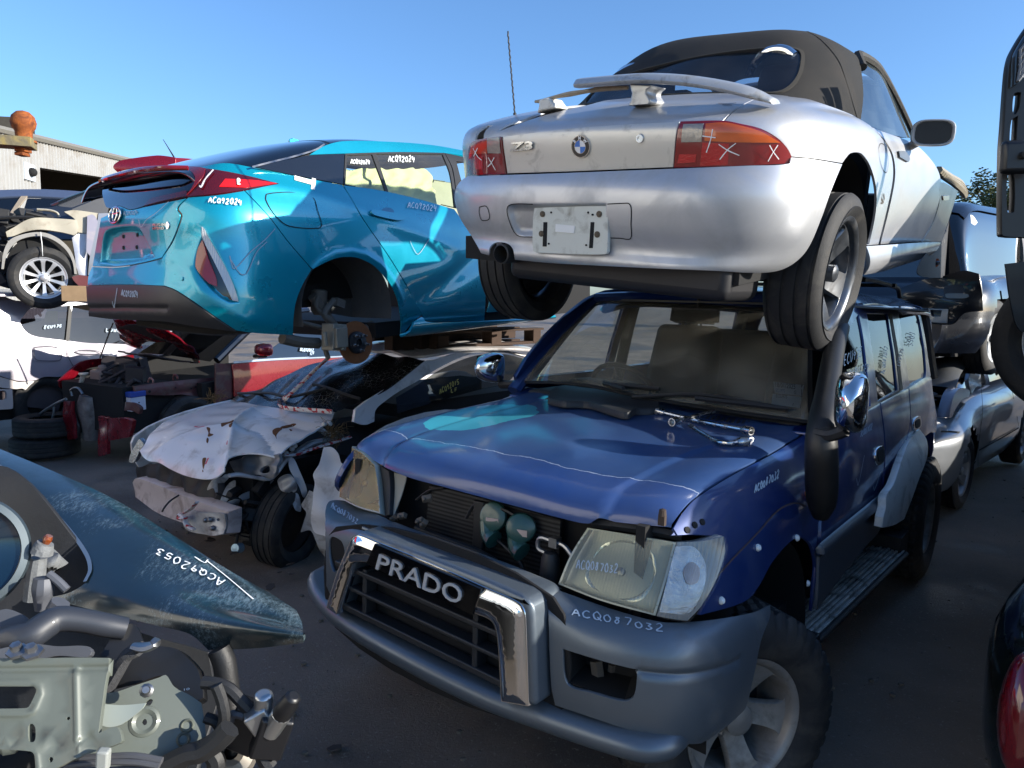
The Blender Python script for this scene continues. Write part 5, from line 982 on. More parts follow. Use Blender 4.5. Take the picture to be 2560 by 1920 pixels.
# soft top
TOP = mat('black canvas', '131210', .92, var=.25, vscale=5, bump=.25, bscale=260, dirt='211d18', damt=.3, dscale=4)
sts = [[(-.02, 0, 1.005), (.14, 0, 1.11), (.34, 0, 1.25), (.50, 0, 1.335), (.66, 0, 1.356)], [(-.02, .25, 1.0), (.15, .245, 1.105), (.35, .235, 1.245), (.51, .22, 1.33), (.66, .18, 1.353)], [(0, .42, .99), (.17, .41, 1.10), (.37, .385, 1.235), (.53, .35, 1.315), (.67, .28, 1.348)],
       [(.04, .52, .98), (.21, .50, 1.09), (.41, .46, 1.22), (.56, .42, 1.298), (.69, .34, 1.342)], [(.12, .585, .968), (.29, .56, 1.08), (.47, .515, 1.205), (.61, .465, 1.285), (.72, .37, 1.338)], [(.24, .625, .955), (.39, .60, 1.07), (.55, .55, 1.195), (.68, .49, 1.28), (.77, .39, 1.335)],
       [(.40, .65, .94), (.52, .622, 1.06), (.67, .568, 1.19), (.79, .505, 1.275), (.85, .40, 1.332)], [(.63, .662, .918), (.74, .63, 1.05), (.86, .572, 1.185), (.96, .51, 1.265), (.99, .40, 1.325)]]
top_s = Surf(mirror_y(sts), -1)
RW = C3((690, 432), (760, 350), (825, 318), (1000, 262), (1250, 205), (1500, 170), (1690, 160), (1750, 175), (1762, 205), (1745, 290), (1700, 350), (1640, 378), (1500, 380), (1200, 385), (1000, 398), (800, 425))
rwuv = find(B_, top_s, loop(RW))
full = np.array([(0.02, .0)]); U1 = top_s.ur[1]; V1 = top_s.vr[1]
panel('soft_top', B_, top_s, np.array([(0, 0), (U1*.5, 0), (U1, 0), (U1, V1*.5), (U1, V1), (U1*.75, V1), (U1*.5, V1), (U1*.25, V1), (0, V1), (0, V1*.5)]), TOP, B_.root, holes=[rwuv], raw=True, th=.012, res=.03, disp=lambda u, v: .003*np.sin(u*9)*np.sin(v*7))
PLW = glass('plastic rear window', (.55, .57, .62), .06, 1.3, dust=.07, dcol='8a8e98')
panel('rear_window', B_, top_s, rwuv, PLW, B_.root, raw=True, th=0, res=.04, off=-.006, disp=lambda u, v: .004*np.sin(u*14+v*3))
hem = rwuv.mean(0)+(rwuv-rwuv.mean(0))*1.045; panel('window_hem', B_, top_s, hem, mat('canvas hem', '2e2b25', .9, bump=.2, bscale=200), B_.root, holes=[rwuv.mean(0)+(rwuv-rwuv.mean(0))*1.004], raw=True, th=.004, off=.003, res=.03)
roof_ = Surf([[(x, y*w, zc-.035*(y/.4)**2-.055*max(0, (abs(y)-.4)/.12)) for y in (-.52, -.46, -.4, -.2, 0, .2, .4, .46, .52)] for x, zc, w in ((.55, 1.345, .92), (.75, 1.36, .97), (1.0, 1.362, 1), (1.3, 1.352, 1), (1.55, 1.325, .98), (1.68, 1.295, .96))])
panel('roof_canvas', B_, roof_, [(.62, -.33, 1), (.75, -.42), (.98, -.49, 1), (1.3, -.505), (1.62, -.49, 1), (1.66, 0), (1.62, .49, 1), (1.3, .505), (.98, .49, 1), (.75, .42), (.62, .33, 1), (.62, 0)], TOP, B_.root, mode='xy', th=.014, res=.04, off=.002, disp=lambda u, v: .003*np.sin(u*11)*np.cos(v*5))
ink('canvas_seams', B_, top_s, [C3((1795, 80), (1850, 110), (1905, 160), (1955, 230), (1990, 330), (2020, 430), (2045, 510))], .012, mat('seam shadow line', '171613', .9), B_.root, .004)
b = MB(); e = [(.66, -.655, .925), (.76, -.63, 1.06), (.88, -.575, 1.19), (.99, -.515, 1.262), (1.3, -.515, 1.262), (1.58, -.50, 1.235), (1.70, -.52, 1.18), (1.82, -.57, 1.07), (1.98, -.63, .92)]
b.tube(e[2:], [.02, .024, .022, .022, .02, .018, .016], 8); b.build('roof_seal', mat('frayed rubber seal', '2f2d29', .8, var=.5, vscale=30, bump=.4), B_.root)
b = MB(); b.tube([(x, -y, z) for x, y, z in e[2:]], .022, 8); b.build('roof_seal', BLK, B_.root)
b = MB(); b.tube([(1.70, -.50, 1.22), (1.74, -.25, 1.25), (1.75, 0, 1.255), (1.74, .25, 1.25), (1.70, .50, 1.22)], .022, 8); b.tube([(1.70, .5, 1.2), (1.98, .63, .92)], .02, 8); b.tube([(1.73, -.51, 1.2), (2.02, -.62, .92)], .012, 8); b.build('windscreen_frame', mat('silver frame', '8f9296', .4, .6), B_.root)
sg_s = Surf([[tuple(np.array(a)*(1-t)+np.array(c)*t) for t in (0, .5, 1)] for a, c in (((.66, -.65, .92), (.99, -.51, 1.26)), ((1.2, -.655, .90), (1.3, -.512, 1.262)), ((1.95, -.625, .91), (1.58, -.50, 1.24)))])
panel('door_glass', B_, sg_s, [(.68, .925, 1), (.80, 1.06), (.92, 1.18), (1.0, 1.25, 1), (1.3, 1.255), (1.56, 1.235, 1), (1.75, 1.1), (1.92, .92, 1), (1.3, .905)], glass('pale side glass', (.80, .90, .92), .02, 1.45, dust=.12, dcol='9fb4bd'), B_.root, mode='xz', th=0, res=.06)
wsb = Surf([[tuple(np.array(a)*(1-t)+np.array(c)*t) for t in (0, .5, 1)] for a, c in (((2.0, -.62, .92), (1.72, -.5, 1.22)), ((2.1, 0, .94), (1.76, 0, 1.25)), ((2.0, .62, .92), (1.72, .5, 1.22)))])
panel('windscreen', B_, wsb, np.array([(.02, .01), (wsb.ur[1]-.02, .01), (wsb.ur[1]-.02, wsb.vr[1]), (.02, wsb.vr[1])]), glass('pale side glass', (.8, .9, .92)), B_.root, raw=True, th=0, res=.1)
# chrome hoops, cabin, mirror, aerial
for q in (((1500, 300), (1530, 235), (1590, 182), (1640, 167), (1690, 173), (1728, 200)), ((835, 330), (860, 290), (900, 262), (950, 254), (1000, 262), (1028, 290), (1036, 330))):
    b = MB(); t = B_.on(C3(*q), 0, .335); b.tube(t, .021, 10); b.build('roll_hoop', CHROME, B_.root)
b = MB()
for y in (-.33, .33): b.box((.56, y, .86), (.12, .40, .5), (0, .2, 0), .85)
b.box((.30, 0, .88), (.5, 1.1, .1)); b.box((1.75, 0, .90), (.3, 1.1, .15)); b.build('cabin', mat('dark blue-black cabin', '15161c', .8, var=.3), B_.root, .04)
for y in (-.36, .36): b = MB(); b.box((.50, y*.9, 1.11), (.08, .22, .14), (0, .2, 0), .9); b.build('headrest_cover', mat('navy mesh cover', '23273a', .7, var=.2), B_.root, .04, seg=3)
mm = B_.on(CV((2018, 287)), 1, -.90)[0]; mirror(B_, mm+np.array([-.02, 0, 0]), (.25, -1, 0), (1, .25, 0), .18, .115, SIL, mat('dark mirror glass', '3a4147', .12, .6, var=.2), arm=[mm+np.array([.09, .16, -.085]), mm+np.array([.07, .10, -.05]), mm+np.array([.06, .05, -.02])], base=SIL)
mm2 = np.array([1.35, .92, .98]); mirror(B_, mm2, (.1, 1, 0), (1, -.1, 0), .19, .12, SIL, MG, arm=[mm2+np.array([.05, -.16, -.07]), mm2+np.array([.05, -.05, -.03])])
b = MB(); t0 = B_.on(CV((1113, 256)), 0, -.25)[0]; t1 = B_.on(CV((1097, 68)), 0, -.15)[0]; b.tube([t0-(t1-t0)*.08, t0+(t1-t0)*.06], [.011, .008], 8, 0)
b.tube([t0+(t1-t0)*k/40+np.array([.0016*math.cos(k*2.2), .0016*math.sin(k*2.2), 0]) for k in range(41)], .0042, 6, 1); b.build('aerial', BLK, B_.root)
# wheels, underside
GM_ = mat('grey alloy wheel', '5a5e64', .32, .75, .4, var=.15, vscale=10, dirt='3c3b3a', damt=.25, dscale=9)
spk = [[(.30, .07), (.50, .20), (.80, .44), (.885, .30), (.905, .10), (.80, .06), (.50, .045)], [(.30, -.07), (.50, -.045), (.80, -.06), (.905, -.10), (.885, -.30), (.80, -.44), (.50, -.20)]]
spk = [[(.34, 0), (.46, .08), (.66, .20), (.79, .27), (.85, .15), (.86, 0), (.85, -.15), (.79, -.27), (.66, -.20), (.46, -.08)]]
wheel(B_, np.array([-.005, -.735, .299]), (0, -1, -.03), .318, .225, .225, .07, GM_, shape=spk, holes=5, dish=.055, spin=.25, hub=.035, nuts=5)
wheel(B_, np.array([0, .735, .235]), (0, 1, -.06), .318, .225, .225, .07, GM_, shape=spk, holes=5, dish=.055, hub=.035)
b = MB(); b.arch((0, -.74, .36), [(.36, .2), (.385, -.06)], -8, 165); b.arch((0, .74, .36), [(.36, -.2), (.38, .03)], -8, 135); b.box((0, -.52, .62), (.8, .02, .46)); b.box((0, .52, .62), (.8, .02, .46)); b.box((.5, 0, .34), (2.2, 1.3, .1)); b.box((1.6, 0, .45), (1.6, 1.4, .3)); b.box((.55, 0, .6), (.06, 1.5, .5)); b.box((-.3, -.1, .5), (.7, 1.0, .1)); b.build('underbody', DRK, B_.root)
EXM = mat('dull heat-stained steel', '4b4743', .55, .6, var=.4, vscale=12)
b = MB(); b.box((-.48, -.13, .29), (.32, 1.0, .15), (0, .1, 0)); b.build('rear_silencer', mat('dirty black silencer', '222225', .6, .3, var=.3), B_.root, .04, seg=3)
ep = B_.on(C3((262, 1190)), 0, -.74)[0]; b = MB(); b.lathe([(.036, 0), (.041, -.004), (.041, -.14), (.0001, -.14)], ep, (-1, 0, 0), 22); b.lathe([(.036, 0), (.034, -.12), (.0001, -.12)], ep, (-1, 0, 0), 22); b.tube([ep+np.array([.08, 0, 0]), ep+np.array([.2, -.05, -.03]), ep+np.array([.3, -.2, -.02]), (-.3, 0, .30)], .028, 10); b.build('exhaust_pipe', EXM, B_.root)
b = MB(); b.tube([(0, -.6, .29), (0, -.2, .32), (0, 0, .33), (0, .2, .31), (0, .6, .24)], [.03, .03, .10, .03, .03], 10); b.tube([(-.3, .3, .30), (-.1, .5, .27), (0, .62, .24)], .02, 8); b.tube([(-.2, -.45, .28), (-.05, -.6, .29)], .03, 8); b.build('axle', mat('dark axle', '2b2a2a', .6, .4), B_.root)
# ------------------------------------------------------------------ teal hatchback, on top of the white wreck
H = Car('hatchback', (-1.705, 5.0, 1.254, 54.94, -3.03, -.48), 'bright teal hatchback with its rear wheel removed, stacked above the crumpled white car', 'car')
TEAL = mat('bright teal paint', '009bb4', .30, .45, 1., var=.05, vscale=2, rvar=.05, coatr=.03)
base = [(-.95, 0), (-.945, .25), (-.92, .48), (-.86, .66), (-.74, .79), (-.55, .85), (-.3, .872), (0, .885), (.4, .885), (.9, .885), (1.5, .88), (2.2, .875), (2.9, .86), (3.3, .80)]
bn = np.array(base); bt = np.gradient(np.concatenate([[(bn[1][0], -bn[1][1])], bn]), axis=0)[1:]; bnn = np.stack([-bt[:, 1], bt[:, 0]], 1); bnn /= np.linalg.norm(bnn, axis=1)[:, None]
rowR = [(.30, .06), (.38, .01), (.46, 0), (.53, .012), (.62, .035), (.75, .05), (.88, .05), (.98, .085), (1.05, .13), (1.115, .20), (1.15, .26)]
rowS = [(.14, .09), (.24, .03), (.36, .002), (.50, 0), (.64, .008), (.78, .022), (.88, .036), (.96, .06), (1.02, .085), (1.07, .112), (1.12, .145)]
st = []
for i, ((x, y), n) in enumerate(zip(base, bnn)):
    w = smst(2.2, 6, np.array(float(i))); st.append([((x-n[0]*(d0*(1-w)+d1*w)), (y-n[1]*(d0*(1-w)+d1*w)), z0*(1-w)+z1*w) for (z0, d0), (z1, d1) in zip(rowR, rowS)])
hb_s = Surf(mirror_y(st), -1)
BU = C4((560, 387, 1), (700, 376), (842, 354, 1), (960, 480), (1060, 610), (1178, 747, 1), (1130, 830), (1100, 910), (1088, 990), (1085, 1075, 1), (900, 1066), (800, 1052, 1), (700, 985), (600, 915), (500, 850), (445, 828, 1), (250, 822), (58, 826, 1), (62, 780), (80, 734, 1), (205, 737), (330, 718), (434, 693, 1), (492, 592), (528, 478), (511, 440))
vl = C4((622, 520, 1), (665, 585), (735, 700), (805, 850), (820, 915, 1), (765, 914), (700, 875), (640, 815), (594, 745), (590, 690), (612, 610), (628, 565))
vluv = find(H, hb_s, loop(vl))
crease = find(H, hb_s, C4((440, 690), (500, 700), (560, 760), (620, 850), (720, 930), (840, 1000)))
cr_b = find(H, hb_s, C4((530, 470), (600, 480), (640, 520), (560, 600), (520, 700), (510, 800)))
def hdisp(u, v):
    Q = np.stack([u, v], 1); d = sdist(vluv, Q); c = sdist(crease, Q, False)
    return np.where(inside(vluv, Q), -.02*smst(0, .02, d), 0)+.006*np.exp(-(c/.04)**2)-.006*np.exp(-(sdist(cr_b, Q, False)/.05)**2)
ar_c = find(H, hb_s, [(0.03, .33)], 'xz')
bm_ = panel('rear_bumper', H, hb_s, BU, TEAL, H.root, th=.01, res=.024, disp=hdisp, lines=[(np.concatenate([vluv, vluv[:1]]), .008), (crease, .015), (cr_b, .015)], shrink=.001)
QU = C4((846, 353, 1), (1012, 322, 1), (900, 292), (750, 256), (606, 238, 1), (740, 215), (885, 237), (1110, 283), (1330, 324, 1), (1372, 390), (1402, 450), (1470, 550), (1560, 680), (1640, 810), (1690, 900), (1728, 975, 1), (1690, 1005), (1622, 1083, 1), (1625, 1000), (1608, 900), (1570, 820), (1500, 737), (1430, 697), (1370, 685), (1300, 692), (1230, 720), (1182, 745, 1), (1062, 607), (962, 477))
flv = find(H, hb_s, C4((1150, 800), (1220, 715), (1300, 670), (1380, 660), (1450, 675), (1520, 720), (1590, 810), (1630, 900)))
line_s = find(H, hb_s, C4((843, 300), (1100, 345), (1400, 440), (1640, 545), (1900, 640)))
qdisp = lambda u, v: .007*np.exp(-(sdist(flv, np.stack([u, v], 1), False)/.022)**2)+.006*np.exp(-(sdist(line_s, np.stack([u, v], 1), False)/.05)**2)
qp = panel('rear_quarter', H, hb_s, QU, TEAL, H.root, th=.01, res=.026, disp=qdisp, lines=[(flv, .012)], shrink=.001)
ink('fuel_flap_gap', H, hb_s, [C4((950, 372), (985, 366), (1060, 362), (1125, 368), (1185, 392), (1205, 450), (1226, 525), (1212, 541), (1100, 537), (1040, 520), (985, 465), (948, 400), (950, 372))], .005, SEAM, qp, .004)
DO = C4((1340, 327, 1), (1500, 348), (1700, 392), (1890, 446, 1), (1960, 545), (2020, 665), (2044, 760), (2047, 880), (2040, 1001, 1), (1880, 1006), (1752, 1004), (1732, 975), (1694, 900), (1645, 810), (1565, 680), (1475, 550), (1407, 450), (1377, 390))
line_l = find(H, hb_s, C4((1700, 900), (1850, 820), (2000, 690)))
d1 = panel('rear_door', H, hb_s, DO, TEAL, H.root, th=.012, res=.03, disp=lambda u, v: .006*np.exp(-(sdist(line_s, np.stack([u, v], 1), False)/.05)**2)-.012*np.exp(-(sdist(line_l, np.stack([u, v], 1), False)/.07)**2))
hh_ = panel('door_handle', H, hb_s, C4((1464, 456), (1490, 456), (1560, 468), (1610, 474), (1640, 492), (1610, 506), (1560, 500), (1490, 484), (1468, 474)), TEAL, d1, th=.02, off=.026, res=.02)
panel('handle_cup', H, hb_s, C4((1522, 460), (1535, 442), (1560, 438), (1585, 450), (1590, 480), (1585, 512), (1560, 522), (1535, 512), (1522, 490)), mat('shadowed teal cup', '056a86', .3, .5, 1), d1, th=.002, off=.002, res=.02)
panel('front_door', H, hb_s, [(1.435, .235, 1), (1.44, .6), (1.36, .86), (1.28, 1.02, 1), (2.2, .98, 1), (2.45, .8), (2.4, .3), (2.3, .225, 1)], TEAL, H.root, mode='xz', th=.012, res=.05)
panel('front_wing', H, hb_s, [(2.31, .23, 1), (2.41, .3), (2.46, .8), (2.22, .97, 1), (3.1, .9, 1), (3.15, .6), (2.95, .66), (2.7, .7), (2.45, .55), (2.38, .23, 1)], TEAL, H.root, mode='xz', th=.012, res=.06)
sl_s = Surf([[(x, -y, z) for y, z in ((.74, .11), (.83, .125), (.875, .15), (.888, .19), (.882, .23), (.87, .26))] for x in (.40, .6, 1., 1.5, 2., 2.5)])
panel('sill', H, sl_s, C4((1690, 1008, 1), (1730, 985), (1752, 1008), (1880, 1010), (2040, 1006), (2211, 1000), (2400, 985, 1), (2400, 1030, 1), (2211, 1050), (1900, 1068), (1622, 1086, 1)), TEAL, H.root, th=.02, res=.03)
BLB = mat('dark grey bumper plastic', '2b2b2d', .5, 0, .25, var=.15, bump=.1, bscale=300, coatr=.3)
gr = find(H, hb_s, C4((60, 940), (250, 938), (450, 942)))
lb = panel('lower_bumper', H, hb_s, C4((58, 830, 1), (250, 826), (443, 832, 1), (500, 853), (598, 918), (698, 988), (798, 1053, 1), (600, 1027), (450, 1003), (200, 992), (70, 977, 1), (62, 900)), BLB, H.root, th=.02, res=.026, off=.004, disp=lambda u, v: .004-.012*np.exp(-(sdist(gr, np.stack([u, v], 1), False)/.02)**2), lines=[(gr, .012)])
# hatch
HA = C4((83, 730, 1), (205, 732), (330, 713), (428, 688, 1), (486, 590), (520, 480), (503, 442), (548, 392, 1), (345, 434), (270, 449), (215, 430), (190, 440), (165, 470), (125, 490, 1), (105, 600))
rcs = C4((120, 714, 1), (135, 590), (150, 552), (190, 535), (290, 528), (322, 545), (360, 620), (396, 688, 1), (300, 712), (205, 722)); ruv = find(H, hb_s, loop(rcs))
ht = panel('hatch', H, hb_s, HA, TEAL, H.root, th=.01, res=.024, disp=lambda u, v: np.where(inside(ruv, np.stack([u, v], 1)), -.03*smst(0, .03, sdist(ruv, np.stack([u, v], 1))), 0), lines=[(np.concatenate([ruv, ruv[:1]]), .01)], shrink=.001)
RG = glass('dark rear glass', (.05, .055, .06), .01, 1.7)
DG = mat('black hatch glass', '06080b', .04, 0, 1., spec=.8)
panel('rear_glass', H, hb_s, C4((140, 335), (300, 292), (480, 270), (575, 272), (594, 300), (582, 345), (400, 402), (335, 430), (270, 446), (215, 428), (180, 440), (148, 430)), DG, H.root, th=.006, res=.03)
em = find(H, hb_s, C4((205, 478)))[0]; ep = hb_s(em[:1], em[1:])[0]; en = normals(hb_s, em[:1], em[1:], -1)[0]; ea = np.cross([0, 0, 1.], en); ea /= np.linalg.norm(ea); eb = np.cross(en, ea); ec = ep+en*.012
b = MB()
for (rx_, ry_, dy) in ((.062, .045, 0), (.022, .038, .004), (.046, .017, .024)): b.tube([ec+ea*rx_*math.cos(t)+eb*(dy+ry_*math.sin(t)) for t in np.linspace(0, 2*math.pi, 29)], .005, 8, 1, caps=False)
em_ = b.build('oval_emblem', CHROME, ht); b = MB(); b.add([ec-en*.004+ea*.058*math.cos(t)+eb*.042*math.sin(t) for t in np.arange(28)*2*math.pi/28], [tuple(range(28))]); b.build('emblem_back', mat('dark blue emblem back', '0c1a33', .2, 0, 1), em_)
lettering('badge_letters', H, hb_s, 'PLUG-IN', C4((389, 531), (448, 529), (448, 515), (389, 518)), mat('chrome letters', 'c8cbce', .15, .95), ht, .005, bold=.03); lettering('badge_letters', H, hb_s, 'HYBRID', C4((388, 549), (444, 547), (444, 533), (388, 535)), mat('chrome letters', 'c8cbce', .15, .95), ht, .005, bold=.03)
panel('badge_plug', H, hb_s, C4((455, 540), (452, 522), (460, 508), (468, 522), (466, 540), (458, 546)), CHROME, ht, th=.006, off=.006, res=.01)
for q in ((212, 583), (282, 575), (212, 637), (278, 634)): panel('plate_hole', H, hb_s, C4((q[0]-4, q[1]-8), (q[0]+4, q[1]-8), (q[0]+4, q[1]+8), (q[0]-4, q[1]+8)), DRK, ht, th=.001, off=-.027, res=.01)
for q in ((528, 793), (1104, 812)):
    c = find(H, hb_s, C4(q))[0]; o = hb_s(c[:1], c[1:])[0]; n = normals(hb_s, c[:1], c[1:], -1)[0]; b = MB(); b.lathe([(.0001, .004), (.009, .004), (.0095, .001), (.012, .001), (.012, -.004)], o, n, 18); b.build('parking_sensor', TEAL, bm_)
# lamps
TL = panel('tail_light', H, hb_s, C4((556, 240, 1), (680, 250), (850, 281), (1012, 321, 1), (850, 350), (700, 371), (556, 385, 1), (594, 335), (600, 285)), mat('dark red lens', '4a060c', .15, 0, 1., var=.3, vscale=12), H.root, th=.03, off=.006, res=.024)
panel('bright_lens', H, hb_s, C4((715, 338, 1), (745, 300, 1), (880, 305), (1000, 321, 1), (850, 342, 1)), mat('bright red lens', 'd01512', .18, 0, 1., var=.25, vscale=20), TL, th=.004, off=.010, res=.02)
panel('lens_rib', H, hb_s, C4((556, 243, 1), (650, 252, 1), (640, 290), (590, 350), (560, 380, 1), (592, 335), (600, 290)), mat('deep red rib', '6d0a10', .12, 0, 1.), TL, th=.006, off=.014, res=.02)
panel('tail_light_arm', H, hb_s, C4((556, 356, 1), (558, 384, 1), (345, 431, 1), (385, 394)), mat('dark red lens', '4a060c'), H.root, th=.02, off=.008, res=.02)
ink('pen_marks', H, hb_s, scrib('R', C4((804, 333))[0], C4((822, 333))[0], (0, -14)) + [C4((625, 338), (632, 346), (650, 310), (690, 262))], .008, WHITEINK, TL, .018)
sp_ = [H.on(C4(q), 0, xx)[0] for q, xx in (((122, 306), -.80), ((150, 294), -.84), ((230, 272), -.86), ((330, 250), -.86), ((450, 240), -.83), ((560, 240), -.76))]
b = MB(); b.tube(sp_, [.012, .015, .016, .016, .015, .013], 10, squash=1.); b.build('light_bar', mat('red light bar', '7d0d18', .12, 0, 1), H.root)
VL = panel('corner_lamp', H, hb_s, vl, mat('black lamp housing', '0c0c0e', .2, 0, 1), H.root, th=.01, off=-.016, res=.02, shrink=.003)
panel('clear_strip', H, hb_s, C4((626, 532, 1), (640, 545), (700, 655), (765, 765), (816, 908, 1), (782, 902, 1), (735, 800), (680, 690), (628, 585)), fluted('fluted white strip', 'b9c0c6', .15), VL, th=.008, off=-.004, res=.016)
panel('red_lens', H, hb_s, C4((632, 600, 1), (612, 640), (600, 700), (602, 742), (660, 812), (704, 832, 1), (702, 795), (660, 690)), mat('red corner lens', '8e0d12', .12, 0, 1, var=.3, vscale=14), VL, th=.02, off=.004, res=.016)
# roof and glass
tp_s = Surf([[(x, y*(1 if x > -.3 else 1), zc-(.03*(y/.5)**2)-.07*max(0, (abs(y)-.5)/.14)**1.3) for y in (-.70, -.64, -.55, -.4, -.2, 0, .2, .4, .55, .64, .70)] for x, zc in ((-.84, 1.12), (-.7, 1.16), (-.4, 1.25), (-.1, 1.34), (.2, 1.412), (.5, 1.458), (.9, 1.482), (1.3, 1.48), (1.7, 1.455), (2.0, 1.40))])
hg = panel('hatch_glass', H, tp_s, [(-.76, -.64, 1), (-.3, -.63), (.2, -.59, 1), (.22, 0), (.2, .59, 1), (-.3, .63), (-.76, .64, 1), (-.81, 0)], DG, H.root, mode='xy', th=.01, res=.04)
panel('roof', H, tp_s, [(.23, -.56, 1), (.6, -.56), (1.2, -.55), (1.75, -.53, 1), (1.85, 0), (1.75, .53, 1), (1.2, .55), (.23, .56, 1), (.25, 0)], mat('black roof', '0d0f13', .12, 0, 1, rvar=.05), H.root, mode='xy', th=.01, res=.05, off=.002)
def sgy(z): return np.interp(z, [.95, 1.05, 1.15, 1.25, 1.35, 1.43, 1.48], [.80, .775, .735, .69, .645, .60, .555])
sgl = Surf([[(x, -sgy(z)*(1-.03*smst(.2, -.8, np.array(x))), z) for z in (.95, 1.05, 1.15, 1.25, 1.35, 1.43, 1.48)] for x in (-.9, -.5, -.1, .3, .7, 1.1, 1.5, 1.9, 2.3)])
RR = C4((1170, 172, 1), (1240, 130), (1335, 106), (1560, 108), (1780, 125), (1960, 158), (2100, 195, 1), (2100, 225, 1), (1960, 182), (1840, 165), (1600, 160), (1350, 166, 1))
panel('roof_rail', H, sgl, RR, TEAL, H.root, th=.03, res=.03)
panel('pillar_glass', H, sgl, C4((892, 234, 1), (1050, 200), (1170, 176), (1342, 168, 1), (1334, 320, 1), (1110, 278)), mat('black pillar panel', '14161a', .12, 0, 1., rvar=.1), H.root, th=.01, res=.04)
ink('glass_trim', H, sgl, [C4((880, 236), (1000, 205), (1100, 180), (1200, 148), (1240, 122))], .010, STEEL, H.root, .004)
fr = C4((1346, 168, 1), (1600, 160), (1842, 164, 1), (1880, 250), (1905, 440, 1), (1700, 392), (1500, 348), (1338, 322, 1))
w1 = C4((1356, 176, 1), (1480, 172, 1), (1548, 360, 1), (1460, 344), (1346, 320, 1)); w2 = C4((1500, 170, 1), (1832, 172, 1), (1870, 270), (1892, 436, 1), (1720, 398), (1562, 364, 1))
panel('window_frame', H, sgl, fr, BLK, H.root, holes=[w1, w2], th=.012, res=.03)
GG = glass('clear side glass', (.86, .9, .84), .015, 1.5, dust=.05)
AB = mat('side airbag cloth', 'd9ddb0', .9, var=.08, vscale=5)
for w_ in (w1, w2): panel('side_window', H, sgl, w_, GG, H.root, th=0, off=-.006, res=.06)
panel('side_airbag', H, sgl, C4((1346, 200), (1420, 205), (1560, 205), (1700, 208), (1800, 215), (1840, 330), (1850, 420), (1700, 400), (1600, 375), (1500, 360), (1400, 345), (1344, 330)), AB, H.root, th=.004, off=-.05, res=.02, disp=lambda u, v: -.05+.010*np.sin(u*38+6*np.sin(v*13))+.008*np.sin(v*45+u*12))
panel('seat_backs', H, sgl, C4((1250, 165), (1600, 150), (1850, 160), (2300, 250), (2300, 560), (1910, 480), (1600, 400), (1250, 340)), mat('pale green-grey cabin', '9ea388', .9, var=.35, vscale=3), H.root, th=.01, off=-.30, res=.08)
panel('front_window_frame', H, sgl, C4((1845, 165, 1), (1960, 190, 1), (2200, 260, 1), (2300, 480, 1), (1908, 440, 1), (1885, 250)), BLK, H.root, holes=[C4((1900, 205, 1), (1960, 215), (2180, 270, 1), (2260, 450, 1), (1950, 400, 1))], th=.012, res=.04)
b = MB(); f0 = [H.on(C4(q), 1, -.02)[0] for q in ((1080, 138), (1075, 93), (1090, 88), (1125, 98), (1165, 130))]; b.prism(np.array([(q[0], q[2]) for q in f0]), (0, .0, 0), (1, 0, 0), (0, 0, 1), -.035, .7); b.build('shark_fin_aerial', TEAL, H.root, .006)
panel('door_sticker', H, hb_s, C4((1090, 280, 1), (1175, 303, 1), (1178, 292, 1), (1196, 297, 1), (1190, 352, 1), (1172, 347, 1), (1174, 325, 1), (1090, 302, 1)), mat('white paper', 'e4e6e4', .7), H.root, th=.001, off=.006, res=.03)
# left flank, simple but whole
panel('left_flank', H, hb_s, np.array([(find(H, hb_s, [(x, z)], 'xz')[0]*0+np.array([hb_s.ur[1]-find(H, hb_s, [(x, z)], 'xz')[0][0] if False else 0, 0])) for x, z in ()]) if False else [(0, 0)]*0, TEAL, H.root) if False else None
# under the arch
b = MB(); b.arch((.03, 0, .33), [(.15, -.50), (.335, -.52), (.345, -.70), (.36, -.862)], -12, 192); b.build('arch_liner', mat('grey arch liner', '4c4b4a', .9, var=.3, bump=.6, bscale=25), H.root)
b = MB(); b.box((.03, -.52, .62), (.75, .04, .46)); b.box((1.3, 0, .18), (1.9, 1.5, .1)); b.box((-.30, 0, .42), (.7, 1.2, .14)); b.box((2.6, 0, .4), (1.2, 1.5, .5)); b.build('underbody', DRK, H.root)
hc = H.on(C4((1398, 1112)), 1, -.80)[0]; ax = np.array([-.04, -1, .05]); ax /= np.linalg.norm(ax)
b = MB(); b.lathe([(.06, .004), (.10, .004), (.134, .004), (.134, -.006), (.08, -.006)], hc, ax, 40); dk = b.build('brake_disc', mat('rusty disc face', '8a5634', .5, .4, var=.3, vscale=40, stretch=(1, 1, 1)), H.root)
b = MB(); b.lathe([(.022, .034), (.030, .034), (.066, .026), (.07, .020), (.07, .0), (.0001, 0)], hc, ax, 30); b.lathe([(.0001, .012), (.022, .012), (.022, .034)], hc, ax, 20); b.build('hub', mat('dark hub steel', '46484c', .45, .8, var=.2), dk)
a_, b__, _ = frame(ax)
for k in range(5):
    q = k*2*math.pi/5+.3; c = hc+(a_*math.cos(q)+b__*math.sin(q))*.05; b = MB(); b.lathe([(.0001, .075), (.006, .074), (.006, .048), (.011, .046), (.011, .026)], c, ax, 10); b.build('wheel_stud', STEEL, dk)
CAL = mat('dusty caliper', '8d877b', .6, .5, var=.3, vscale=14)
p3 = lambda y, *q: H.on(C4(*q), 1, y)
b = MB(); c = p3(-.80, (1290, 1085))[0]; b.box(c, (.13, .09, .16), (0, .12, .2)); b.box(c+np.array([-.005, -.06, 0]), (.09, .04, .12)); b.tube(p3(-.86, (1335, 1030), (1345, 1090), (1330, 1150)), .012, 8); b.tube(p3(-.84, (1240, 1060), (1250, 1130)), .016, 8); b.build('brake_caliper', CAL, H.root, .014)
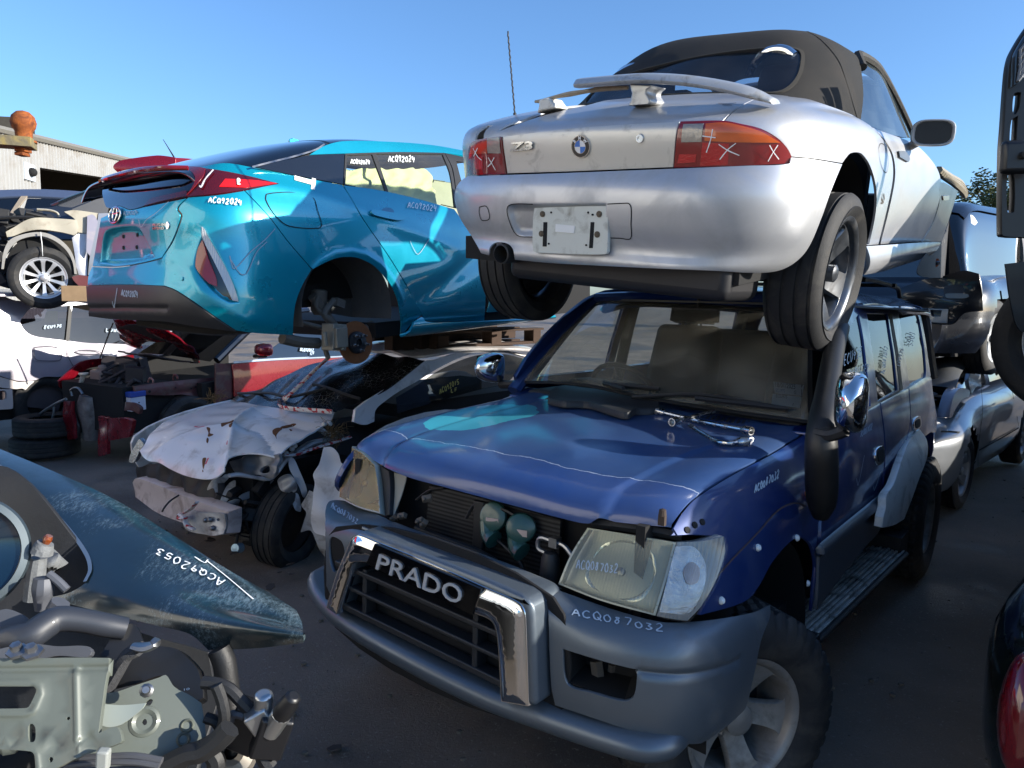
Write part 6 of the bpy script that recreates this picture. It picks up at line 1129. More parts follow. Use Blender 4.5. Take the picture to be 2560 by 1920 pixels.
for y, r_, q in ((-.72, .014, ((1120, 1010), (1180, 1025), (1240, 1040))), (-.70, .035, ((1030, 1090), (1120, 1110), (1210, 1115))), (-.66, .03, ((1180, 880), (1240, 960), (1290, 1030))), (-.70, .012, ((1210, 880), (1200, 930), (1235, 970), (1280, 990))), (-.72, .02, ((1290, 900), (1240, 970), (1280, 1010))), (-.75, .016, ((1240, 1130), (1260, 1190))), (-.66, .03, ((1480, 1020), (1430, 1060)))): b = MB(); b.tube(p3(y, *q), r_, 10); b.build('suspension_arm', mat('dusty black arm', '66625c', .7, .2, var=.3, vscale=12), H.root)
b = MB(); b.box(p3(-.72, (1310, 915))[0], (.08, .05, .05), (0, .3, .2)); b.build('arm_bracket', mat('dusty black arm', '66625c', .7, .2, var=.3, vscale=12), H.root)
b = MB(); c = p3(-.62, (1215, 870))[0]; b.lathe([(.03, .03), (.05, .02), (.05, -.10), (.03, -.13)], c, (.1, 0, 1), 16); b.build('spring_mount', mat('dusty black arm', '66625c'), H.root)
b = MB(); b.tube([(-.75, .1, .30), (-.5, -.3, .24), (-.3, -.5, .26)], .04, 8); b.build('tow_and_exhaust', mat('dirty dark steel', '2f2c2a', .7, .4), H.root)
# writing
W_ = WHITEINK
ink('pen_marks', H, hb_s, scrib('ACQ92024', C4((664, 415))[0], C4((830, 428))[0], (2, -13)) + scrib('ACQ92024', C4((1652, 440))[0], C4((1800, 458))[0], (2, -13)), .0055, W_, H.root, .010)
ink('pen_marks', H, hb_s, [C4((768, 680), (775, 710), (790, 745), (870, 660), (940, 600), (990, 545)), C4((768, 690), (820, 770), (850, 768), (900, 660), (950, 610)), C4((1665, 605), (1680, 640), (1705, 672), (1760, 595)), C4((322, 500), (333, 535), (360, 500), (410, 465), (470, 412))], .0045, LITINK, H.root, .010)
ink('pen_marks', H, hb_s, scrib('ACQ92024', C4((235, 878))[0], C4((320, 884))[0], (1, -14)) + [C4((190, 905), (198, 935), (205, 900), (215, 840))], .007, LITINK, lb, .010)
ink('pen_marks', H, sgl, scrib('ACQ92024', C4((1372, 218))[0], C4((1470, 220))[0], (1, -10)) + scrib('ACQ92024', C4((1560, 208))[0], C4((1695, 210))[0], (1, -14)), .006, W_, H.root, .002)
ink('pen_marks', H, hb_s, scrib('ACQ92024', C4((240, 478))[0], C4((312, 472))[0], (1, -10)), .004, LITINK, ht, .004)
# ------------------------------------------------------------------ helpers for the partly hidden wrecks
CWN = crop(560, 780, 3.6867); CP = crop(1000, 780, 5.53)
WR = Car('wrecked_car', (-1.898, 5.44, -.171, -128.33, 0, .14), 'crumpled white saloon with torn rusty bonnet and smashed nose, under the teal hatchback', 'car')
WHP = mat('dusty white paint', 'e2e0e0', .4, 0, .5, var=.06, vscale=3, rvar=.12, coatr=.1, dirt='9a9089', damt=.14, dscale=5)
WHM = mat('bare pale metal', 'a9aaab', .5, .35, .2, var=.25, vscale=10, dirt='5d5650', damt=.28, dscale=9)
RSP = mat('brown rust patch', '6b4526', .9, var=.4, vscale=30)
wh_s = Surf([[(x-.10*(y/.75)**2, y, z-.05*(y/.7)**2) for y in (-.80, -.6, -.35, 0, .35, .6, .80)] for x, z in ((-.38, 1.02), (-.2, 1.01), (.05, .985), (.3, .935), (.5, .865), (.64, .78), (.72, .70), (.75, .62))])
nf = noise_fn(3, .0035, (5, 11, 19)); cl1 = find(WR, wh_s, C7((1330, 260), (1140, 395), (1130, 520), (1110, 680), (1075, 870))); cl2 = find(WR, wh_s, C7((1140, 395), (1000, 420), (760, 460), (420, 620))); cl3 = find(WR, wh_s, C7((1140, 395), (1400, 470), (1560, 690))); cl4 = find(WR, wh_s, C7((1330, 260), (1700, 380), (1850, 430)))
def wdisp(u, v):
    Q = np.stack([u, v], 1); d = lambda l, w: np.exp(-(sdist(l, Q, False)/w))
    return nf(u, v)+.045*d(cl1, .07)+.012*d(cl2, .05)-.03*d(cl3, .08)-.012*d(cl4, .06)
hd = panel('bonnet', WR, wh_s, C7((193, 665, 1), (235, 600), (330, 480), (560, 320), (750, 230), (1060, 140, 1), (1150, 182), (1400, 222), (1650, 262), (1900, 280), (2143, 284, 1), (2100, 365), (1950, 445), (1800, 540), (1650, 632), (1562, 697, 1), (1350, 693), (1200, 716), (1115, 770), (1085, 850), (1060, 902, 1), (950, 946), (820, 949), (650, 916), (500, 852), (380, 782), (280, 766), (220, 722)), WHP, WR.root, th=.012, res=.018, disp=wdisp, lines=[(cl1, .02)])
for q in (((870, 450), (905, 455), (900, 495), (935, 510), (905, 530), (880, 530), (885, 490)), ((875, 545), (890, 560), (880, 600), (868, 590)), ((1020, 410), (1090, 395), (1140, 383), (1135, 410), (1080, 420), (1022, 445)), ((1100, 430), (1135, 420), (1120, 470), (1098, 460)), ((1525, 450), (1580, 425), (1620, 435), (1585, 465), (1560, 500), (1565, 535), (1545, 500), (1525, 480)), ((1620, 405), (1720, 375), (1760, 380), (1710, 400), (1640, 430), (1600, 425)), ((1690, 430), (1720, 440), (1705, 455)), ((830, 745), (862, 742), (850, 800), (832, 850), (825, 800)), ((822, 855), (832, 870), (824, 882))):
    panel('rust_patch', WR, wh_s, C7(*q), RSP, hd, th=.001, off=.0015, res=.012, disp=wdisp)
ink('scrapes', WR, wh_s, [C7((760, 460), (800, 468), (860, 460)), C7((1085, 640), (1095, 600)), C7((880, 830), (905, 770))], .012, mat('pink scrape', 'd2636c', .6), hd, .03)
nfp = facing(WR, (.60, 0, .55), (0, 1, 0), (-.15, 0, 1), .03, .8, .5)
GRL = mat('torn black grille', '1d1c1f', .6, var=.5, vscale=9, bump=.3, bscale=30)
panel('broken_grille', WR, nfp, C7((62, 832, 1), (145, 832), (330, 790), (500, 850), (820, 945), (905, 1000, 1), (900, 1080), (868, 1155, 1), (720, 1150), (560, 1082), (330, 985), (205, 930), (150, 990), (62, 1000, 1)), GRL, WR.root, th=.05, off=-.05, res=.025, disp=noise_fn(5, .012, (9, 20, 30)))
BEAM = mat('dirty white bumper beam', 'bcb2b0', .5, .05, .2, var=.15, vscale=6, dirt='7a6c66', damt=.3, dscale=7)
panel('bumper_beam', WR, nfp, C7((150, 985, 1), (205, 940), (420, 1010), (700, 1130), (1118, 1275, 1), (1075, 1490, 1), (960, 1500), (640, 1385), (380, 1280), (165, 1130, 1)), BEAM, WR.root, th=.10, off=.02, res=.03, disp=lambda u, v: .014*np.cos(v*16))
ep_ = panel('beam_end_plate', WR, nfp, C7((700, 1240, 1), (900, 1275), (1112, 1292, 1), (1072, 1492, 1), (965, 1505), (745, 1432)), WHM, WR.root, th=.012, off=.045, res=.025, holes=[C7((1006, 1350), (1020, 1336), (1036, 1350), (1020, 1366)), C7((978, 1437), (994, 1422), (1012, 1437), (994, 1453))], disp=noise_fn(8, .006, (12, 22)))
for q in ((860, 1360), (905, 1355), (930, 1440)):
    c = WR.on(C7(q), 0, .66)[0]; b = MB(); b.lathe([(.0001, .02), (.012, .018), (.018, .006), (.018, -.004)], c, (1, 0, .15), 8); b.build('bolt', STEEL, ep_)
TAPE = mat('red and white tape', 'd9d2d0', .6)
def tape_mat():
    m = mat('barrier tape', 'd6cfcd', .55); n = m.node_tree; L = n.links.new; tc = n.nodes.new('ShaderNodeTexCoord'); v = n.nodes.new('ShaderNodeTexNoise'); v.inputs['Scale'].default_value = 34; v.inputs['Detail'].default_value = 1; L(tc.outputs['Object'], v.inputs[0])
    r = n.nodes.new('ShaderNodeMapRange'); L(v.outputs[0], r.inputs[0]); r.inputs[1].default_value = .54; r.inputs[2].default_value = .57; x = n.nodes.new('ShaderNodeMix'); x.data_type = 'RGBA'; L(r.outputs[0], x.inputs[0]); x.inputs[6].default_value = lin('d6cfcd'); x.inputs[7].default_value = lin('b0262c'); L(x.outputs[2], n.nodes['Principled BSDF'].inputs['Base Color']); return m
TM = tape_mat()
b = MB(); b.tube(WR.on(C7((770, 1180), (720, 1240), (640, 1290), (600, 1300), (590, 1330), (650, 1345), (660, 1390), (700, 1430), (740, 1455)), 0, .72), .018, 6, squash=.35); b.tube(WR.on(C7((600, 1300), (650, 1340), (590, 1340)), 0, .73), .02, 6, squash=.5); o = b.build('tie_tape', TM, WR.root)
b = MB(); b.tube(WR.on(C7((1640, 715), (1760, 705), (1880, 665), (2000, 625), (2211, 560), (2300, 530)), 1, .70), .024, 6, squash=.4); b.build('tie_tape', TM, WR.root)
wws = Surf([[tuple(np.array(a)*(1-t)+np.array(c)*t+np.array([0, 0, .05*math.sin(math.pi*t)])) for t in (0, .33, .67, 1)] for a, c in (((-.30, -.80, .96), (-1.16, -.66, 1.37)), ((-.22, -.4, 1.0), (-1.10, -.33, 1.40)), ((-.20, 0, 1.01), (-1.08, 0, 1.41)), ((-.25, .35, 1.01), (-1.10, .33, 1.405)), ((-.40, .68, 1.0), (-1.15, .645, 1.38)))])
def crack_mat():
    m = mat('shattered windscreen', '0d0e10', .18, 0, .6, coatr=.1, bump=.9, bscale=26); n = m.node_tree; L = n.links.new; tc = n.nodes.new('ShaderNodeTexCoord'); v = n.nodes.new('ShaderNodeTexVoronoi'); v.feature = 'DISTANCE_TO_EDGE'; v.inputs['Scale'].default_value = 26; L(tc.outputs['Object'], v.inputs['Vector'])
    z = n.nodes.new('ShaderNodeTexNoise'); z.inputs['Scale'].default_value = 3.2; L(tc.outputs['Object'], z.inputs['Vector']); g = n.nodes.new('ShaderNodeMath'); g.operation = 'MULTIPLY'; L(z.outputs[0], g.inputs[0]); g.inputs[1].default_value = .07
    l = n.nodes.new('ShaderNodeMath'); l.operation = 'LESS_THAN'; L(v.outputs[0], l.inputs[0]); h = n.nodes.new('ShaderNodeMath'); h.operation = 'SUBTRACT'; L(g.outputs[0], h.inputs[0]); h.inputs[1].default_value = .028; L(h.outputs[0], l.inputs[1])
    x = n.nodes.new('ShaderNodeMix'); x.data_type = 'RGBA'; L(l.outputs[0], x.inputs[0]); x.inputs[6].default_value = (.010, .011, .012, 1); x.inputs[7].default_value = (.28, .27, .25, 1); L(x.outputs[2], n.nodes['Principled BSDF'].inputs['Base Color']); return m
wsc = panel('windscreen', WR, wws, CWN((70, 822, 1), (150, 772), (560, 600), (960, 430), (1150, 370, 1), (1400, 375), (1865, 452, 1), (1600, 640), (1285, 838), (1030, 928, 1), (520, 905), (120, 832)), crack_mat(), WR.root, th=.006, res=.03, disp=noise_fn(12, .010, (5, 11)))
for q in (((840, 690), (1000, 735), (1150, 790), (1275, 828)), ((150, 775), (450, 775), (620, 810), (800, 775), (960, 735))): b = MB(); uv = find(WR, wws, CWN(*q)); b.tube(wws(uv[:, 0], uv[:, 1])+np.array([.02, 0, .025]), .012, 6); b.build('wiper', BLK, WR.root)
b = MB(); uv = find(WR, wws, CWN((985, 465), (880, 560), (780, 660), (690, 750), (600, 830))); b.tube(list(wws(uv[:, 0], uv[:, 1])+np.array([.03, 0, .035]))+list(WR.on(CWN((540, 810), (510, 840), (540, 880), (700, 900), (1000, 920)), 2, 1.03)), .022, 6, squash=.4); b.build('tie_strap', TM, WR.root)
sds = facing(WR, (-1.1, .70, 1.1), (1, 0, 0), (0, -.16, 1), .03, 1.2, .6)
panel('window_pillar', WR, sds, CWN((1215, 900, 1), (1290, 838), (1600, 630), (1862, 450)) + CP((480, 660), (800, 560), (1150, 528), (1500, 535), (1760, 600, 1), (1740, 618, 1), (1500, 560), (1150, 556), (900, 605), (560, 760), (250, 950), (0, 1090)) + CWN((1500, 810), (1400, 900), (1385, 1010, 1), (1300, 1040), (1200, 1010, 1)), WHP, WR.root, th=.03, res=.03)
DGL = glass('dark saloon glass', (.16, .17, .17), .02, 1.5, dust=.05)
panel('side_window', WR, sds, CP((-20, 1180, 1), (300, 985), (560, 810), (900, 650), (1150, 585), (1500, 580), (1745, 640, 1), (1620, 870), (1480, 990), (1100, 1080), (500, 1250), (0, 1400, 1)), DGL, WR.root, th=0, off=-.03, res=.06)
panel('door_pillar', WR, sds, CP((1100, 600, 1), (1250, 590), (1330, 800), (1400, 1010, 1), (1150, 1060, 1), (1130, 800)), BLK, WR.root, th=.02, off=-.012, res=.04)
ink('pen_marks', WR, sds, scrib('ACQ92015', CP((575, 1130))[0], CP((850, 980))[0], (-1, -12)) + scrib('LF', CP((730, 1110))[0], CP((830, 1090))[0], (0, -10)), .008, mat('yellow pen', 'b4a84e', .6), WR.root, -.02)
panel('front_door', WR, facing(WR, (-1.2, .80, .7), (1, 0, 0), (0, -.1, 1), .02, 1, .6), [(-.5, .35), (-.45, .84), (-1.6, .88), (-1.6, .35)], WHP, WR.root, mode='xz', th=.03, res=.08)
panel('rear_side', WR, facing(WR, (-2.2, .80, .7), (1, 0, 0), (0, -.1, 1), .02, 1, .6), [(-1.62, .35), (-1.62, .88), (-3.4, .95), (-3.6, .6), (-3.2, .35), (-3.0, .65), (-2.7, .72), (-2.4, .62), (-2.3, .35)], WHP, WR.root, mode='xz', th=.03, res=.08)
rws = Surf([[(x, y, z-.05*(y/.6)**2) for y in (-.68, -.4, 0, .4, .68)] for x, z in ((-1.05, 1.385), (-1.3, 1.43), (-1.9, 1.455), (-2.6, 1.42), (-3., 1.33))])
panel('roof', WR, rws, [(-1.1, -.62), (-1.08, 0), (-1.13, .64), (-1.8, .66), (-2.7, .62), (-2.75, -.62), (-1.8, -.66)], WHP, WR.root, mode='xy', th=.02, res=.06, disp=noise_fn(9, .01, (3, 7)))
panel('right_side', WR, facing(WR, (-1.2, -.80, .7), (1, 0, 0), (0, .1, 1), .02, 1, .6), [(.3, .35), (.5, .75), (-.4, .97), (-2.5, 1.0), (-3.4, .95), (-3.4, .4)], WHP, WR.root, mode='xz', th=.03, res=.1)
b = MB(); b.box((-1.9, 0, .45), (3.2, 1.4, .5)); b.box((-.1, 0, .45), (.9, 1.0, .4)); b.box((-1.9, .0, .95), (2., 1.2, .1)); b.build('dark_interior', DRK, WR.root)
# smashed front left corner
LAMPB = mat('grey lamp bucket', '77787a', .5, .2, .2, var=.3, vscale=8)
panel('lamp_bucket', WR, facing(WR, (.45, .45, .65), (0, 1, 0), (-.35, 0, 1), .02, .5, .4), C7((1095, 780, 1), (1200, 720), (1350, 697), (1555, 702, 1), (1545, 800), (1520, 880), (1460, 905), (1300, 900), (1180, 905, 1), (1100, 860)), LAMPB, WR.root, th=.03, off=-.02, res=.02, holes=[C7((1365, 860), (1390, 815), (1440, 802), (1455, 830), (1430, 865), (1385, 882))], disp=noise_fn(14, .01, (14, 26)))
SHEET = [(((1700, 755), (1740, 760), (1790, 860), (1850, 1000), (1870, 1090), (1840, 1150), (1790, 1030), (1730, 920), (1695, 850)), .62, WHP), (((1575, 960), (1680, 900), (1760, 960), (1770, 1050), (1720, 1085), (1600, 1040)), .58, WHM), (((1730, 1090), (1780, 1100), (1800, 1210), (1795, 1270), (1745, 1255), (1722, 1200)), .66, WHM), (((870, 1060), (920, 960), (1010, 930), (1060, 900), (1090, 930), (1010, 1020), (960, 1090), (930, 1040)), .45, WHM), (((940, 1050), (1020, 1010), (1040, 1060), (960, 1110)), .52, WHP), (((1090, 1000), (1150, 960), (1130, 1080), (1040, 1200), (980, 1240), (1010, 1150)), .5, WHM), (((1000, 1240), (1100, 1170), (1200, 1155), (1190, 1230), (1120, 1290), (1020, 1285)), .55, WHM), (((1200, 1290), (1560, 1180), (1640, 1050), (1660, 1090), (1570, 1320), (1370, 1360), (1180, 1410)), .45, BEAM), (((1190, 1115), (1400, 1040), (1540, 960), (1500, 1010), (1390, 1090), (1330, 1130), (1210, 1160)), .48, WHM)]
for i, (q, y, m_) in enumerate(SHEET):
    f = facing(WR, (.3, y, .6), (math.cos(.5+.3*math.sin(i*2.)), -math.sin(.5+.3*math.sin(i*2.)), 0), (0, .25*math.cos(i), 1), .02, .4, .4); panel('torn_sheet', WR, f, C7(*q), m_, WR.root, th=.006, res=.02, disp=noise_fn(20+i, .012, (16, 30)))
b = MB(); T7 = lambda y, *q: WR.on(C7(*q), 1, y)
b.tube(T7(.58, (1090, 915), (1180, 905), (1330, 930), (1480, 945), (1560, 890), (1640, 770), (1720, 700), (1760, 660)), [.022, .026, .02, .028, .024, .03, .024, .02], 8, squash=.6); b.build('bent_strut', WHP, WR.root)
b = MB(); b.tube(T7(.64, (1760, 690), (1900, 600), (2050, 560), (2211, 520)), [.03, .035, .03, .03], 8, squash=.6); b.build('bent_strut', WHM, WR.root)
b = MB(); b.tube(T7(.6, (1950, 425), (2020, 465), (2070, 500), (2130, 520)), .02, 8); b.build('bent_strut', WHP, WR.root)
for q, y, r_ in ((((1740, 800), (1700, 980), (1600, 1190), (1480, 1210), (1250, 1180)), .55, .018), (((1190, 1260), (1250, 1300), (1270, 1420), (1330, 1520)), .5, .012), (((1150, 1290), (1180, 1400), (1160, 1600)), .5, .010), (((960, 1090), (1100, 1140), (1200, 1150), (1260, 1250)), .52, .006), (((590, 1110), (500, 1170), (440, 1240), (420, 1280)), .3, .006), (((1130, 1480), (1230, 1520), (1340, 1540)), .5, .006), (((1270, 1430), (1420, 1500), (1460, 1600)), .52, .007), (((1690, 640), (1690, 590), (1720, 560)), .6, .006), (((1320, 1530), (1350, 1600), (1370, 1659)), .52, .008)): b = MB(); b.tube(T7(y, *q), r_, 6); b.build('loose_cable', BLK, WR.root)
b = MB(); rg = np.random.default_rng(5)
for i in range(26):
    q = (rg.uniform(1130, 1560), rg.uniform(930, 1560)); c = WR.on(C7(q), 1, rg.uniform(.2, .5))[0]; b.box(c, rg.uniform(.03, .13, 3), rg.uniform(0, 3, 3))
b.build('engine_clutter', mat('dirty engine parts', '2b2b2c', .6, .3, var=.5, vscale=12), WR.root, .006)
b = MB(); c = WR.on(C7((1175, 1640)), 1, .5)[0]; b.lathe([(.0001, .03), (.03, .028), (.034, 0), (.034, -.03)], c, (.8, .3, .2), 16); b.build('small_sensor', mat('pale blue sensor', '8aa6b8', .3, .4), WR.root)
for q in ((2100, 400), (2040, 400), (2160, 485), (1750, 620), (1660, 690), (1720, 650), (1780, 1140)): c = WR.on(C7(q), 1, .66)[0]; b = MB(); b.ball(c, .017, 10, 6); b.build('clip', mat('white clip', 'cfcdc8', .6), WR.root)
fws = facing(WR, (.35, .84, .55), (.55, -.7, .1), (0, .05, 1), .05, .5, .6)
fdp = noise_fn(31, .014, (7, 14, 22))
panel('crumpled_front_wing', WR, fws, C7((2028, 640, 1), (2110, 640), (2170, 700), (2200, 800, 1), (2330, 900, 1), (2330, 1650, 1), (2100, 1560), (2040, 1530, 1), (1935, 1500), (1900, 1380), (1920, 1200), (1925, 1090), (1940, 1000), (1925, 910), (1990, 800)), WHP, WR.root, th=.006, res=.022, disp=fdp)
panel('crumpled_front_wing', WR, fws, C7((1880, 1080, 1), (1930, 1110), (1925, 1250), (1910, 1400), (1940, 1510), (2045, 1535, 1), (2100, 1700), (2080, 1800, 1), (1990, 1680), (1950, 1590), (1890, 1490), (1795, 1500, 1), (1830, 1380), (1850, 1300), (1800, 1230), (1830, 1170)), WHM, WR.root, th=.006, off=-.012, res=.022, disp=fdp)
panel('wheel_house', WR, facing(WR, (.1, .50, .6), (1, 0, 0), (0, 0, 1), 0, .6, .6), C7((1560, 880, 1), (1750, 760, 1), (2000, 700, 1), (2060, 900), (1960, 1120), (1870, 1120), (1800, 1300), (1600, 1350, 1)), DRK, WR.root, th=.01, res=.06)
wc = WR.on(C7((1690, 1400)), 1, .56)[0]; tyre(WR, WR.root, wc, (-.3, .95, -.1), .30, .205, .19, name='wheel_tyre'); b = MB(); b.lathe([(.18, .06), (.16, .0), (.06, .01), (.0001, .02)], wc, (-.3, .95, -.1), 24); b.build('dark_rim', mat('dirty steel rim', '2b2623', .7, .4, var=.3), WR.root)
b = MB()
for i in range(240):
    c0 = WR.on(C7((rg.normal(2140, 42), rg.normal(500, 40)) if i < 150 else (rg.normal(940, 40), rg.normal(140, 14))), 1 if i < 150 else 0, .68 if i < 150 else -.28)[0]; d = rg.normal(0, .05, 3); b.tube([c0, c0+d*.6+[0, 0, .012], c0+d], .0016, 3, 1, caps=False)
o = b.build('dry_grass', mat('dry grass', '6b5638', .9, var=.3), WR.root); o['kind'] = 'stuff'
panel('headlight', WR, facing(WR, (.55, -.62, .68), (.45, -.8, 0), (0, 0, 1), .03, .3, .3), C7((190, 545, 1), (235, 600), (200, 660), (130, 790), (85, 770, 1), (110, 690)), CLR, WR.root, th=.05, res=.02)
# ------------------------------------------------------------------ timber pallets between the two cars
PL = Car('timber_pallet', (-1.898, 5.44, -.171, -128.33, 0, .14), 'dark timber pallet wedged between the white wreck and the teal hatchback', 'pallet')
TIM = mat('dark stained timber', '3a2a20', .85, var=.4, vscale=9, bump=.3, bscale=30, stretch=(1, 6, 6))
def stack_block(name, c, d, parent, rot=None): b = MB(); b.box(c, d, rot); return b.build(name, TIM, parent, .004)
pp = lambda q: WR.on(CP(q), 1, .50)[0]
for q, d in (((530, 430), (.14, .12, .13)), ((1270, 350), (.14, .12, .13)), ((1830, 320), (.12, .12, .13))):
    c = pp(q); stack_block('block', c, d, PL.root)
for q0, q1, h in (((430, 490), (1930, 410), .025), ((430, 300), (1930, 215), .02)):
    a, c = pp(q0), pp(q1)
    for dy in (0, -.3, -.6, -.9): m_ = (a+c)/2+np.array([0, dy, 0]); stack_block('board', m_, (abs(a[0]-c[0]), .11, h), PL.root, (0, math.atan2((a[2]-c[2]), (c[0]-a[0])) if False else 0, 0))
a, c = pp((430, 480)), pp((1930, 400)); stack_block('bearer', (a+c)/2+np.array([0, -.75, .06]), (abs(a[0]-c[0]), .09, .09), PL.root); stack_block('bearer', (a+c)/2+np.array([0, -.35, .06]), (abs(a[0]-c[0]), .09, .09), PL.root)
P3 = Car('timber_offcut', (-1.898, 5.44, -.171, -128.33, 0, .14), 'short timber blocks under the sill of the teal hatchback, left of the pallet', 'timber block')
for q, d in (((400, 400), (.10, .12, .14)), ((60, 420), (.16, .10, .13)), ((200, 430), (.10, .1, .12))): stack_block('block', pp(q)+np.array([0, -.1, 0]), d, P3.root)
# ------------------------------------------------------------------ loose things on the blue bonnet
LW = Car('wheel_brace', (.247, 2.921, .036, -128.08, -.9, -.3), 'chrome four-way wheel brace lying on the blue bonnet, near the windscreen sticker', 'wheel brace')
hp_ = lambda z, *q: [hood_s(*[np.array([x]) for x in find(P, hood_s, C2(p))[0]])[0]+np.array([0, 0, z]) for p in q]
def arm(pts, r0=.009): b = MB(); b.tube(pts, r0, 10, 2); return b
def socket(b, p, d): b.lathe([(.0001, .0), (.012, 0), (.017, .012), (.017, .045), (.012, .045), (.012, .02), (.0001, .02)], p, d, 14)
BRS = mat('worn chrome brace', 'b9bbbd', .22, 1., var=.15, vscale=20, dirt='7a6650', damt=.2, dscale=30)
a = hp_(.022, (415, 690), (600, 735), (800, 775)); b = arm(a); socket(b, a[-1], a[-1]-a[-2]); socket(b, a[0], a[0]-a[1]); b.build('cross_bar', BRS, LW.root)
a = hp_(.040, (725, 684), (600, 720), (480, 752)); b = arm(a); socket(b, a[-1], a[-1]-a[-2]); b.build('cross_bar', BRS, LW.root)
LB = Car('cranked_wrench', (.247, 2.921, .036, -128.08, -.9, -.3), 'chrome cranked socket wrench lying beside the wheel brace on the blue bonnet', 'wrench')
a = hp_(.014, (540, 745), (610, 790), (680, 828), (730, 835), (775, 830)); b = MB(); b.tube(a, .009, 10, 4); socket(b, a[-1], a[-1]-a[-2]); b.build('handle', BRS, LB.root)
PC = Car('plastic_cover', (.247, 2.921, .036, -128.08, -.9, -.3), 'black moulded plastic cover lying on the blue bonnet below the wipers', 'plastic cover')
cvm = panel('cover', P, hood_s, CV((1185, 878), (1190, 862), (1230, 850), (1290, 856), (1380, 873), (1420, 882), (1420, 898), (1375, 905), (1355, 915), (1310, 905), (1270, 890), (1215, 890)), mat('matt black cover', '232528', .6, var=.3, vscale=9, bump=.1), PC.root, th=.03, res=.02, off=.045, disp=lambda u, v: .006*np.sin(u*22))
# ------------------------------------------------------------------ dark stripped front end, close at lower left
K = Car('stripped_front_end', (-1.5, 1.6, 0, 0, 0, 0), 'stripped dark teal car front with scratched wing and bare grey-green metal, at lower left', 'car')
def kd(p, d): return K.deep(p, d)
KP = mat('scratched dark teal paint', '17282e', .4, .4, .6, var=.3, vscale=4, rvar=.15, coatr=.12)
n = KP.node_tree; L = n.links.new; p_ = n.nodes['Principled BSDF']; tc = n.nodes.new('ShaderNodeTexCoord'); mp = n.nodes.new('ShaderNodeMapping'); mp.inputs['Scale'].default_value = (130, 40, 130); mp.inputs['Rotation'].default_value = (0, 0, .7); L(tc.outputs['Object'], mp.inputs[0])
nz = n.nodes.new('ShaderNodeTexNoise'); nz.inputs['Scale'].default_value = 1; nz.inputs['Detail'].default_value = 8; nz.inputs['Roughness'].default_value = .8; L(mp.outputs[0], nz.inputs[0]); n2 = n.nodes.new('ShaderNodeTexNoise'); n2.inputs['Scale'].default_value = 3.4; L(tc.outputs['Object'], n2.inputs[0])
ad = n.nodes.new('ShaderNodeMath'); ad.operation = 'MULTIPLY'; L(nz.outputs[0], ad.inputs[0]); L(n2.outputs[0], ad.inputs[1]); rr = n.nodes.new('ShaderNodeMapRange'); L(ad.outputs[0], rr.inputs[0]); rr.inputs[1].default_value = .255; rr.inputs[2].default_value = .37; rr.inputs[4].default_value = .8
x = n.nodes.new('ShaderNodeMix'); x.data_type = 'RGBA'; old = p_.inputs['Base Color'].links[0].from_socket; L(rr.outputs[0], x.inputs[0]); L(old, x.inputs[6]); x.inputs[7].default_value = (.22, .30, .33, 1); L(x.outputs[2], p_.inputs['Base Color']); r2 = n.nodes.new('ShaderNodeMapRange'); L(rr.outputs[0], r2.inputs[0]); r2.inputs[3].default_value = 1; r2.inputs[4].default_value = .2; L(r2.outputs[0], p_.inputs['Coat Weight'])
# wing surface: rows run from the far crown edge to the near lower edge
rowsK = [[(kd(CV(q)[0], d)) for q, d in r] for r in (
 (((-120, 905), 2.75), ((80, 985), 2.55), ((260, 1075), 2.35), ((420, 1170), 2.18), ((560, 1265), 2.02), ((645, 1318), 1.92)),
 (((-120, 960), 2.45), ((100, 1060), 2.30), ((280, 1140), 2.14), ((430, 1225), 2.0), ((560, 1300), 1.88), ((652, 1345), 1.82)),
 (((-120, 1060), 2.25), ((110, 1150), 2.12), ((270, 1220), 1.97), ((420, 1290), 1.85), ((550, 1335), 1.77), ((648, 1362), 1.74)),
 (((-120, 1190), 2.12), ((90, 1260), 1.97), ((250, 1312), 1.85), ((410, 1350), 1.75), ((545, 1366), 1.69), ((646, 1376), 1.68)),
 (((-120, 1260), 2.10), ((85, 1300), 1.95), ((240, 1345), 1.84), ((400, 1382), 1.76), ((540, 1392), 1.71), ((648, 1396), 1.70)))]
ks = Surf(rowsK, 1)
nn = normals(ks, np.array([ks.ur[1]/2]), np.array([ks.vr[1]/2]), 1)[0]
if nn@(K.co-ks(np.array([ks.ur[1]/2]), np.array([ks.vr[1]/2]))[0]) < 0: ks.flip = -1
KO = CV((-90, 935, 1), (0, 970), (120, 1020), (250, 1080), (380, 1160), (500, 1235), (590, 1285), (640, 1318, 1), (652, 1345), (656, 1388, 1), (560, 1400), (450, 1404, 1), (410, 1370), (340, 1352), (230, 1325), (100, 1292, 1), (150, 1280), (185, 1258), (196, 1232), (188, 1200), (150, 1145), (100, 1090), (50, 1042), (0, 1008), (-90, 960, 1))
kw = panel('front_wing', K, ks, KO, KP, K.root, th=.012, res=.022)
ink('wing_hem', K, ks, [CV((-60, 980), (0, 1009), (50, 1043), (100, 1091), (150, 1146), (188, 1200), (196, 1232), (185, 1258))], .010, mat('bright hem', '8b97a0', .3, .7), kw, .004)
ink('pen_marks', K, ks, scrib('ACQ92053', CE((1112, 735))[0], CE((770, 570))[0], (-10, 14)) + [CE((960, 620), (1010, 650), (1025, 635)), CE((1020, 640), (1120, 720), (1250, 830))], .004, WHITEINK, kw, .003)
KG = mat('grey-green inner metal', '5b615a', .5, .1, .25, var=.08, vscale=4, rvar=.1, dirt='5e5c52', damt=.15, dscale=5); KD = mat('dark inner plastic', '1c1e22', .6, var=.5, vscale=8, bump=.3, bscale=20)
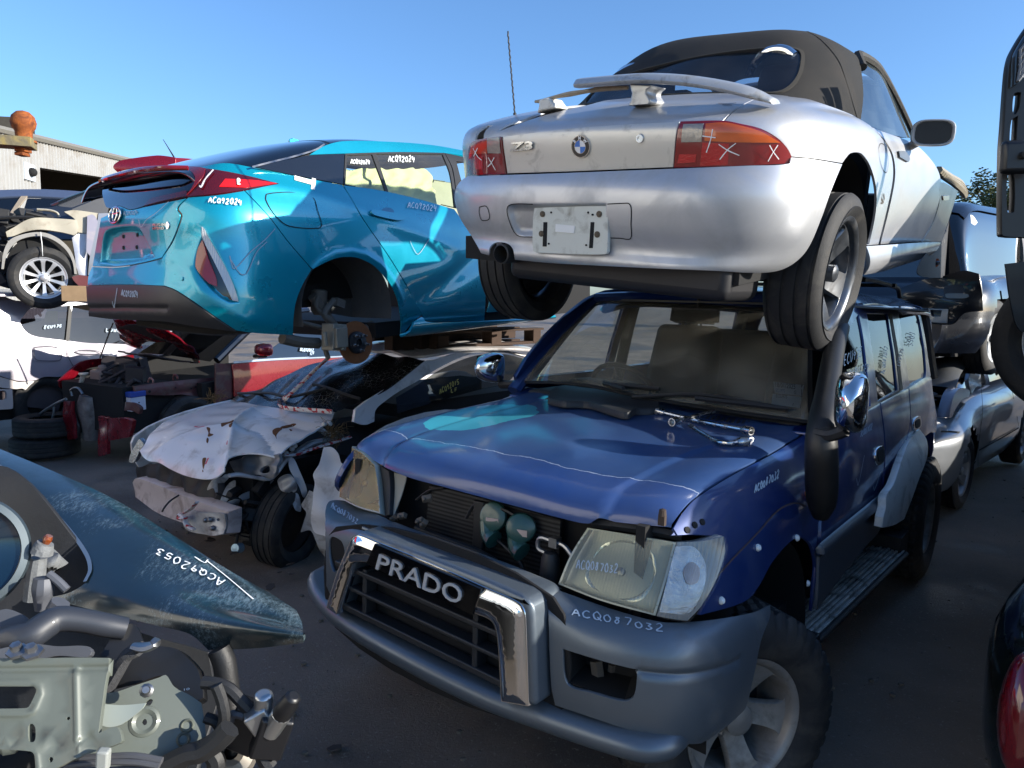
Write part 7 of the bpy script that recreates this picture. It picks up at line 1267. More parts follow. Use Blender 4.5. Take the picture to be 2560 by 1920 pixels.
def kpl(d0, d1, p0=(100, 1500), p1=(400, 1500), p2=(100, 1640), dome=.01):
    o = kd(CV(p0)[0], d0); a = kd(CV(p1)[0], d1)-o; b = o-kd(CV(p2)[0], d0*.97); return facing(K, o, a, b, dome, .5, .4)
pg = kpl(1.42, 1.46)
rb = [find(K, pg, C8(*q)) for q in (((560, 575), (566, 900), (574, 1225)), ((-60, 578), (300, 572), (560, 566), (790, 562)), ((-60, 672), (240, 668), (300, 700), (305, 760), (250, 890), (180, 905), (-60, 905)), ((-60, 1165), (200, 1165), (270, 1190), (285, 1300)))]
rg_ = find(K, pg, C8((380, 1092), (60, 1075), (640, 1150)))
def pgd(u, v):
    Q = np.stack([u, v], 1); d = noise_fn(90, .0015, (9, 20))(u, v)
    for i, r in enumerate(rb): d = d+(.006, -.006, .005, .005)[i]*np.exp(-(sdist(r, Q, False)/.006)**2)
    for c in rg_: r = np.linalg.norm(Q-c, axis=1); d = d-.004*np.exp(-((r-.018)/.004)**2)
    return d
panel('inner_panel', K, pg, C8((-90, 490, 1), (300, 490), (560, 485), (800, 487, 1), (803, 510), (770, 700), (752, 830, 1), (735, 960), (725, 1045, 1), (860, 1000), (900, 1100), (880, 1120), (570, 1230), (400, 1310), (270, 1340, 1), (262, 1210), (240, 1180), (-90, 1160, 1)), KG, K.root, th=.02, res=.02, holes=[C8((-60, 700, 1), (255, 700, 1), (272, 720), (268, 745), (215, 850), (190, 862, 1), (-60, 864, 1)), C8((210, 1010), (220, 978), (245, 978), (262, 1005), (262, 1090), (245, 1112), (215, 1105)), C8((487, 940), (503, 920), (521, 930), (505, 950)), C8((360, 1238), (378, 1216), (396, 1238), (376, 1266))],
      disp=pgd, lines=[(r_, .006) for r_ in rb])
pg2 = kpl(1.52, 1.60)
panel('chassis_plate', K, pg2, C8((760, 750, 1), (870, 735), (1000, 690), (1180, 630), (1225, 612), (1250, 640), (1290, 700), (1400, 760), (1490, 820, 1), (1505, 900), (1520, 1010), (1515, 1100), (1440, 1140, 1), (1430, 1160), (1150, 1250), (850, 1290), (560, 1290, 1), (560, 1230), (880, 1100), (740, 1030)), KG, K.root, th=.02, res=.022, holes=[C8((1075, 850), (1090, 800), (1130, 795), (1120, 830)), C8((1050, 965), (1070, 938), (1090, 955), (1080, 985), (1060, 985)), C8((900, 975), (920, 930), (935, 940), (925, 975)), C8((1148, 772), (1155, 765), (1162, 772), (1155, 780))], disp=noise_fn(91, .003, (12, 25)))
panel('torn_flap', K, kpl(1.46, 1.52), C8((752, 828, 1), (900, 835), (1075, 822, 1), (1050, 860), (990, 910), (890, 980), (800, 1000), (740, 985, 1)), mat('torn pale metal', '8d958e', .45, .2, .2), K.root, th=.006, res=.02, disp=noise_fn(92, .006, (9, 20)))
for q, r_ in (((1070, 960), .030), ((1385, 990), .014), ((1358, 1090), .014)):
    c = pg2(*[np.array([x]) for x in find(K, pg2, C8(q))[0]])[0]; b = MB(); b.lathe([(r_*.55, .002), (r_*.8, .006), (r_, .003), (r_*1.1, -.004)], c, pg2.n, 22); b.build('pressed_ring', KG, K.root)
b = MB(); c = kd(C8((1085, 730))[0], 1.53); b.lathe([(.0001, .02), (.007, .02), (.009, .008), (.014, .004), (.014, 0)], c, pg2.n, 10); b.build('stud', STEEL, K.root)
for q in ((240, 450), (130, 440)):
    b = MB(); c = kd(C8(q)[0], 1.44); b.lathe([(.0001, .02), (.010, .018), (.011, .006), (.02, .003), (.02, -.003)], c, (0, -.3, 1), 6); b.build('bolt', STEEL, K.root)
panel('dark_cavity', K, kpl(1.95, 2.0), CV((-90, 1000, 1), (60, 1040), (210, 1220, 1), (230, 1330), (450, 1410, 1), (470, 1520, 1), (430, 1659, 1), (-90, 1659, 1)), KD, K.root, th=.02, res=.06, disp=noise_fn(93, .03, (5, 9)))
panel('cover_box', K, kpl(1.62, 1.66), C8((770, 480, 1), (890, 290), (1000, 240), (1090, 380), (1300, 420), (1400, 500), (1480, 590, 1), (1500, 800), (1300, 720), (1225, 620), (1000, 690), (760, 750, 1)), mat('black airbox', '0d0e11', .45, 0, .2, var=.4, vscale=7), K.root, th=.06, res=.03, disp=noise_fn(94, .012, (8, 14)))
b = MB(); b.tube([kd(C8(q)[0], d) for q, d in (((-60, 380), 1.6), ((100, 345), 1.58), ((230, 320), 1.58), ((330, 250), 1.6), ((430, 200), 1.62), ((600, 210), 1.64), ((780, 245), 1.66), ((930, 270), 1.68))], [.03, .03, .03, .03, .028, .026, .026, .024], 12); b.build('air_duct', mat('grey-black duct', '2c3038', .5, 0, .15), K.root)
b = MB(); b.tube([kd(C8(q)[0], 1.60) for q in ((780, 740), (860, 600), (950, 460), (1040, 420))], [.03, .03, .028, .024], 8, squash=.5); b.build('foam_strip', mat('fuzzy foam strip', '3b3c3f', .95, var=.5, vscale=60, bump=.6, bscale=200), K.root)
b = MB(); b.tube([kd(C8(q)[0], 1.58) for q in ((980, 400), (1080, 410), (1160, 380), (1130, 350))], [.012, .018, .016, .01], 8, squash=.5); b.build('bright_clip', STEEL, K.root)
b = MB(); b.tube([kd(C8(q)[0], 1.72) for q in ((1620, 420), (1660, 520), (1680, 660), (1700, 820), (1720, 950), (1720, 1060))], .026, 12); b.tube([kd(C8(q)[0], 1.7) for q in ((1720, 1060), (1760, 1150), (1740, 1210))], .022, 12); b.build('black_hose', BLK, K.root)
for i, q in enumerate(((1722, 1030), (1728, 1048), (1734, 1066), (1740, 1084))): b = MB(); b.lathe([(.026, -.004), (.031, 0), (.026, .004)], kd(C8(q)[0], 1.70), (.25, -.1, -1), 18); b.build('hose_ring', STEEL, K.root)
b = MB(); c = kd(C8((1715, 1195))[0], 1.68); b.lathe([(.016, -.01), (.03, -.012), (.05, 0), (.055, .02), (.045, .04), (.0001, .05)], c, (-.1, .6, -.6), 24); b.build('round_canister', mat('dusty canister', '6f6a62', .5, .4, .2, var=.2), K.root)
for q, r_, d in ((((1500, 670), (1600, 680), (1700, 720), (1780, 800), (1850, 870)), .014, 1.6), (((1600, 690), (1640, 800), (1660, 950), (1600, 1080), (1480, 1160)), .013, 1.58), (((1520, 930), (1600, 960), (1640, 1030)), .012, 1.6), (((1700, 1010), (1640, 1080), (1500, 1180), (1400, 1200), (1200, 1300)), .022, 1.52), (((1300, 1300), (1450, 1170), (1560, 1110), (1680, 1020)), .016, 1.54), (((1550, 1170), (1600, 1250), (1590, 1340)), .020, 1.6), (((560, 1230), (800, 1220), (1000, 1215), (1200, 1250)), .007, 1.42), (((480, 1290), (700, 1265), (1000, 1262), (1180, 1290)), .006, 1.41), (((1930, 1140), (1950, 1220), (2000, 1300)), .018, 1.62), (((1700, 960), (1720, 910), (1770, 905), (1810, 920)), .010, 1.6)):
    b = MB(); b.tube([kd(C8(p)[0], d) for p in q], r_, 8); b.build('cable', BLK if r_ > .011 else mat('grey cable', '4b4c50', .5), K.root)
b = MB(); c = kd(C8((765, 1240))[0], 1.38); b.box(c, (.022, .02, .04), (0, .1, .1)); b.build('white_clip', mat('white nylon clip', '8f938f', .5), K.root, .004)
AC = mat('machined aluminium', 'b4b7b8', .3, .9, var=.1)
b = MB(); c = kd(C8((1940, 950))[0], 1.6); b.box(c, (.05, .05, .07), (.1, -.5, .3)); b.lathe([(.0001, .05), (.018, .05), (.02, .04), (.02, 0)], kd(C8((1950, 890))[0], 1.6), (.1, -.2, 1), 16); b.lathe([(.0001, .02), (.022, .02), (.022, -.04)], kd(C8((2060, 940))[0], 1.58), (.5, -.2, .8), 16); b.build('pipe_block', AC, K.root, .005)
b = MB(); b.lathe([(.0001, .05), (.016, .05), (.022, .02), (.022, 0), (.018, -.03)], kd(C8((2100, 880))[0], 1.57), (.5, -.2, .8), 12); b.box(kd(C8((2010, 1060))[0], 1.6), (.07, .04, .10), (.2, .3, .4)); b.box(kd(C8((1830, 990))[0], 1.63), (.07, .05, .11), (.1, .4, 0)); b.build('plug_bracket', mat('black plug', '16171a', .4), K.root, .006)
# lamp remains inside the opening
KR = mat('white cast bracket', '6f7274', .75, .2, var=.4, vscale=25, bump=.4, bscale=60)
panel('bracket_plate', K, kpl(1.84, 1.86), CE((105, 570), (130, 556), (180, 575), (200, 558), (235, 560), (265, 590), (296, 606), (290, 658), (262, 682), (215, 640), (190, 665), (130, 628), (108, 596)), KR, K.root, th=.04, res=.012, disp=noise_fn(97, .010, (30, 60)))
b = MB(); b.tube([kd(CE(q)[0], 1.88) for q in ((165, 830), (172, 760), (180, 690), (190, 620))], [.024, .024, .022, .02], 10); b.tube([kd(CE(q)[0], 1.85) for q in ((205, 600), (215, 570), (225, 548))], [.026, .024, .02], 10); b.build('bulb_bracket', KR, K.root)
b = MB(); b.tube([kd(CE(q)[0], 1.85) for q in ((225, 550), (235, 530), (245, 512))], [.009, .011, .008], 10); b.build('amber_bulb', mat('amber bulb', '74370f', .2, 0, 1, var=.4, vscale=60), K.root)
b = MB(); b.tube([kd(CE(q)[0], 1.80) for q in ((215, 720), (212, 780), (208, 830), (205, 880))], [.022, .025, .02, .015], 10); b.tube([kd(CE(q)[0], 1.80) for q in ((240, 700), (290, 740), (330, 780))], .01, 8); b.tube([kd(CE(q)[0], 1.74) for q in ((270, 890), (300, 840))], .022, 8); b.build('bulb_holder', mat('grey plug and lead', '55585f', .5, .2, var=.4), K.root)
lc = kd(CE((-196, 608))[0], 1.78); ld = K.co-lc; ld /= np.linalg.norm(ld); b = MB(); b.lathe([(.142, .0), (.144, .012), (.138, .02), (.122, .022), (.120, .01)], lc, ld, 56); rl = b.build('lamp_ring', mat('dusty grey lamp ring', '3b464c', .4, .4, .3, var=.3), K.root); b = MB(); b.lathe([(.0001, -.03), (.07, -.02), (.122, .012)], lc, ld, 40); b.build('lamp_lens', mat('blue-black lens', '0c2030', .06, 0, 1.), rl)
panel('latch_tray', K, kpl(1.60, 1.66), C8((-60, 170, 1), (60, 130), (180, 180), (215, 250), (200, 400), (60, 420), (-60, 420, 1)), mat('grey bracket', '4d5056', .5, .3, var=.2), K.root, th=.03, res=.03, disp=noise_fn(95, .008, (10, 20))); panel('latch_tray', K, kpl(1.5, 1.56), C8((-60, 430, 1), (200, 380), (420, 400), (640, 400), (675, 440), (640, 480), (420, 470), (250, 500), (-60, 500, 1)), mat('grey bracket', '4d5056'), K.root, th=.03, res=.03, disp=noise_fn(96, .008, (10, 20)))
lettering('moulded_mark', K, kpl(1.58, 1.64), '10', C8((1375, 738), (1415, 730), (1415, 714), (1375, 722)), WHITEINK, K.root, 0, off=.03)
b = MB(); b.box((-.4, .2, .35), (1.5, .6, .5), (0, 0, -.5)); b.box((-.2, .35, .2), (.8, .4, .4), (0, 0, -.6)); b.build('subframe', DRK, K.root, .03); tyre(K, K.root, np.array([-.75, .6, .32]), (.5, .85, 0), .32, .2, .2, name='front_tyre')
# ------------------------------------------------------------------ near right edge: black nose above a dark green tail
CM2 = crop(2420, 80, 2.96); CL = crop(2380, 1280, 2.594)
Mo = WORLD.deep(CM2((300, 900))[0], 3.0)
M_ = Car('black_front_end', (Mo[0], Mo[1], 0, 0, 0, 0), 'black plastic car nose hanging at the right edge above the dark green tail', 'car')
ms = facing(M_, (0, 0, Mo[2]), (1, -.25, 0), (0, 0, 1), .0, 1, 1.2); MBK = mat('satin black plastic', '101216', .45, 0, .2, var=.2)
panel('radiator_carrier', M_, ms, CM2((520, -150, 1), (415, 0), (340, 130), (318, 190), (300, 300), (270, 700), (256, 900), (253, 1495), (270, 1515, 1), (520, 1520, 1)), MBK, M_.root, th=.06, res=.04, holes=[C for C in (CM2((345, 452), (395, 445, 1), (380, 560), (350, 610), (330, 600)), CM2((322, 655), (372, 618, 1), (355, 890, 1), (305, 898, 1)), CM2((295, 1050), (340, 1045), (343, 1330), (320, 1340), (292, 1330)))])
panel('grille_shell', M_, ms, CM2((560, -160, 1), (420, 10), (335, 150), (318, 200), (302, 420, 1), (345, 400), (415, 310), (560, 250, 1)), mat('black grille shell', '0c0d10', .3, 0, .5), M_.root, th=.05, off=.06, res=.04)
b = MB(); mu = lambda q: ms(*[np.array([x]) for x in find(M_, ms, CM2(q))[0]])[0]+ms.n*.07
for i in range(5):
    y0 = 60+i*75; b.tube([mu((330-i*3, 180+i*55)), mu((370, 130+i*50)), mu((420, 60+i*45)), mu((520, -60+i*50))], .006, 6, 1); b.tube([mu((318+i*24, 400-i*26)), mu((335+i*26, 300-i*40)), mu((335+i*30, 180-i*40))], .006, 6, 1)
b.build('grille_mesh', mat('grey grille mesh', '6a6d72', .4, .5), M_.root)
b = MB(); b.box(mu((330, 950)), (.14, .05, .13), (0, 0, -.25)); b.build('bracket', MBK, M_.root, .02); b = MB(); c = mu((330, 948)); b.lathe([(.0001, .02), (.012, .02), (.016, 0)], c+ms.n*.03, ms.n, 10); b.build('bolt', DRK, M_.root)
wc = WORLD.deep(CV((2338, 735))[0], 3.3)-M_.t; tyre(M_, M_.root, wc, (-.55, -.83, 0), .345, .23, .22, name='front_tyre'); rim(M_, M_.root, wc, (-.55, -.83, 0), .22, .22, .07, ALLOY, holes=5, shape=[[(.3, 0), (.55, .2), (.82, .3), (.86, 0), (.82, -.3), (.55, -.2)]], nuts=0)
panel('mud_flap', M_, facing(M_, wc+np.array([-.1, -.2, .3]), (1, -.2, 0), (0, 0, 1), .02, .3, .3), CV((2172, 570, 1), (2260, 560, 1), (2260, 720, 1), (2205, 715), (2185, 660)), MBK, M_.root, th=.02, res=.06)
# ------------------------------------------------------------------ a plain but whole car, for those mostly hidden or out of frame
DARKG = mat('dark cabin glass', '0a0c0e', .05, 0, 1., spec=.8)
def whole_car(car, pm_, L=4.3, Wd=1.74, Hh=1.46, wr=.32, van=0., glassm=DARKG, wheels=True, skip=()):
    "body shell, cabin glass, roof, lamps and wheels as parts; local x forward from the rear axle"
    ro, hw = .85, Wd/2; x0 = -ro; x1 = L-ro; xs = [x0, x0+.06, x0+.25, 0, .6, 1.3, 2.0, L-ro-1.0, x1-.35, x1-.08, x1]; cb = [.62, .72, .84, .92, .95, .94, .92, .86, .74, .64, .52]
    G = []
    for x, zt in zip(xs, cb):
        e = min(1, .80+.9*min(x-x0, .25), .78+.7*min(x1-x, .32)); w = hw*e; G.append([(x, -s*w*k, z) for s, k, z in ((1, .90, .22), (1, .98, .36), (1, 1., .55), (1, .985, .55+(zt-.55)*.6), (1, .93, zt-.05), (1, .80, zt), (1, .35, zt+.035), (-1, .35, zt+.035), (-1, .80, zt), (-1, .93, zt-.05), (-1, .985, .55+(zt-.55)*.6), (-1, 1., .55), (-1, .98, .36), (-1, .90, .22))])
    s = Surf(G, -1 if False else 1); U, V = s.ur[1], s.vr[1]; uu, vv = np.meshgrid(np.linspace(0, U, 60), np.linspace(0, V, 56), indexing='ij'); Pp = s(uu.ravel(), vv.ravel()); n2 = 56
    F = []
    for i in range(59):
        for j in range(55):
            c = Pp[[i*n2+j, (i+1)*n2+j, (i+1)*n2+j+1, i*n2+j+1]].mean(0)
            if any(math.hypot(c[0]-wx, c[2]-wr) < wr+.05 and abs(c[1]) > hw*.7 for wx in (0, L-1.7)): continue
            F.append((i*n2+j, (i+1)*n2+j, (i+1)*n2+j+1, i*n2+j+1))
    k = len(Pp); F += [tuple(range(n2))[::-1], tuple(range(59*n2, 60*n2))]
    mesh('body', Pp, F, pm_, car.root)
    xr = x0+.12 if van else x0+.35; Cg = []
    for x, h, w in ((xr, .90, .80), (xr+.25 if not van else xr+.1, Hh-.12, .70), (xr+.75, Hh, .70), (1.2, Hh+.02, .70), (1.75, Hh-.04, .68), (2.05, Hh-.2, .72), (2.62, .90, .82)): Cg.append([(x, -k_*hw*w*f, z) for k_, f, z in ((1, 1.12, .86), (1, 1.06, .86+(h-.86)*.5), (1, .94, .86+(h-.86)*.94), (1, .6, h), (-1, .6, h), (-1, .94, .86+(h-.86)*.94), (-1, 1.06, .86+(h-.86)*.5), (-1, 1.12, .86))])
    c2 = Surf(Cg); uu, vv = np.meshgrid(np.linspace(0, c2.ur[1], 40), np.linspace(0, c2.vr[1], 30), indexing='ij'); Pc = c2(uu.ravel(), vv.ravel()); mesh('windows', Pc, [(i*30+j, (i+1)*30+j, (i+1)*30+j+1, i*30+j+1) for i in range(39) for j in range(29)], glassm, car.root)
    kk = [c2.U.k[i] for i in (1, 5)]; jj = [c2.V.k[i] for i in (2, 5)]; uu, vv = np.meshgrid(np.linspace(kk[0], kk[1]+.02, 24), np.linspace(jj[0]-.04, jj[1]+.04, 18), indexing='ij'); u_, v_ = uu.ravel(), vv.ravel(); nn = normals(c2, u_, v_); Pr = c2(u_, v_)+nn*.012; mesh('roof', Pr, [(i*18+j, (i+1)*18+j, (i+1)*18+j+1, i*18+j+1) for i in range(23) for j in range(17)], pm_, car.root)
    for sg in (1, -1):
        for i0 in (0, 3, 6):
            b = MB(); t = [c2(np.array([c2.U.k[i0]]), np.array([c2.V.k[j] if sg > 0 else c2.V.k[7-j]]))[0]*np.array([1, 1.012, 1]) for j in (0, 1, 2)]; b.tube(t, [.05, .045, .04], 6); b.build('pillar', pm_, car.root)
        b = MB(); b.ball((x0+.10, sg*hw*.72, .68), (.06, .14, .11), 12, 8); b.build('tail_light', REDL, car.root); b = MB(); b.ball((x1-.16, sg*hw*.62, .62), (.12, .18, .08), 12, 8); b.build('headlight', CLR, car.root)
    if wheels:
        for x in (0, L-1.7):
            for sg in (1, -1): e = bpy.data.objects.new('wheel', None); COL.objects.link(e); e.parent = car.root; tyre(car, e, np.array([x, sg*(hw-.11), wr]), (0, sg, 0), wr, .2, wr*.64, seg=48); rim(car, e, np.array([x, sg*(hw-.11), wr]), (0, sg, 0), wr*.64, .2, .07, ALLOY, holes=5, shape=[[(.3, 0), (.55, .2), (.82, .3), (.86, 0), (.82, -.3), (.55, -.2)]], nuts=0)
    b = MB(); b.box(((x0+x1)/2, 0, .28), (L-.5, Wd*.8, .2)); b.build('underbody', DRK, car.root)
    return car
RED = mat('red paint', '9c0f22', .3, .3, 1., var=.08, rvar=.05); NAVY = mat('dark blue-grey paint', '39414d', .3, .6, 1., var=.1); GRN = mat('black-green paint', '0d1513', .25, .3, 1., var=.2, vscale=4, rvar=.08); BKP = mat('black paint', '0b0d12', .22, .3, 1., rvar=.05); SLV = mat('silver-white paint', '8b8f94', .35, .6, .8, var=.06)
# ------------------------------------------------------------------ red crossover with its nose off, behind the white wreck
RC = Car('crossover', (-4.205, 8.512, -.153, -119.36, 1.82, .19), 'red crossover with raised bonnet and exposed engine bay, behind the white wreck', 'car')
REDP = mat('crimson paint', '7c0a1c', .28, .35, 1., var=.08, rvar=.06); MAR = mat('dusty maroon metal', '54282c', .55, .2, .2, var=.3, vscale=7, dirt='5a4a44', damt=.35, dscale=6)
hf = facing(RC, (.0, 0, 1.25), (0, 1, 0), (.75, 0, .45), .05, .8, .5)
rh = panel('bonnet', RC, hf, C6((1130, 78, 1), (1180, 180), (1255, 305), (1335, 360), (1405, 402, 1), (1415, 330), (1450, 295), (1560, 290), (1700, 318), (1850, 430), (1995, 512, 1), (1960, 430), (1870, 340), (1780, 255), (1640, 150), (1570, 130), (1300, 100)), REDP, RC.root, th=.02, res=.04, disp=noise_fn(41, .012, (6, 12)))
panel('bonnet_lining', RC, hf, C6((1190, 150, 1), (1300, 120), (1560, 140), (1640, 240), (1660, 285), (1500, 255), (1330, 245), (1240, 215)), mat('dark lining', '2a2226', .8, var=.3), rh, th=.01, off=.012, res=.05)
ap = facing(RC, (.2, .62, .75), (1, 0, 0), (0, -.05, 1), .02, .7, .4)
panel('inner_wing', RC, ap, C6((1350, 738, 1), (1590, 705), (1840, 680), (2040, 662), (2300, 640, 1), (2300, 860, 1), (2100, 910), (1980, 860), (1850, 825), (1700, 832), (1500, 830), (1350, 822, 1)), MAR, RC.root, th=.04, res=.05, disp=lambda u, v: .008*np.sin(v*40))
for q in ((1490, 795), (1445, 785), (1750, 755), (1950, 748), (1905, 765), (2110, 765), (1385, 905)): panel('hole', RC, ap, C6(*[(q[0]+10*math.cos(t)*(1.4 if q[0] == 1490 else .8), q[1]+10*math.sin(t)*(1.4 if q[0] == 1490 else .8)) for t in np.arange(8)*math.pi/4]), DRK, RC.root, th=.001, off=.009, res=.02)
fr_ = facing(RC, (.80, 0, .5), (0, 1, 0), (0, 0, 1), .01, .8, .5)
for nm, q, m_ in (('front_post', ((972, 1045, 1), (1070, 1062, 1), (1076, 1420, 1), (1012, 1442, 1), (985, 1432)), REDP), ('front_post', ((640, 892, 1), (722, 892, 1), (742, 1268, 1), (660, 1280, 1)), REDP), ('cross_panel', ((1072, 1065, 1), (1240, 1060), (1330, 1090, 1), (1290, 1250, 1), (1085, 1290, 1)), REDP), ('lamp_bracket', ((1245, 900, 1), (1330, 905), (1400, 960), (1390, 1020, 1), (1330, 985), (1250, 985, 1)), MAR)): panel(nm, RC, fr_, C6(*q), m_, RC.root, th=.04, res=.05, disp=noise_fn(50, .006, (10, 20)))
panel('right_wing', RC, facing(RC, (.3, -.62, .85), (1, 0, 0), (0, .2, 1), .02, .8, .3), C6((588, 695, 1), (700, 590), (830, 496), (1100, 460), (1335, 430, 1), (1335, 470), (1240, 500), (900, 560), (760, 650), (700, 760, 1), (605, 762, 1)), REDP, RC.root, th=.03, res=.05)
bx = lambda q, x=.62: RC.on(C6(q), 0, x)[0]
c0, c1 = bx((1075, 805)), bx((1310, 985)); cc = (c0+c1)/2; b = MB(); b.box(cc+np.array([-.09, 0, -.02]), (.17, abs(c1[1]-c0[1]), abs(c0[2]-c1[2])*.95)); bt_ = b.build('battery', mat('white battery case', 'c4c8d6', .5), RC.root, .008); b = MB(); b.box(cc+np.array([-.09, 0, abs(c0[2]-c1[2])*.5]), (.18, abs(c1[1]-c0[1])*1.04, .06)); b.build('battery_lid', mat('blue battery lid', '24459a', .45), bt_, .008)
b = MB(); b.tube([bx((835, 620)), bx((800, 740)), bx((760, 830)), bx((700, 880))], [.028, .022, .02, .02], 8); b.lathe([(.0001, .015), (.05, .015), (.05, 0), (.03, -.02)], bx((835, 622)), (0, 0, 1), 14); b.build('washer_bottle', mat('yellowed white plastic', 'cfc4b4', .6), RC.root)
b = MB(); c = bx((1030, 640), .3); b.box(c, (.2, .22, .16)); b.lathe([(.0001, .05), (.05, .05), (.05, 0)], c+np.array([0, 0, .08]), (0, 0, 1), 12); b.build('coolant_tank', mat('beige coolant tank', '9d8677', .6, var=.2), RC.root, .03)
b = MB(); rg = np.random.default_rng(11)
for i in range(14): q = (rg.uniform(1080, 1420), rg.uniform(540, 700)); b.box(bx(q, rg.uniform(.0, .35)), rg.uniform(.08, .26, 3), (rg.uniform(-.3, .3), rg.uniform(-.3, .3), rg.uniform(0, 3)))
for i in range(9): q = (rg.uniform(1000, 1330), rg.uniform(600, 740)); c = bx(q, .45); b.tube([c, c+rg.normal(0, .08, 3), c+rg.normal(0, .14, 3)], .02, 8)
b.build('engine_covers', mat('dusty black covers', '2a2629', .6, var=.4, vscale=9), RC.root, .03)
b = MB(); b.tube([bx((900, 830)), bx((900, 950)), bx((920, 1100)), bx((920, 1265))], [.10, .13, .11, .09], 12); b.build('gearbox', mat('cast alloy gearbox', '8b8583', .55, .5, var=.3, vscale=9, dirt='4d4540', damt=.35), RC.root)
b = MB(); b.box((.35, 0, .6), (.6, 1.1, .5)); b.box((-1.5, 0, .5), (2.6, 1.4, .6)); b.build('engine_bay_dark', DRK, RC.root)
for q, r_, m_ in ((((660, 870), (560, 915), (400, 1020), (350, 1090), (340, 1200), (352, 1275)), .016, ALLOY), (((540, 950), (535, 1030), (510, 1110), (545, 1200), (590, 1285)), .013, ALLOY), (((690, 890), (730, 1000), (770, 1100), (790, 1160), (770, 1270), (740, 1200)), .018, BLK), (((1040, 850), (920, 880), (890, 950), (920, 1150), (980, 1220)), .008, BLK), (((720, 840), (710, 780), (780, 760), (830, 820)), .014, STEEL), (((1480, 700), (1500, 660), (1530, 680), (1530, 710)), .01, mat('pink-grey bracket', '8d6a66', .5, .5)), (((1730, 680), (1740, 630), (1770, 640), (1775, 670)), .01, MAR), (((1000, 460), (1040, 350), (1130, 110)), .008, BLK)):
    b = MB(); b.tube([bx(p, .75 if q[0][0] < 1000 else .5) for p in q], r_, 8); b.build('pipe', m_, RC.root)
panel('cowl_cover', RC, facing(RC, (-.25, 0, 1.02), (0, 1, 0), (1, 0, .3), .02, .8, .3), C6((1120, 520, 1), (1250, 470), (1430, 430), (1650, 470), (1900, 520, 1), (1960, 560), (1940, 640), (1800, 620), (1600, 560), (1400, 530), (1200, 545)), mat('grey scuttle plastic', '3a3539', .7, var=.3), RC.root, th=.02, res=.06)
rws_ = Surf([[tuple(np.array(a)*(1-t)+np.array(c)*t) for t in (0, .5, 1)] for a, c in (((-.38, -.70, 1.06), (-1.2, -.6, 1.5)), ((-.30, 0, 1.08), (-1.15, 0, 1.54)), ((-.38, .66, 1.03), (-1.2, .58, 1.48)))])
panel('windscreen', RC, rws_, np.array([(.02, 0), (rws_.ur[1]-.02, 0), (rws_.ur[1]-.02, rws_.vr[1]), (.02, rws_.vr[1])]), DARKG, RC.root, raw=True, th=.005, res=.1)
ink('screen_trim', RC, facing(RC, (-.3, 0, 1.06), (0, 1, 0), (1, 0, .3), .0, .8, .3), [C6((1400, 400), (1480, 440), (1600, 465), (1750, 490), (1900, 510))], .02, mat('pale chrome trim', 'aab4c4', .3, .6), RC.root, .01)
b = MB(); b.tube([(-.42, .70, 1.04), (-.8, .67, 1.28), (-1.25, .60, 1.50), (-2, .58, 1.55)], .045, 8); b.build('pillar', BKP, RC.root)
dsf = facing(RC, (-1.3, .82, .8), (1, 0, 0), (0, -.06, 1), .03, 1.2, .5)
panel('front_door', RC, dsf, CWN((78, 480, 1), (500, 445), (960, 425, 1), (1300, 400, 1), (1350, 600, 1), (900, 760), (560, 800), (100, 780, 1), (95, 640)), REDP, RC.root, th=.03, res=.06)
panel('front_wing_stub', RC, dsf, CWN((-60, 470, 1), (70, 478, 1), (90, 640), (95, 790, 1), (-60, 840, 1)), MAR, RC.root, th=.03, off=-.03, res=.06)
ink('belt_trim', RC, dsf, [CWN((78, 464), (400, 440), (700, 425), (960, 414), (1250, 398))], .025, mat('pale chrome trim', 'aab4c4'), RC.root, .02)
panel('side_window', RC, facing(RC, (-1.3, .76, 1.2), (1, 0, 0), (0, -.3, 1), .02, 1.2, .5), CWN((300, 440, 1), (560, 250), (660, 200), (1400, 150, 1), (1400, 385, 1), (900, 412), (500, 432)), DARKG, RC.root, th=.01, res=.1)
mq = RC.on(CWN((385, 345)), 1, 1.0)[0]; mirror(RC, mq, (0, 1, 0), (1, .1, 0), .24, .15, REDP, MG, arm=[mq+np.array([0, -.2, -.09]), mq+np.array([.03, -.05, -.08]), mq+np.array([.05, .05, -.07])])
ink('pen_marks', RC, facing(RC, (-1.3, .77, 1.2), (1, 0, 0), (0, -.3, 1), .02, 1.2, .5), scrib('ACQ92012', CWN((695, 360))[0], CWN((820, 372))[0], (1, -9)) + scrib('LF', CWN((790, 395))[0], CWN((830, 392))[0], (1, -7)), .014, LITINK, RC.root, .015)
tyre(RC, RC.root, np.array([-.05, .60, .33]), (.1, 1, 0), .345, .22, .22, name='front_tyre'); b = MB(); b.lathe([(.21, .05), (.19, 0), (.05, .02), (.0001, .02)], (-.05, .60, .33), (.1, 1, 0), 24); b.build('dark_rim', mat('dark rim', '17171a', .5, .5), RC.root)
# ------------------------------------------------------------------ tyres on the ground by the red car
ty = None
for i, (dz, dx) in enumerate(((.11, 0), (.335, .05))):
    c = Car('loose_tyre', (-5.19+dx, 8.12, -.15+dz-.11, 0, 0, 0), 'worn black tyre lying flat on the ground beside the red nose, bottom of the pair' if i == 0 else 'worn black tyre lying on top of another one beside the red nose', 'tyre', 'loose tyres stacked by the red car')
    tyre(c, c.root, np.array([0, 0, .11]), (0, 0, 1), .345, .215, .205, seg=72, name='carcass')
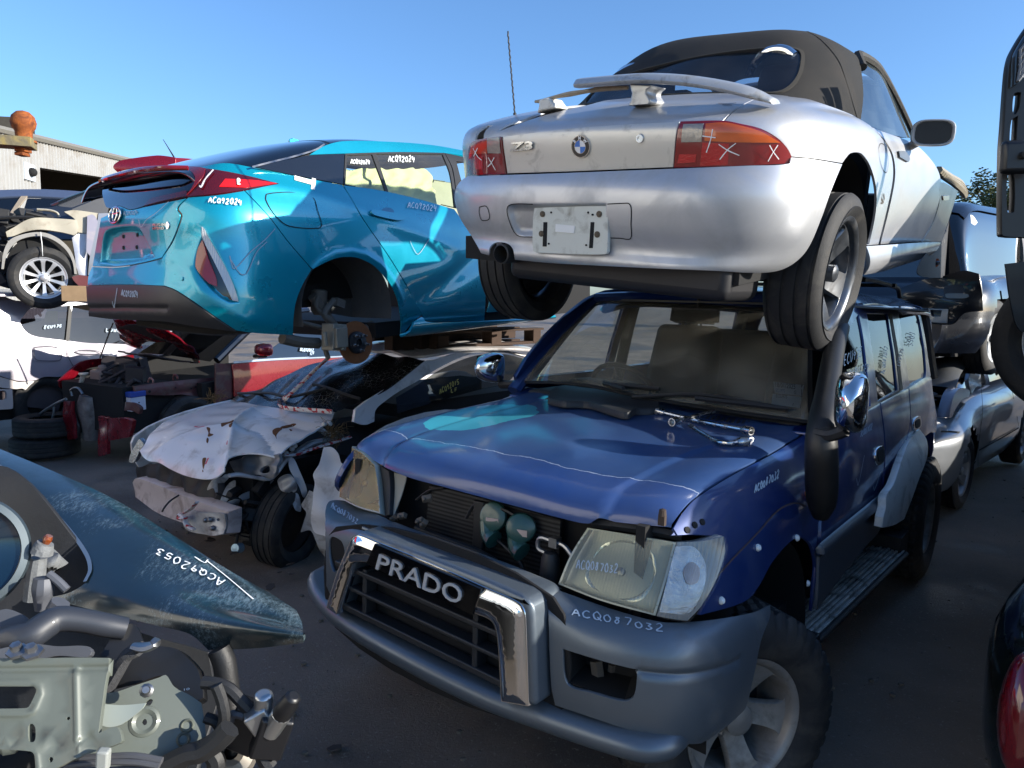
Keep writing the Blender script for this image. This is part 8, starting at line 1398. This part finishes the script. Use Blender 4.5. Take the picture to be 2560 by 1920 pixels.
# ------------------------------------------------------------------ left stack: white car below, silver one above it, dark wagon behind
def depth_at(p, dist): return WORLD.deep(p, dist)
yaw = 55; sv = (math.cos(R_(yaw)), math.sin(R_(yaw)), 0)
WS_ = Car('white_suv', (*depth_at((100, 850), 8.5)[:2], 0, yaw, 0, 0), 'pearl white crossover with pointed rear side window, under the silver car at far left', 'car')
PW_ = mat('pearl white paint', '8e8a95', .35, .15, .9, var=.05, vscale=2, rvar=.08, coatr=.08, dirt='a59a94', damt=.1)
o_ = WS_.on([(100, 850)], 1, 0)[0] if False else np.array([0, 0, 1.]); wsf = facing(WS_, (0, 0, .9), (1, 0, 0), (0, .12, 1), .05, 1.5, .8)
win = C5((203, 1540), (240, 1470), (305, 1405), (420, 1392), (690, 1375, 1)) + C6((690, 60, 1), (655, 285, 1), (500, 265), (340, 238), (255, 192))
win2 = C5((720, 1375, 1), (900, 1362), (1500, 1350, 1)) + C6((1680, 60, 1), (1620, 342, 1), (1250, 322), (900, 310), (690, 290, 1))
panel('body_side', WS_, wsf, C5((-60, 1230, 1), (160, 1325), (500, 1318), (900, 1305), (1600, 1300, 1)) + C6((1760, 100, 1), (1700, 420, 1), (1330, 470), (900, 520), (740, 560), (640, 640), (450, 648), (350, 682), (200, 690), (80, 662), (-60, 615, 1)), PW_, WS_.root, holes=[win, win2], th=.03, res=.06, disp=noise_fn(61, .01, (2, 4)))
for w_ in (win, win2): panel('side_window', WS_, wsf, w_, glass('suv side glass', (.10, .09, .12), .02, 1.6, dust=.04), WS_.root, th=0, off=-.02, res=.12)
WL = MATS['black plastic']
panel('window_pillar', WS_, wsf, C5((690, 1372, 1), (722, 1372, 1)) + C6((692, 292, 1), (655, 288, 1)), BLK, WS_.root, th=.02, off=.002, res=.05)
panel('hi_vis_vest', WS_, wsf, C5((485, 1440), (500, 1424), (600, 1420, 1), (602, 1535, 1), (520, 1535), (470, 1530)), mat('yellow-green cloth', 'a9c21a', .8, var=.3, vscale=14), WS_.root, th=.01, off=-.06, res=.05)
ink('panel_gaps', WS_, wsf, [C6((332, 380), (345, 352), (560, 350), (600, 380), (604, 460), (585, 485), (380, 485), (340, 460), (332, 380)), C6((668, 290), (665, 400), (690, 480), (735, 560)), C6((740, 400), (790, 385), (950, 388), (1000, 408), (940, 422), (800, 420), (740, 400))], .010, mat('grey panel gap', '55525a', .8), WS_.root, .018)
panel('lower_bumper', WS_, wsf, C6((-60, 630, 1), (80, 668), (200, 700), (350, 690), (300, 740), (260, 780), (240, 765), (160, 770), (-60, 745, 1)), mat('scuffed white bumper', 'b5aca8', .5, var=.1), WS_.root, th=.03, off=-.02, res=.06)
panel('bumper_corner', WS_, wsf, C6((-60, 770, 1), (112, 772, 1), (118, 960), (90, 968), (-60, 975, 1)), mat('scuffed white bumper', 'b5aca8'), WS_.root, th=.05, off=.03, res=.06, holes=[C6((-40, 790, 1), (45, 790), (50, 870), (-40, 880, 1))])
panel('wheel_arch', WS_, wsf, C6((-60, 740, 1), (200, 700), (450, 650), (640, 640, 1), (700, 800, 1), (640, 1000, 1), (330, 960), (-60, 980, 1)), mat('dusty arch', '4a4346', .9, var=.4, vscale=4), WS_.root, th=.02, off=-.14, res=.1)
wq = WS_.on(C6((430, 900)), 1, .12)[0]; tyre(WS_, WS_.root, wq, (0, -1, 0), .34, .2, .21, name='rear_tyre')
b = MB(); b.box((.8, .8, .8), (3.6, 1.1, 1.0)); b.box((.8, .8, .35), (3.4, 1.3, .3)); b.build('dark_interior', DRK, WS_.root)
panel('roof', WS_, facing(WS_, (.5, .7, 1.68), (1, 0, 0), (0, 1, 0), .05, 2, .8), [(-1.6, .14), (2.2, .14), (2.2, 1.4), (-1.6, 1.4)], PW_, WS_.root, mode='xy', th=.03, res=.2)
ink('pen_marks', WS_, wsf, scrib('ECU975', C6((440, 165))[0], C6((620, 150))[0], (2, -6)) + scrib('LOWDOWN', C6((1060, 195))[0], C6((1320, 200))[0], (1, -8)), .012, LITINK, WS_.root, .0)
# silver car on top of it
SC = Car('silver_car', (*depth_at((109, 695), 8.3)[:2], depth_at((109, 695), 8.3)[2]-.345, -151, 0, 0), 'silver car without its front wing, on top of the pearl white crossover', 'car')
CRM = mat('cream primer metal', 'a39d8c', .5, .1, .3, var=.12, vscale=5, dirt='7d7466', damt=.2, dscale=6); TS_ = mat('tyre sunlit rubber', '222325', .75, var=.2)
ss = facing(SC, (0, .10, .6), (1, 0, 0), (0, -.05, 1), .03, .8, .6)
wheel(SC, np.array([0, 0, .345]), (-.10, 1, 0), .345, .22, .225, .09, mat('bright alloy', 'b9bbc0', .35, .6, .3, var=.1), shape=[[(.26, 0), (.5, .09), (.84, .15), (.87, 0), (.84, -.15), (.5, -.09)]], holes=10, nuts=5, dish=.03, hub=.035)
panel('inner_wing', SC, ss, C5((60, 640, 1), (130, 600), (250, 530), (360, 500), (560, 505), (765, 520, 1), (785, 600), (770, 650), (735, 672, 1), (600, 640), (400, 618), (240, 640), (130, 682), (72, 692, 1)), CRM, SC.root, th=.05, res=.04, disp=noise_fn(71, .014, (8, 15)))
panel('upper_panel', SC, ss, C5((640, 430, 1), (740, 415), (980, 445, 1), (950, 560), (880, 640), (780, 640, 1), (760, 520)), CRM, SC.root, th=.04, off=-.03, res=.04)
panel('front_pillar', SC, ss, C5((720, 690, 1), (780, 650), (870, 630, 1), (880, 880), (870, 1075, 1), (770, 1065, 1), (745, 850)), mat('silver inner pillar', 'a7a9b2', .4, .5, .4, var=.2, vscale=8), SC.root, th=.05, off=-.04, res=.04, disp=noise_fn(72, .012, (9, 16)))
panel('wing_edge', SC, ss, C5((872, 480, 1), (930, 470), (975, 540), (960, 620), (900, 880, 1), (862, 835, 1), (868, 640)), PW_, SC.root, th=.02, off=.02, res=.04)
ringo = C5((15, 1010, 1), (35, 850), (90, 730), (200, 672), (400, 642), (560, 690), (690, 800), (750, 930), (768, 1060, 1)); ringi = C5((745, 1060, 1), (725, 940), (660, 820), (540, 725), (400, 680), (210, 712), (110, 790), (55, 900), (35, 1010, 1))
panel('arch_rim', SC, ss, ringo+ringi, mat('grey arch edge', '8d8c88', .6, var=.3), SC.root, th=.03, off=.01, res=.04)
panel('arch_liner', SC, ss, C5((30, 1010, 1), (60, 880), (120, 780), (220, 705), (400, 675), (550, 725), (670, 830), (740, 960), (750, 1075, 1)), DRK, SC.root, th=.02, off=-.10, res=.06)
scw = facing(SC, (-.95, -.4, 1.15), (0, 1, 0), (-.75, 0, .4), .03, .8, .5)
panel('windscreen', SC, scw, C5((505, 372, 1), (700, 290), (990, 185, 1), (1100, 190, 1), (1060, 260), (720, 395, 1)), mat('sky-painted windscreen', '3d5f7c', .05, .2, 1.), SC.root, th=.01, res=.06)  # blue of the reflected sky is put into the glass colour
panel('window_pillar', SC, ss, C5((715, 400, 1), (1050, 265, 1), (1120, 260, 1), (1080, 440, 1), (900, 445), (740, 418, 1)), mat('grey pillar trim', '4a4b4e', .5, .2), SC.root, th=.03, off=-.06, res=.05)
panel('door', SC, ss, C5((985, 450, 1), (1300, 440, 1), (1300, 1060, 1), (880, 1070, 1), (900, 880), (960, 620)), mat('bright silver door', '8f9094', .3, .5, .8), SC.root, th=.04, off=-.02, res=.08)
panel('red_bumper_end', SC, ss, C5((718, 1090, 1), (790, 1072), (900, 1085, 1), (900, 1300, 1), (860, 1250), (800, 1190), (740, 1130)), mat('dusty dark red', '5c2a2e', .5, .1, .4, var=.2), SC.root, th=.03, off=.05, res=.05)
for q in (((370, 415), (500, 425), (570, 450), (590, 490)),): b = MB(); b.tube(SC.on(C5(*q), 1, -.1), .03, 8, squash=.5); b.build('bent_rail', CRM, SC.root)
b = MB(); rg = np.random.default_rng(4)
for i in range(26): q = (rg.uniform(-60, 480), rg.uniform(470, 690)) if i < 16 else (rg.uniform(-80, 60), rg.uniform(560, 1100)); b.box(SC.on(C5(q), 1, rg.uniform(-.4, -.1))[0], rg.uniform(.05, .22, 3), rg.uniform(0, 3, 3))
b.build('engine_parts', mat('dirty engine parts', '2b2b2c'), SC.root, .008)
b = MB(); b.tube(SC.on(C5((405, 640), (410, 700), (418, 760), (425, 880)), 1, .14), .006, 6); b.build('hanging_wire', STEEL, SC.root); b = MB(); b.tube(SC.on(C5((-20, 500), (150, 492), (340, 495)), 1, .05), .02, 6); b.build('front_rail', BLK, SC.root)
b = MB(); b.box((-1.6, -.8, .6), (2.6, 1.4, .7)); b.build('dark_interior', DRK, SC.root)
WB_ = Car('wood_block', (*depth_at(C5((765, 1255))[0], 8.2), 20, 0, 0), 'short weathered timber block on the pearl white roof beside the silver car', 'timber block'); b = MB(); b.box((0, 0, 0), (.26, .2, .17)); b.build('block', mat('weathered pine', '8a7459', .85, var=.3, vscale=10), WB_.root, .006)
DW = Car('dark_wagon', (*depth_at((60, 520), 11.0)[:2], 0, -160, 0, 0), 'dark blue-grey wagon roof and side windows behind the silver car at far left', 'car'); dws = facing(DW, (0, 0, 1.4), (1, 0, 0), (0, -.2, 1), .05, 2, .6)
panel('roof_side', DW, dws, C5((-60, 222, 1), (200, 213), (500, 214), (840, 236, 1), (760, 300), (690, 298, 1), (270, 278), (-60, 292, 1)), mat('blue-grey roof', '5d6b86', .35, .5, .8), DW.root, th=.05, res=.15)
panel('side_window', DW, dws, C5((-60, 294, 1), (212, 282, 1), (92, 462, 1), (-60, 440, 1)), DARKG, DW.root, th=.02, off=-.03, res=.15); panel('side_window', DW, dws, C5((268, 290, 1), (700, 300, 1), (520, 375), (235, 395, 1)), DARKG, DW.root, th=.02, off=-.03, res=.15)
panel('window_pillar', DW, dws, C5((210, 280, 1), (272, 278, 1), (130, 462, 1), (90, 462, 1)), mat('beige pillar', '8a7f70', .6), DW.root, th=.03, res=.1)
panel('body', DW, dws, C5((-60, 440, 1), (92, 462), (235, 396), (520, 376), (700, 300, 1), (900, 300, 1), (900, 700, 1), (-60, 700, 1)), NAVY, DW.root, th=.05, off=-.03, res=.2)
# red hatch roof showing behind the teal one
RH = Car('red_hatch', (*depth_at((320, 420), 10.5)[:2], 0, 52, 0, 0), 'red hatchback roof with a rear spoiler and thin aerial, behind the teal hatchback', 'car'); rp = facing(RH, (0, 0, depth_at((320, 420), 10.5)[2]), (1, 0, 0), (0, 1, .25), .02, 1, .6); rv = facing(RH, (0, 0, depth_at((320, 420), 10.5)[2]), (.75, -.66, 0), (0, 0, 1), .03, .8, .5)
panel('roof_spoiler', RH, rv, C4((190, 240), (196, 222), (225, 203), (300, 188), (400, 175), (440, 177), (497, 186, 1), (497, 225, 1), (420, 228), (330, 238), (260, 247), (210, 262, 1)), REDP, RH.root, th=.06, res=.03, disp=lambda u, v: .03*np.cos(v*12))
panel('roof', RH, rv, C4((497, 186, 1), (560, 190), (700, 205, 1), (700, 260, 1), (497, 260, 1)), RED, RH.root, th=.5, off=-.03, res=.05)
panel('rear_glass', RH, rv, C4((205, 250, 1), (330, 240), (500, 226, 1), (700, 240, 1), (700, 420, 1), (205, 420, 1)), DARKG, RH.root, th=.02, off=-.12, res=.1)
b = MB(); b.tube(RH.on(C4((490, 186), (462, 140), (435, 97)), 1, -.1), [.012, .007, .004], 6); b.build('aerial', BLK, RH.root)
b = MB(); b.box((1.2, -1.0, 1.95), (2.2, 1.5, .7)); b.build('body_core', REDP, RH.root, .08)
# ------------------------------------------------------------------ right background: silver wagon on the ground, black crossover on top of it
CN = crop(2230, 640, 2.5515); a_ = np.array([3.711, 6.106]); b_2 = np.array([5.454, 7.928]); dd = (b_2-a_)/np.linalg.norm(b_2-a_); yq = math.degrees(math.atan2(-dd[1], -dd[0]))
Q = Car('silver_wagon', (b_2[0]-.76*.723, b_2[1]+.76*.69, 0, yq, 0, 0), 'silver-white wagon with its nose stripped, on the ground behind the blue off-road wagon', 'car'); whole_car(Q, SLV, L=4.22, Hh=1.16)
qs = facing(Q, (1., .86, .6), (1, 0, 0), (0, -.06, 1), .0, 2, .6)
panel('wing_top_rail', Q, qs, CN((345, 1030), (372, 905), (405, 848), (450, 843), (480, 862), (472, 895), (430, 915), (385, 980), (360, 1030)), PW_, Q.root, th=.08, off=.02, res=.04)
panel('window_pillar', Q, qs, CN((488, 750, 1), (556, 755, 1), (562, 832, 1), (535, 830), (500, 880, 1), (480, 800)), SLV, Q.root, th=.03, off=.01, res=.05)
ink('door_gaps', Q, qs, [CN((560, 835), (568, 1000), (556, 1090), (540, 1230), (538, 1340)), CN((545, 1238), (680, 1165), (800, 1095)), CN((738, 760), (765, 900), (800, 1085)), CN((300, 1118), (360, 1120), (430, 1125))], .014, SEAM, Q.root, .012)
b = MB(); rg = np.random.default_rng(21)
for i in range(14): b.box((rg.uniform(2.5, 3.3), rg.uniform(-.6, .6), rg.uniform(.85, .98)), rg.uniform(.05, .25, 3), rg.uniform(0, 3, 3))
b.build('engine_parts', mat('dirty engine parts', '2b2b2c'), Q.root, .01)
nz_ = depth_at(C10((900, 1210))[0], 7.0); N = Car('black_crossover', (nz_[0]-.643*.78, nz_[1]+.766*.78, nz_[2]-.35, 40, 0, 0), 'black crossover with its rear bumper missing, stacked on the silver-white wagon at right', 'car'); BNV = mat('black-blue paint', '0e1420', .3, .1, .8, rvar=.04)
whole_car(N, BNV, L=4.5, Wd=1.84, Hh=1.62, wr=.35); nr = facing(N, (-.90, .3, .6), (0, 1, 0), (.10, 0, 1), .02, .9, .5); ns = facing(N, (0, -.90, .9), (1, 0, 0), (0, .1, 1), .0, 1.2, .8)
panel('rear_panel', N, nr, C10((300, 870, 1), (480, 800), (600, 780), (770, 735), (885, 760, 1), (905, 900), (905, 1020, 1), (770, 1042), (690, 1110), (560, 1110), (470, 1090), (420, 980), (300, 930, 1)), mat('black bare tailgate', '101218', .35, .2, .6, var=.4, vscale=6), N.root, th=.04, res=.05, disp=noise_fn(81, .012, (8, 14)))
panel('bumper_stay', N, nr, C10((480, 1005, 1), (665, 1010, 1), (655, 1110, 1), (490, 1100, 1)), STEEL, N.root, th=.03, off=.02, res=.05, holes=[C10((535, 1015, 1), (620, 1018, 1), (610, 1065, 1), (545, 1062, 1))])
panel('reflector', N, nr, C10((645, 905), (690, 900), (805, 905), (810, 930), (700, 935), (655, 930)), mat('grey tube', '8b8882', .5, .3), N.root, th=.02, off=.03, res=.05); panel('bumper_pocket', N, nr, C10((640, 850), (820, 845), (830, 900), (800, 935), (650, 930)), mat('grey tray', '2b2d33', .4), N.root, th=.02, off=.015, res=.05)
panel('side_sticker', N, ns, C10((810, 335, 1), (830, 345), (860, 390, 1), (840, 410), (815, 395, 1)), mat('white paper', 'e4e6e4'), N.root, th=.002, off=.01, res=.05)
b = MB(); b.tube([(-.3, -.6, .3), (.0, 0, .33), (-.2, .6, .3)], .05, 8); b.build('rear_axle', DRK, N.root)
# ------------------------------------------------------------------ the rest of the rows: cars whose shade and reflections reach the picture, and unseen additions for the light
Lb = whole_car(Car('dark_green_car', (2.44, 1.90, 0, 50, 0, 0), 'dark green-black car tail with a red lamp, close at the lower right edge', 'car'), GRN, L=4.4, Hh=1.5, van=1.)
M2 = whole_car(Car('black_hatch', (5.0, 5.0, 1.34, -130, 0, 0), 'black hatchback stacked on the dark green car, behind the hanging black nose', 'car'), BKP, L=4.2, wheels=False)
R2 = whole_car(Car('red_sedan', (-7.9, 3.9, 1.3, 48, 0, 0), 'bright red car stacked on a grey one beyond the left edge', 'car'), mat('bright red paint', 'c4102a', .3, .1, 1.), L=4.4, wheels=False)
G2 = whole_car(Car('grey_car', (-7.9, 3.9, 0, 48, 0, 0), 'grey car on the ground under the bright red one, beyond the left edge', 'car'), SLV, L=4.4, Hh=1.36)

ap = mesh('bounce_apron', [(-30, -30, -.008), (30, -30, -.008), (30, -1.6, -.008), (-30, -1.6, -.008)], [(0, 1, 2, 3)], mat('pale bounce concrete', '9c958a', .85, var=.15, vscale=2, dirt='6b655c', damt=.3, dscale=1.5, bump=.2), None); ap['kind'] = 'structure'  # unseen pale slab added to bounce sunlight up from below
bw = bpy.data.objects.new('bounce_wall', None); COL.objects.link(bw); bw.location = (-9.5, -6.5, 0); tag(bw, 'pale wall added out of view beyond the left edge to bounce sunlight', 'bounce_wall')  # unseen building added as a sunlit reflector to fill the shade
b = MB(); b.box((0, 0, 3.6), (.4, 17, 7.2)); b.build('wall', mat('pale bounce render', 'e2ddd2', .7, var=.06, vscale=1, dirt='a89f90', damt=.2, dscale=1), bw); b = MB(); b.box((-2, 0, 7.33), (5, 17.6, .25)); b.build('roof', CONC, bw)
for y in (-5, 0, 5): b = MB(); b.box((.22, y, 1.6), (.06, 2.4, 3.2)); b.build('door', mat('grey roller door', '7f858a', .5, .3), bw)
S2 = whole_car(Car('sun_block_hatch', (5.46, 5.64, 0, 50, 0, 0), 'silver hatchback added out of view beyond the right edge to block the sun', 'car'), SLV, L=4.2)  # unseen car added to keep the sun off the ground at right
lc = (WORLD.deep(CL((462, 1310))[0], 1.72)-Lb.t)@Lb.M; b = MB(); b.ball(lc, (.10, .05, .15), 18, 12); b.build('tail_lamp', mat('dark ruby lamp', '5a0a14', .12, 0, 1), Lb.root)
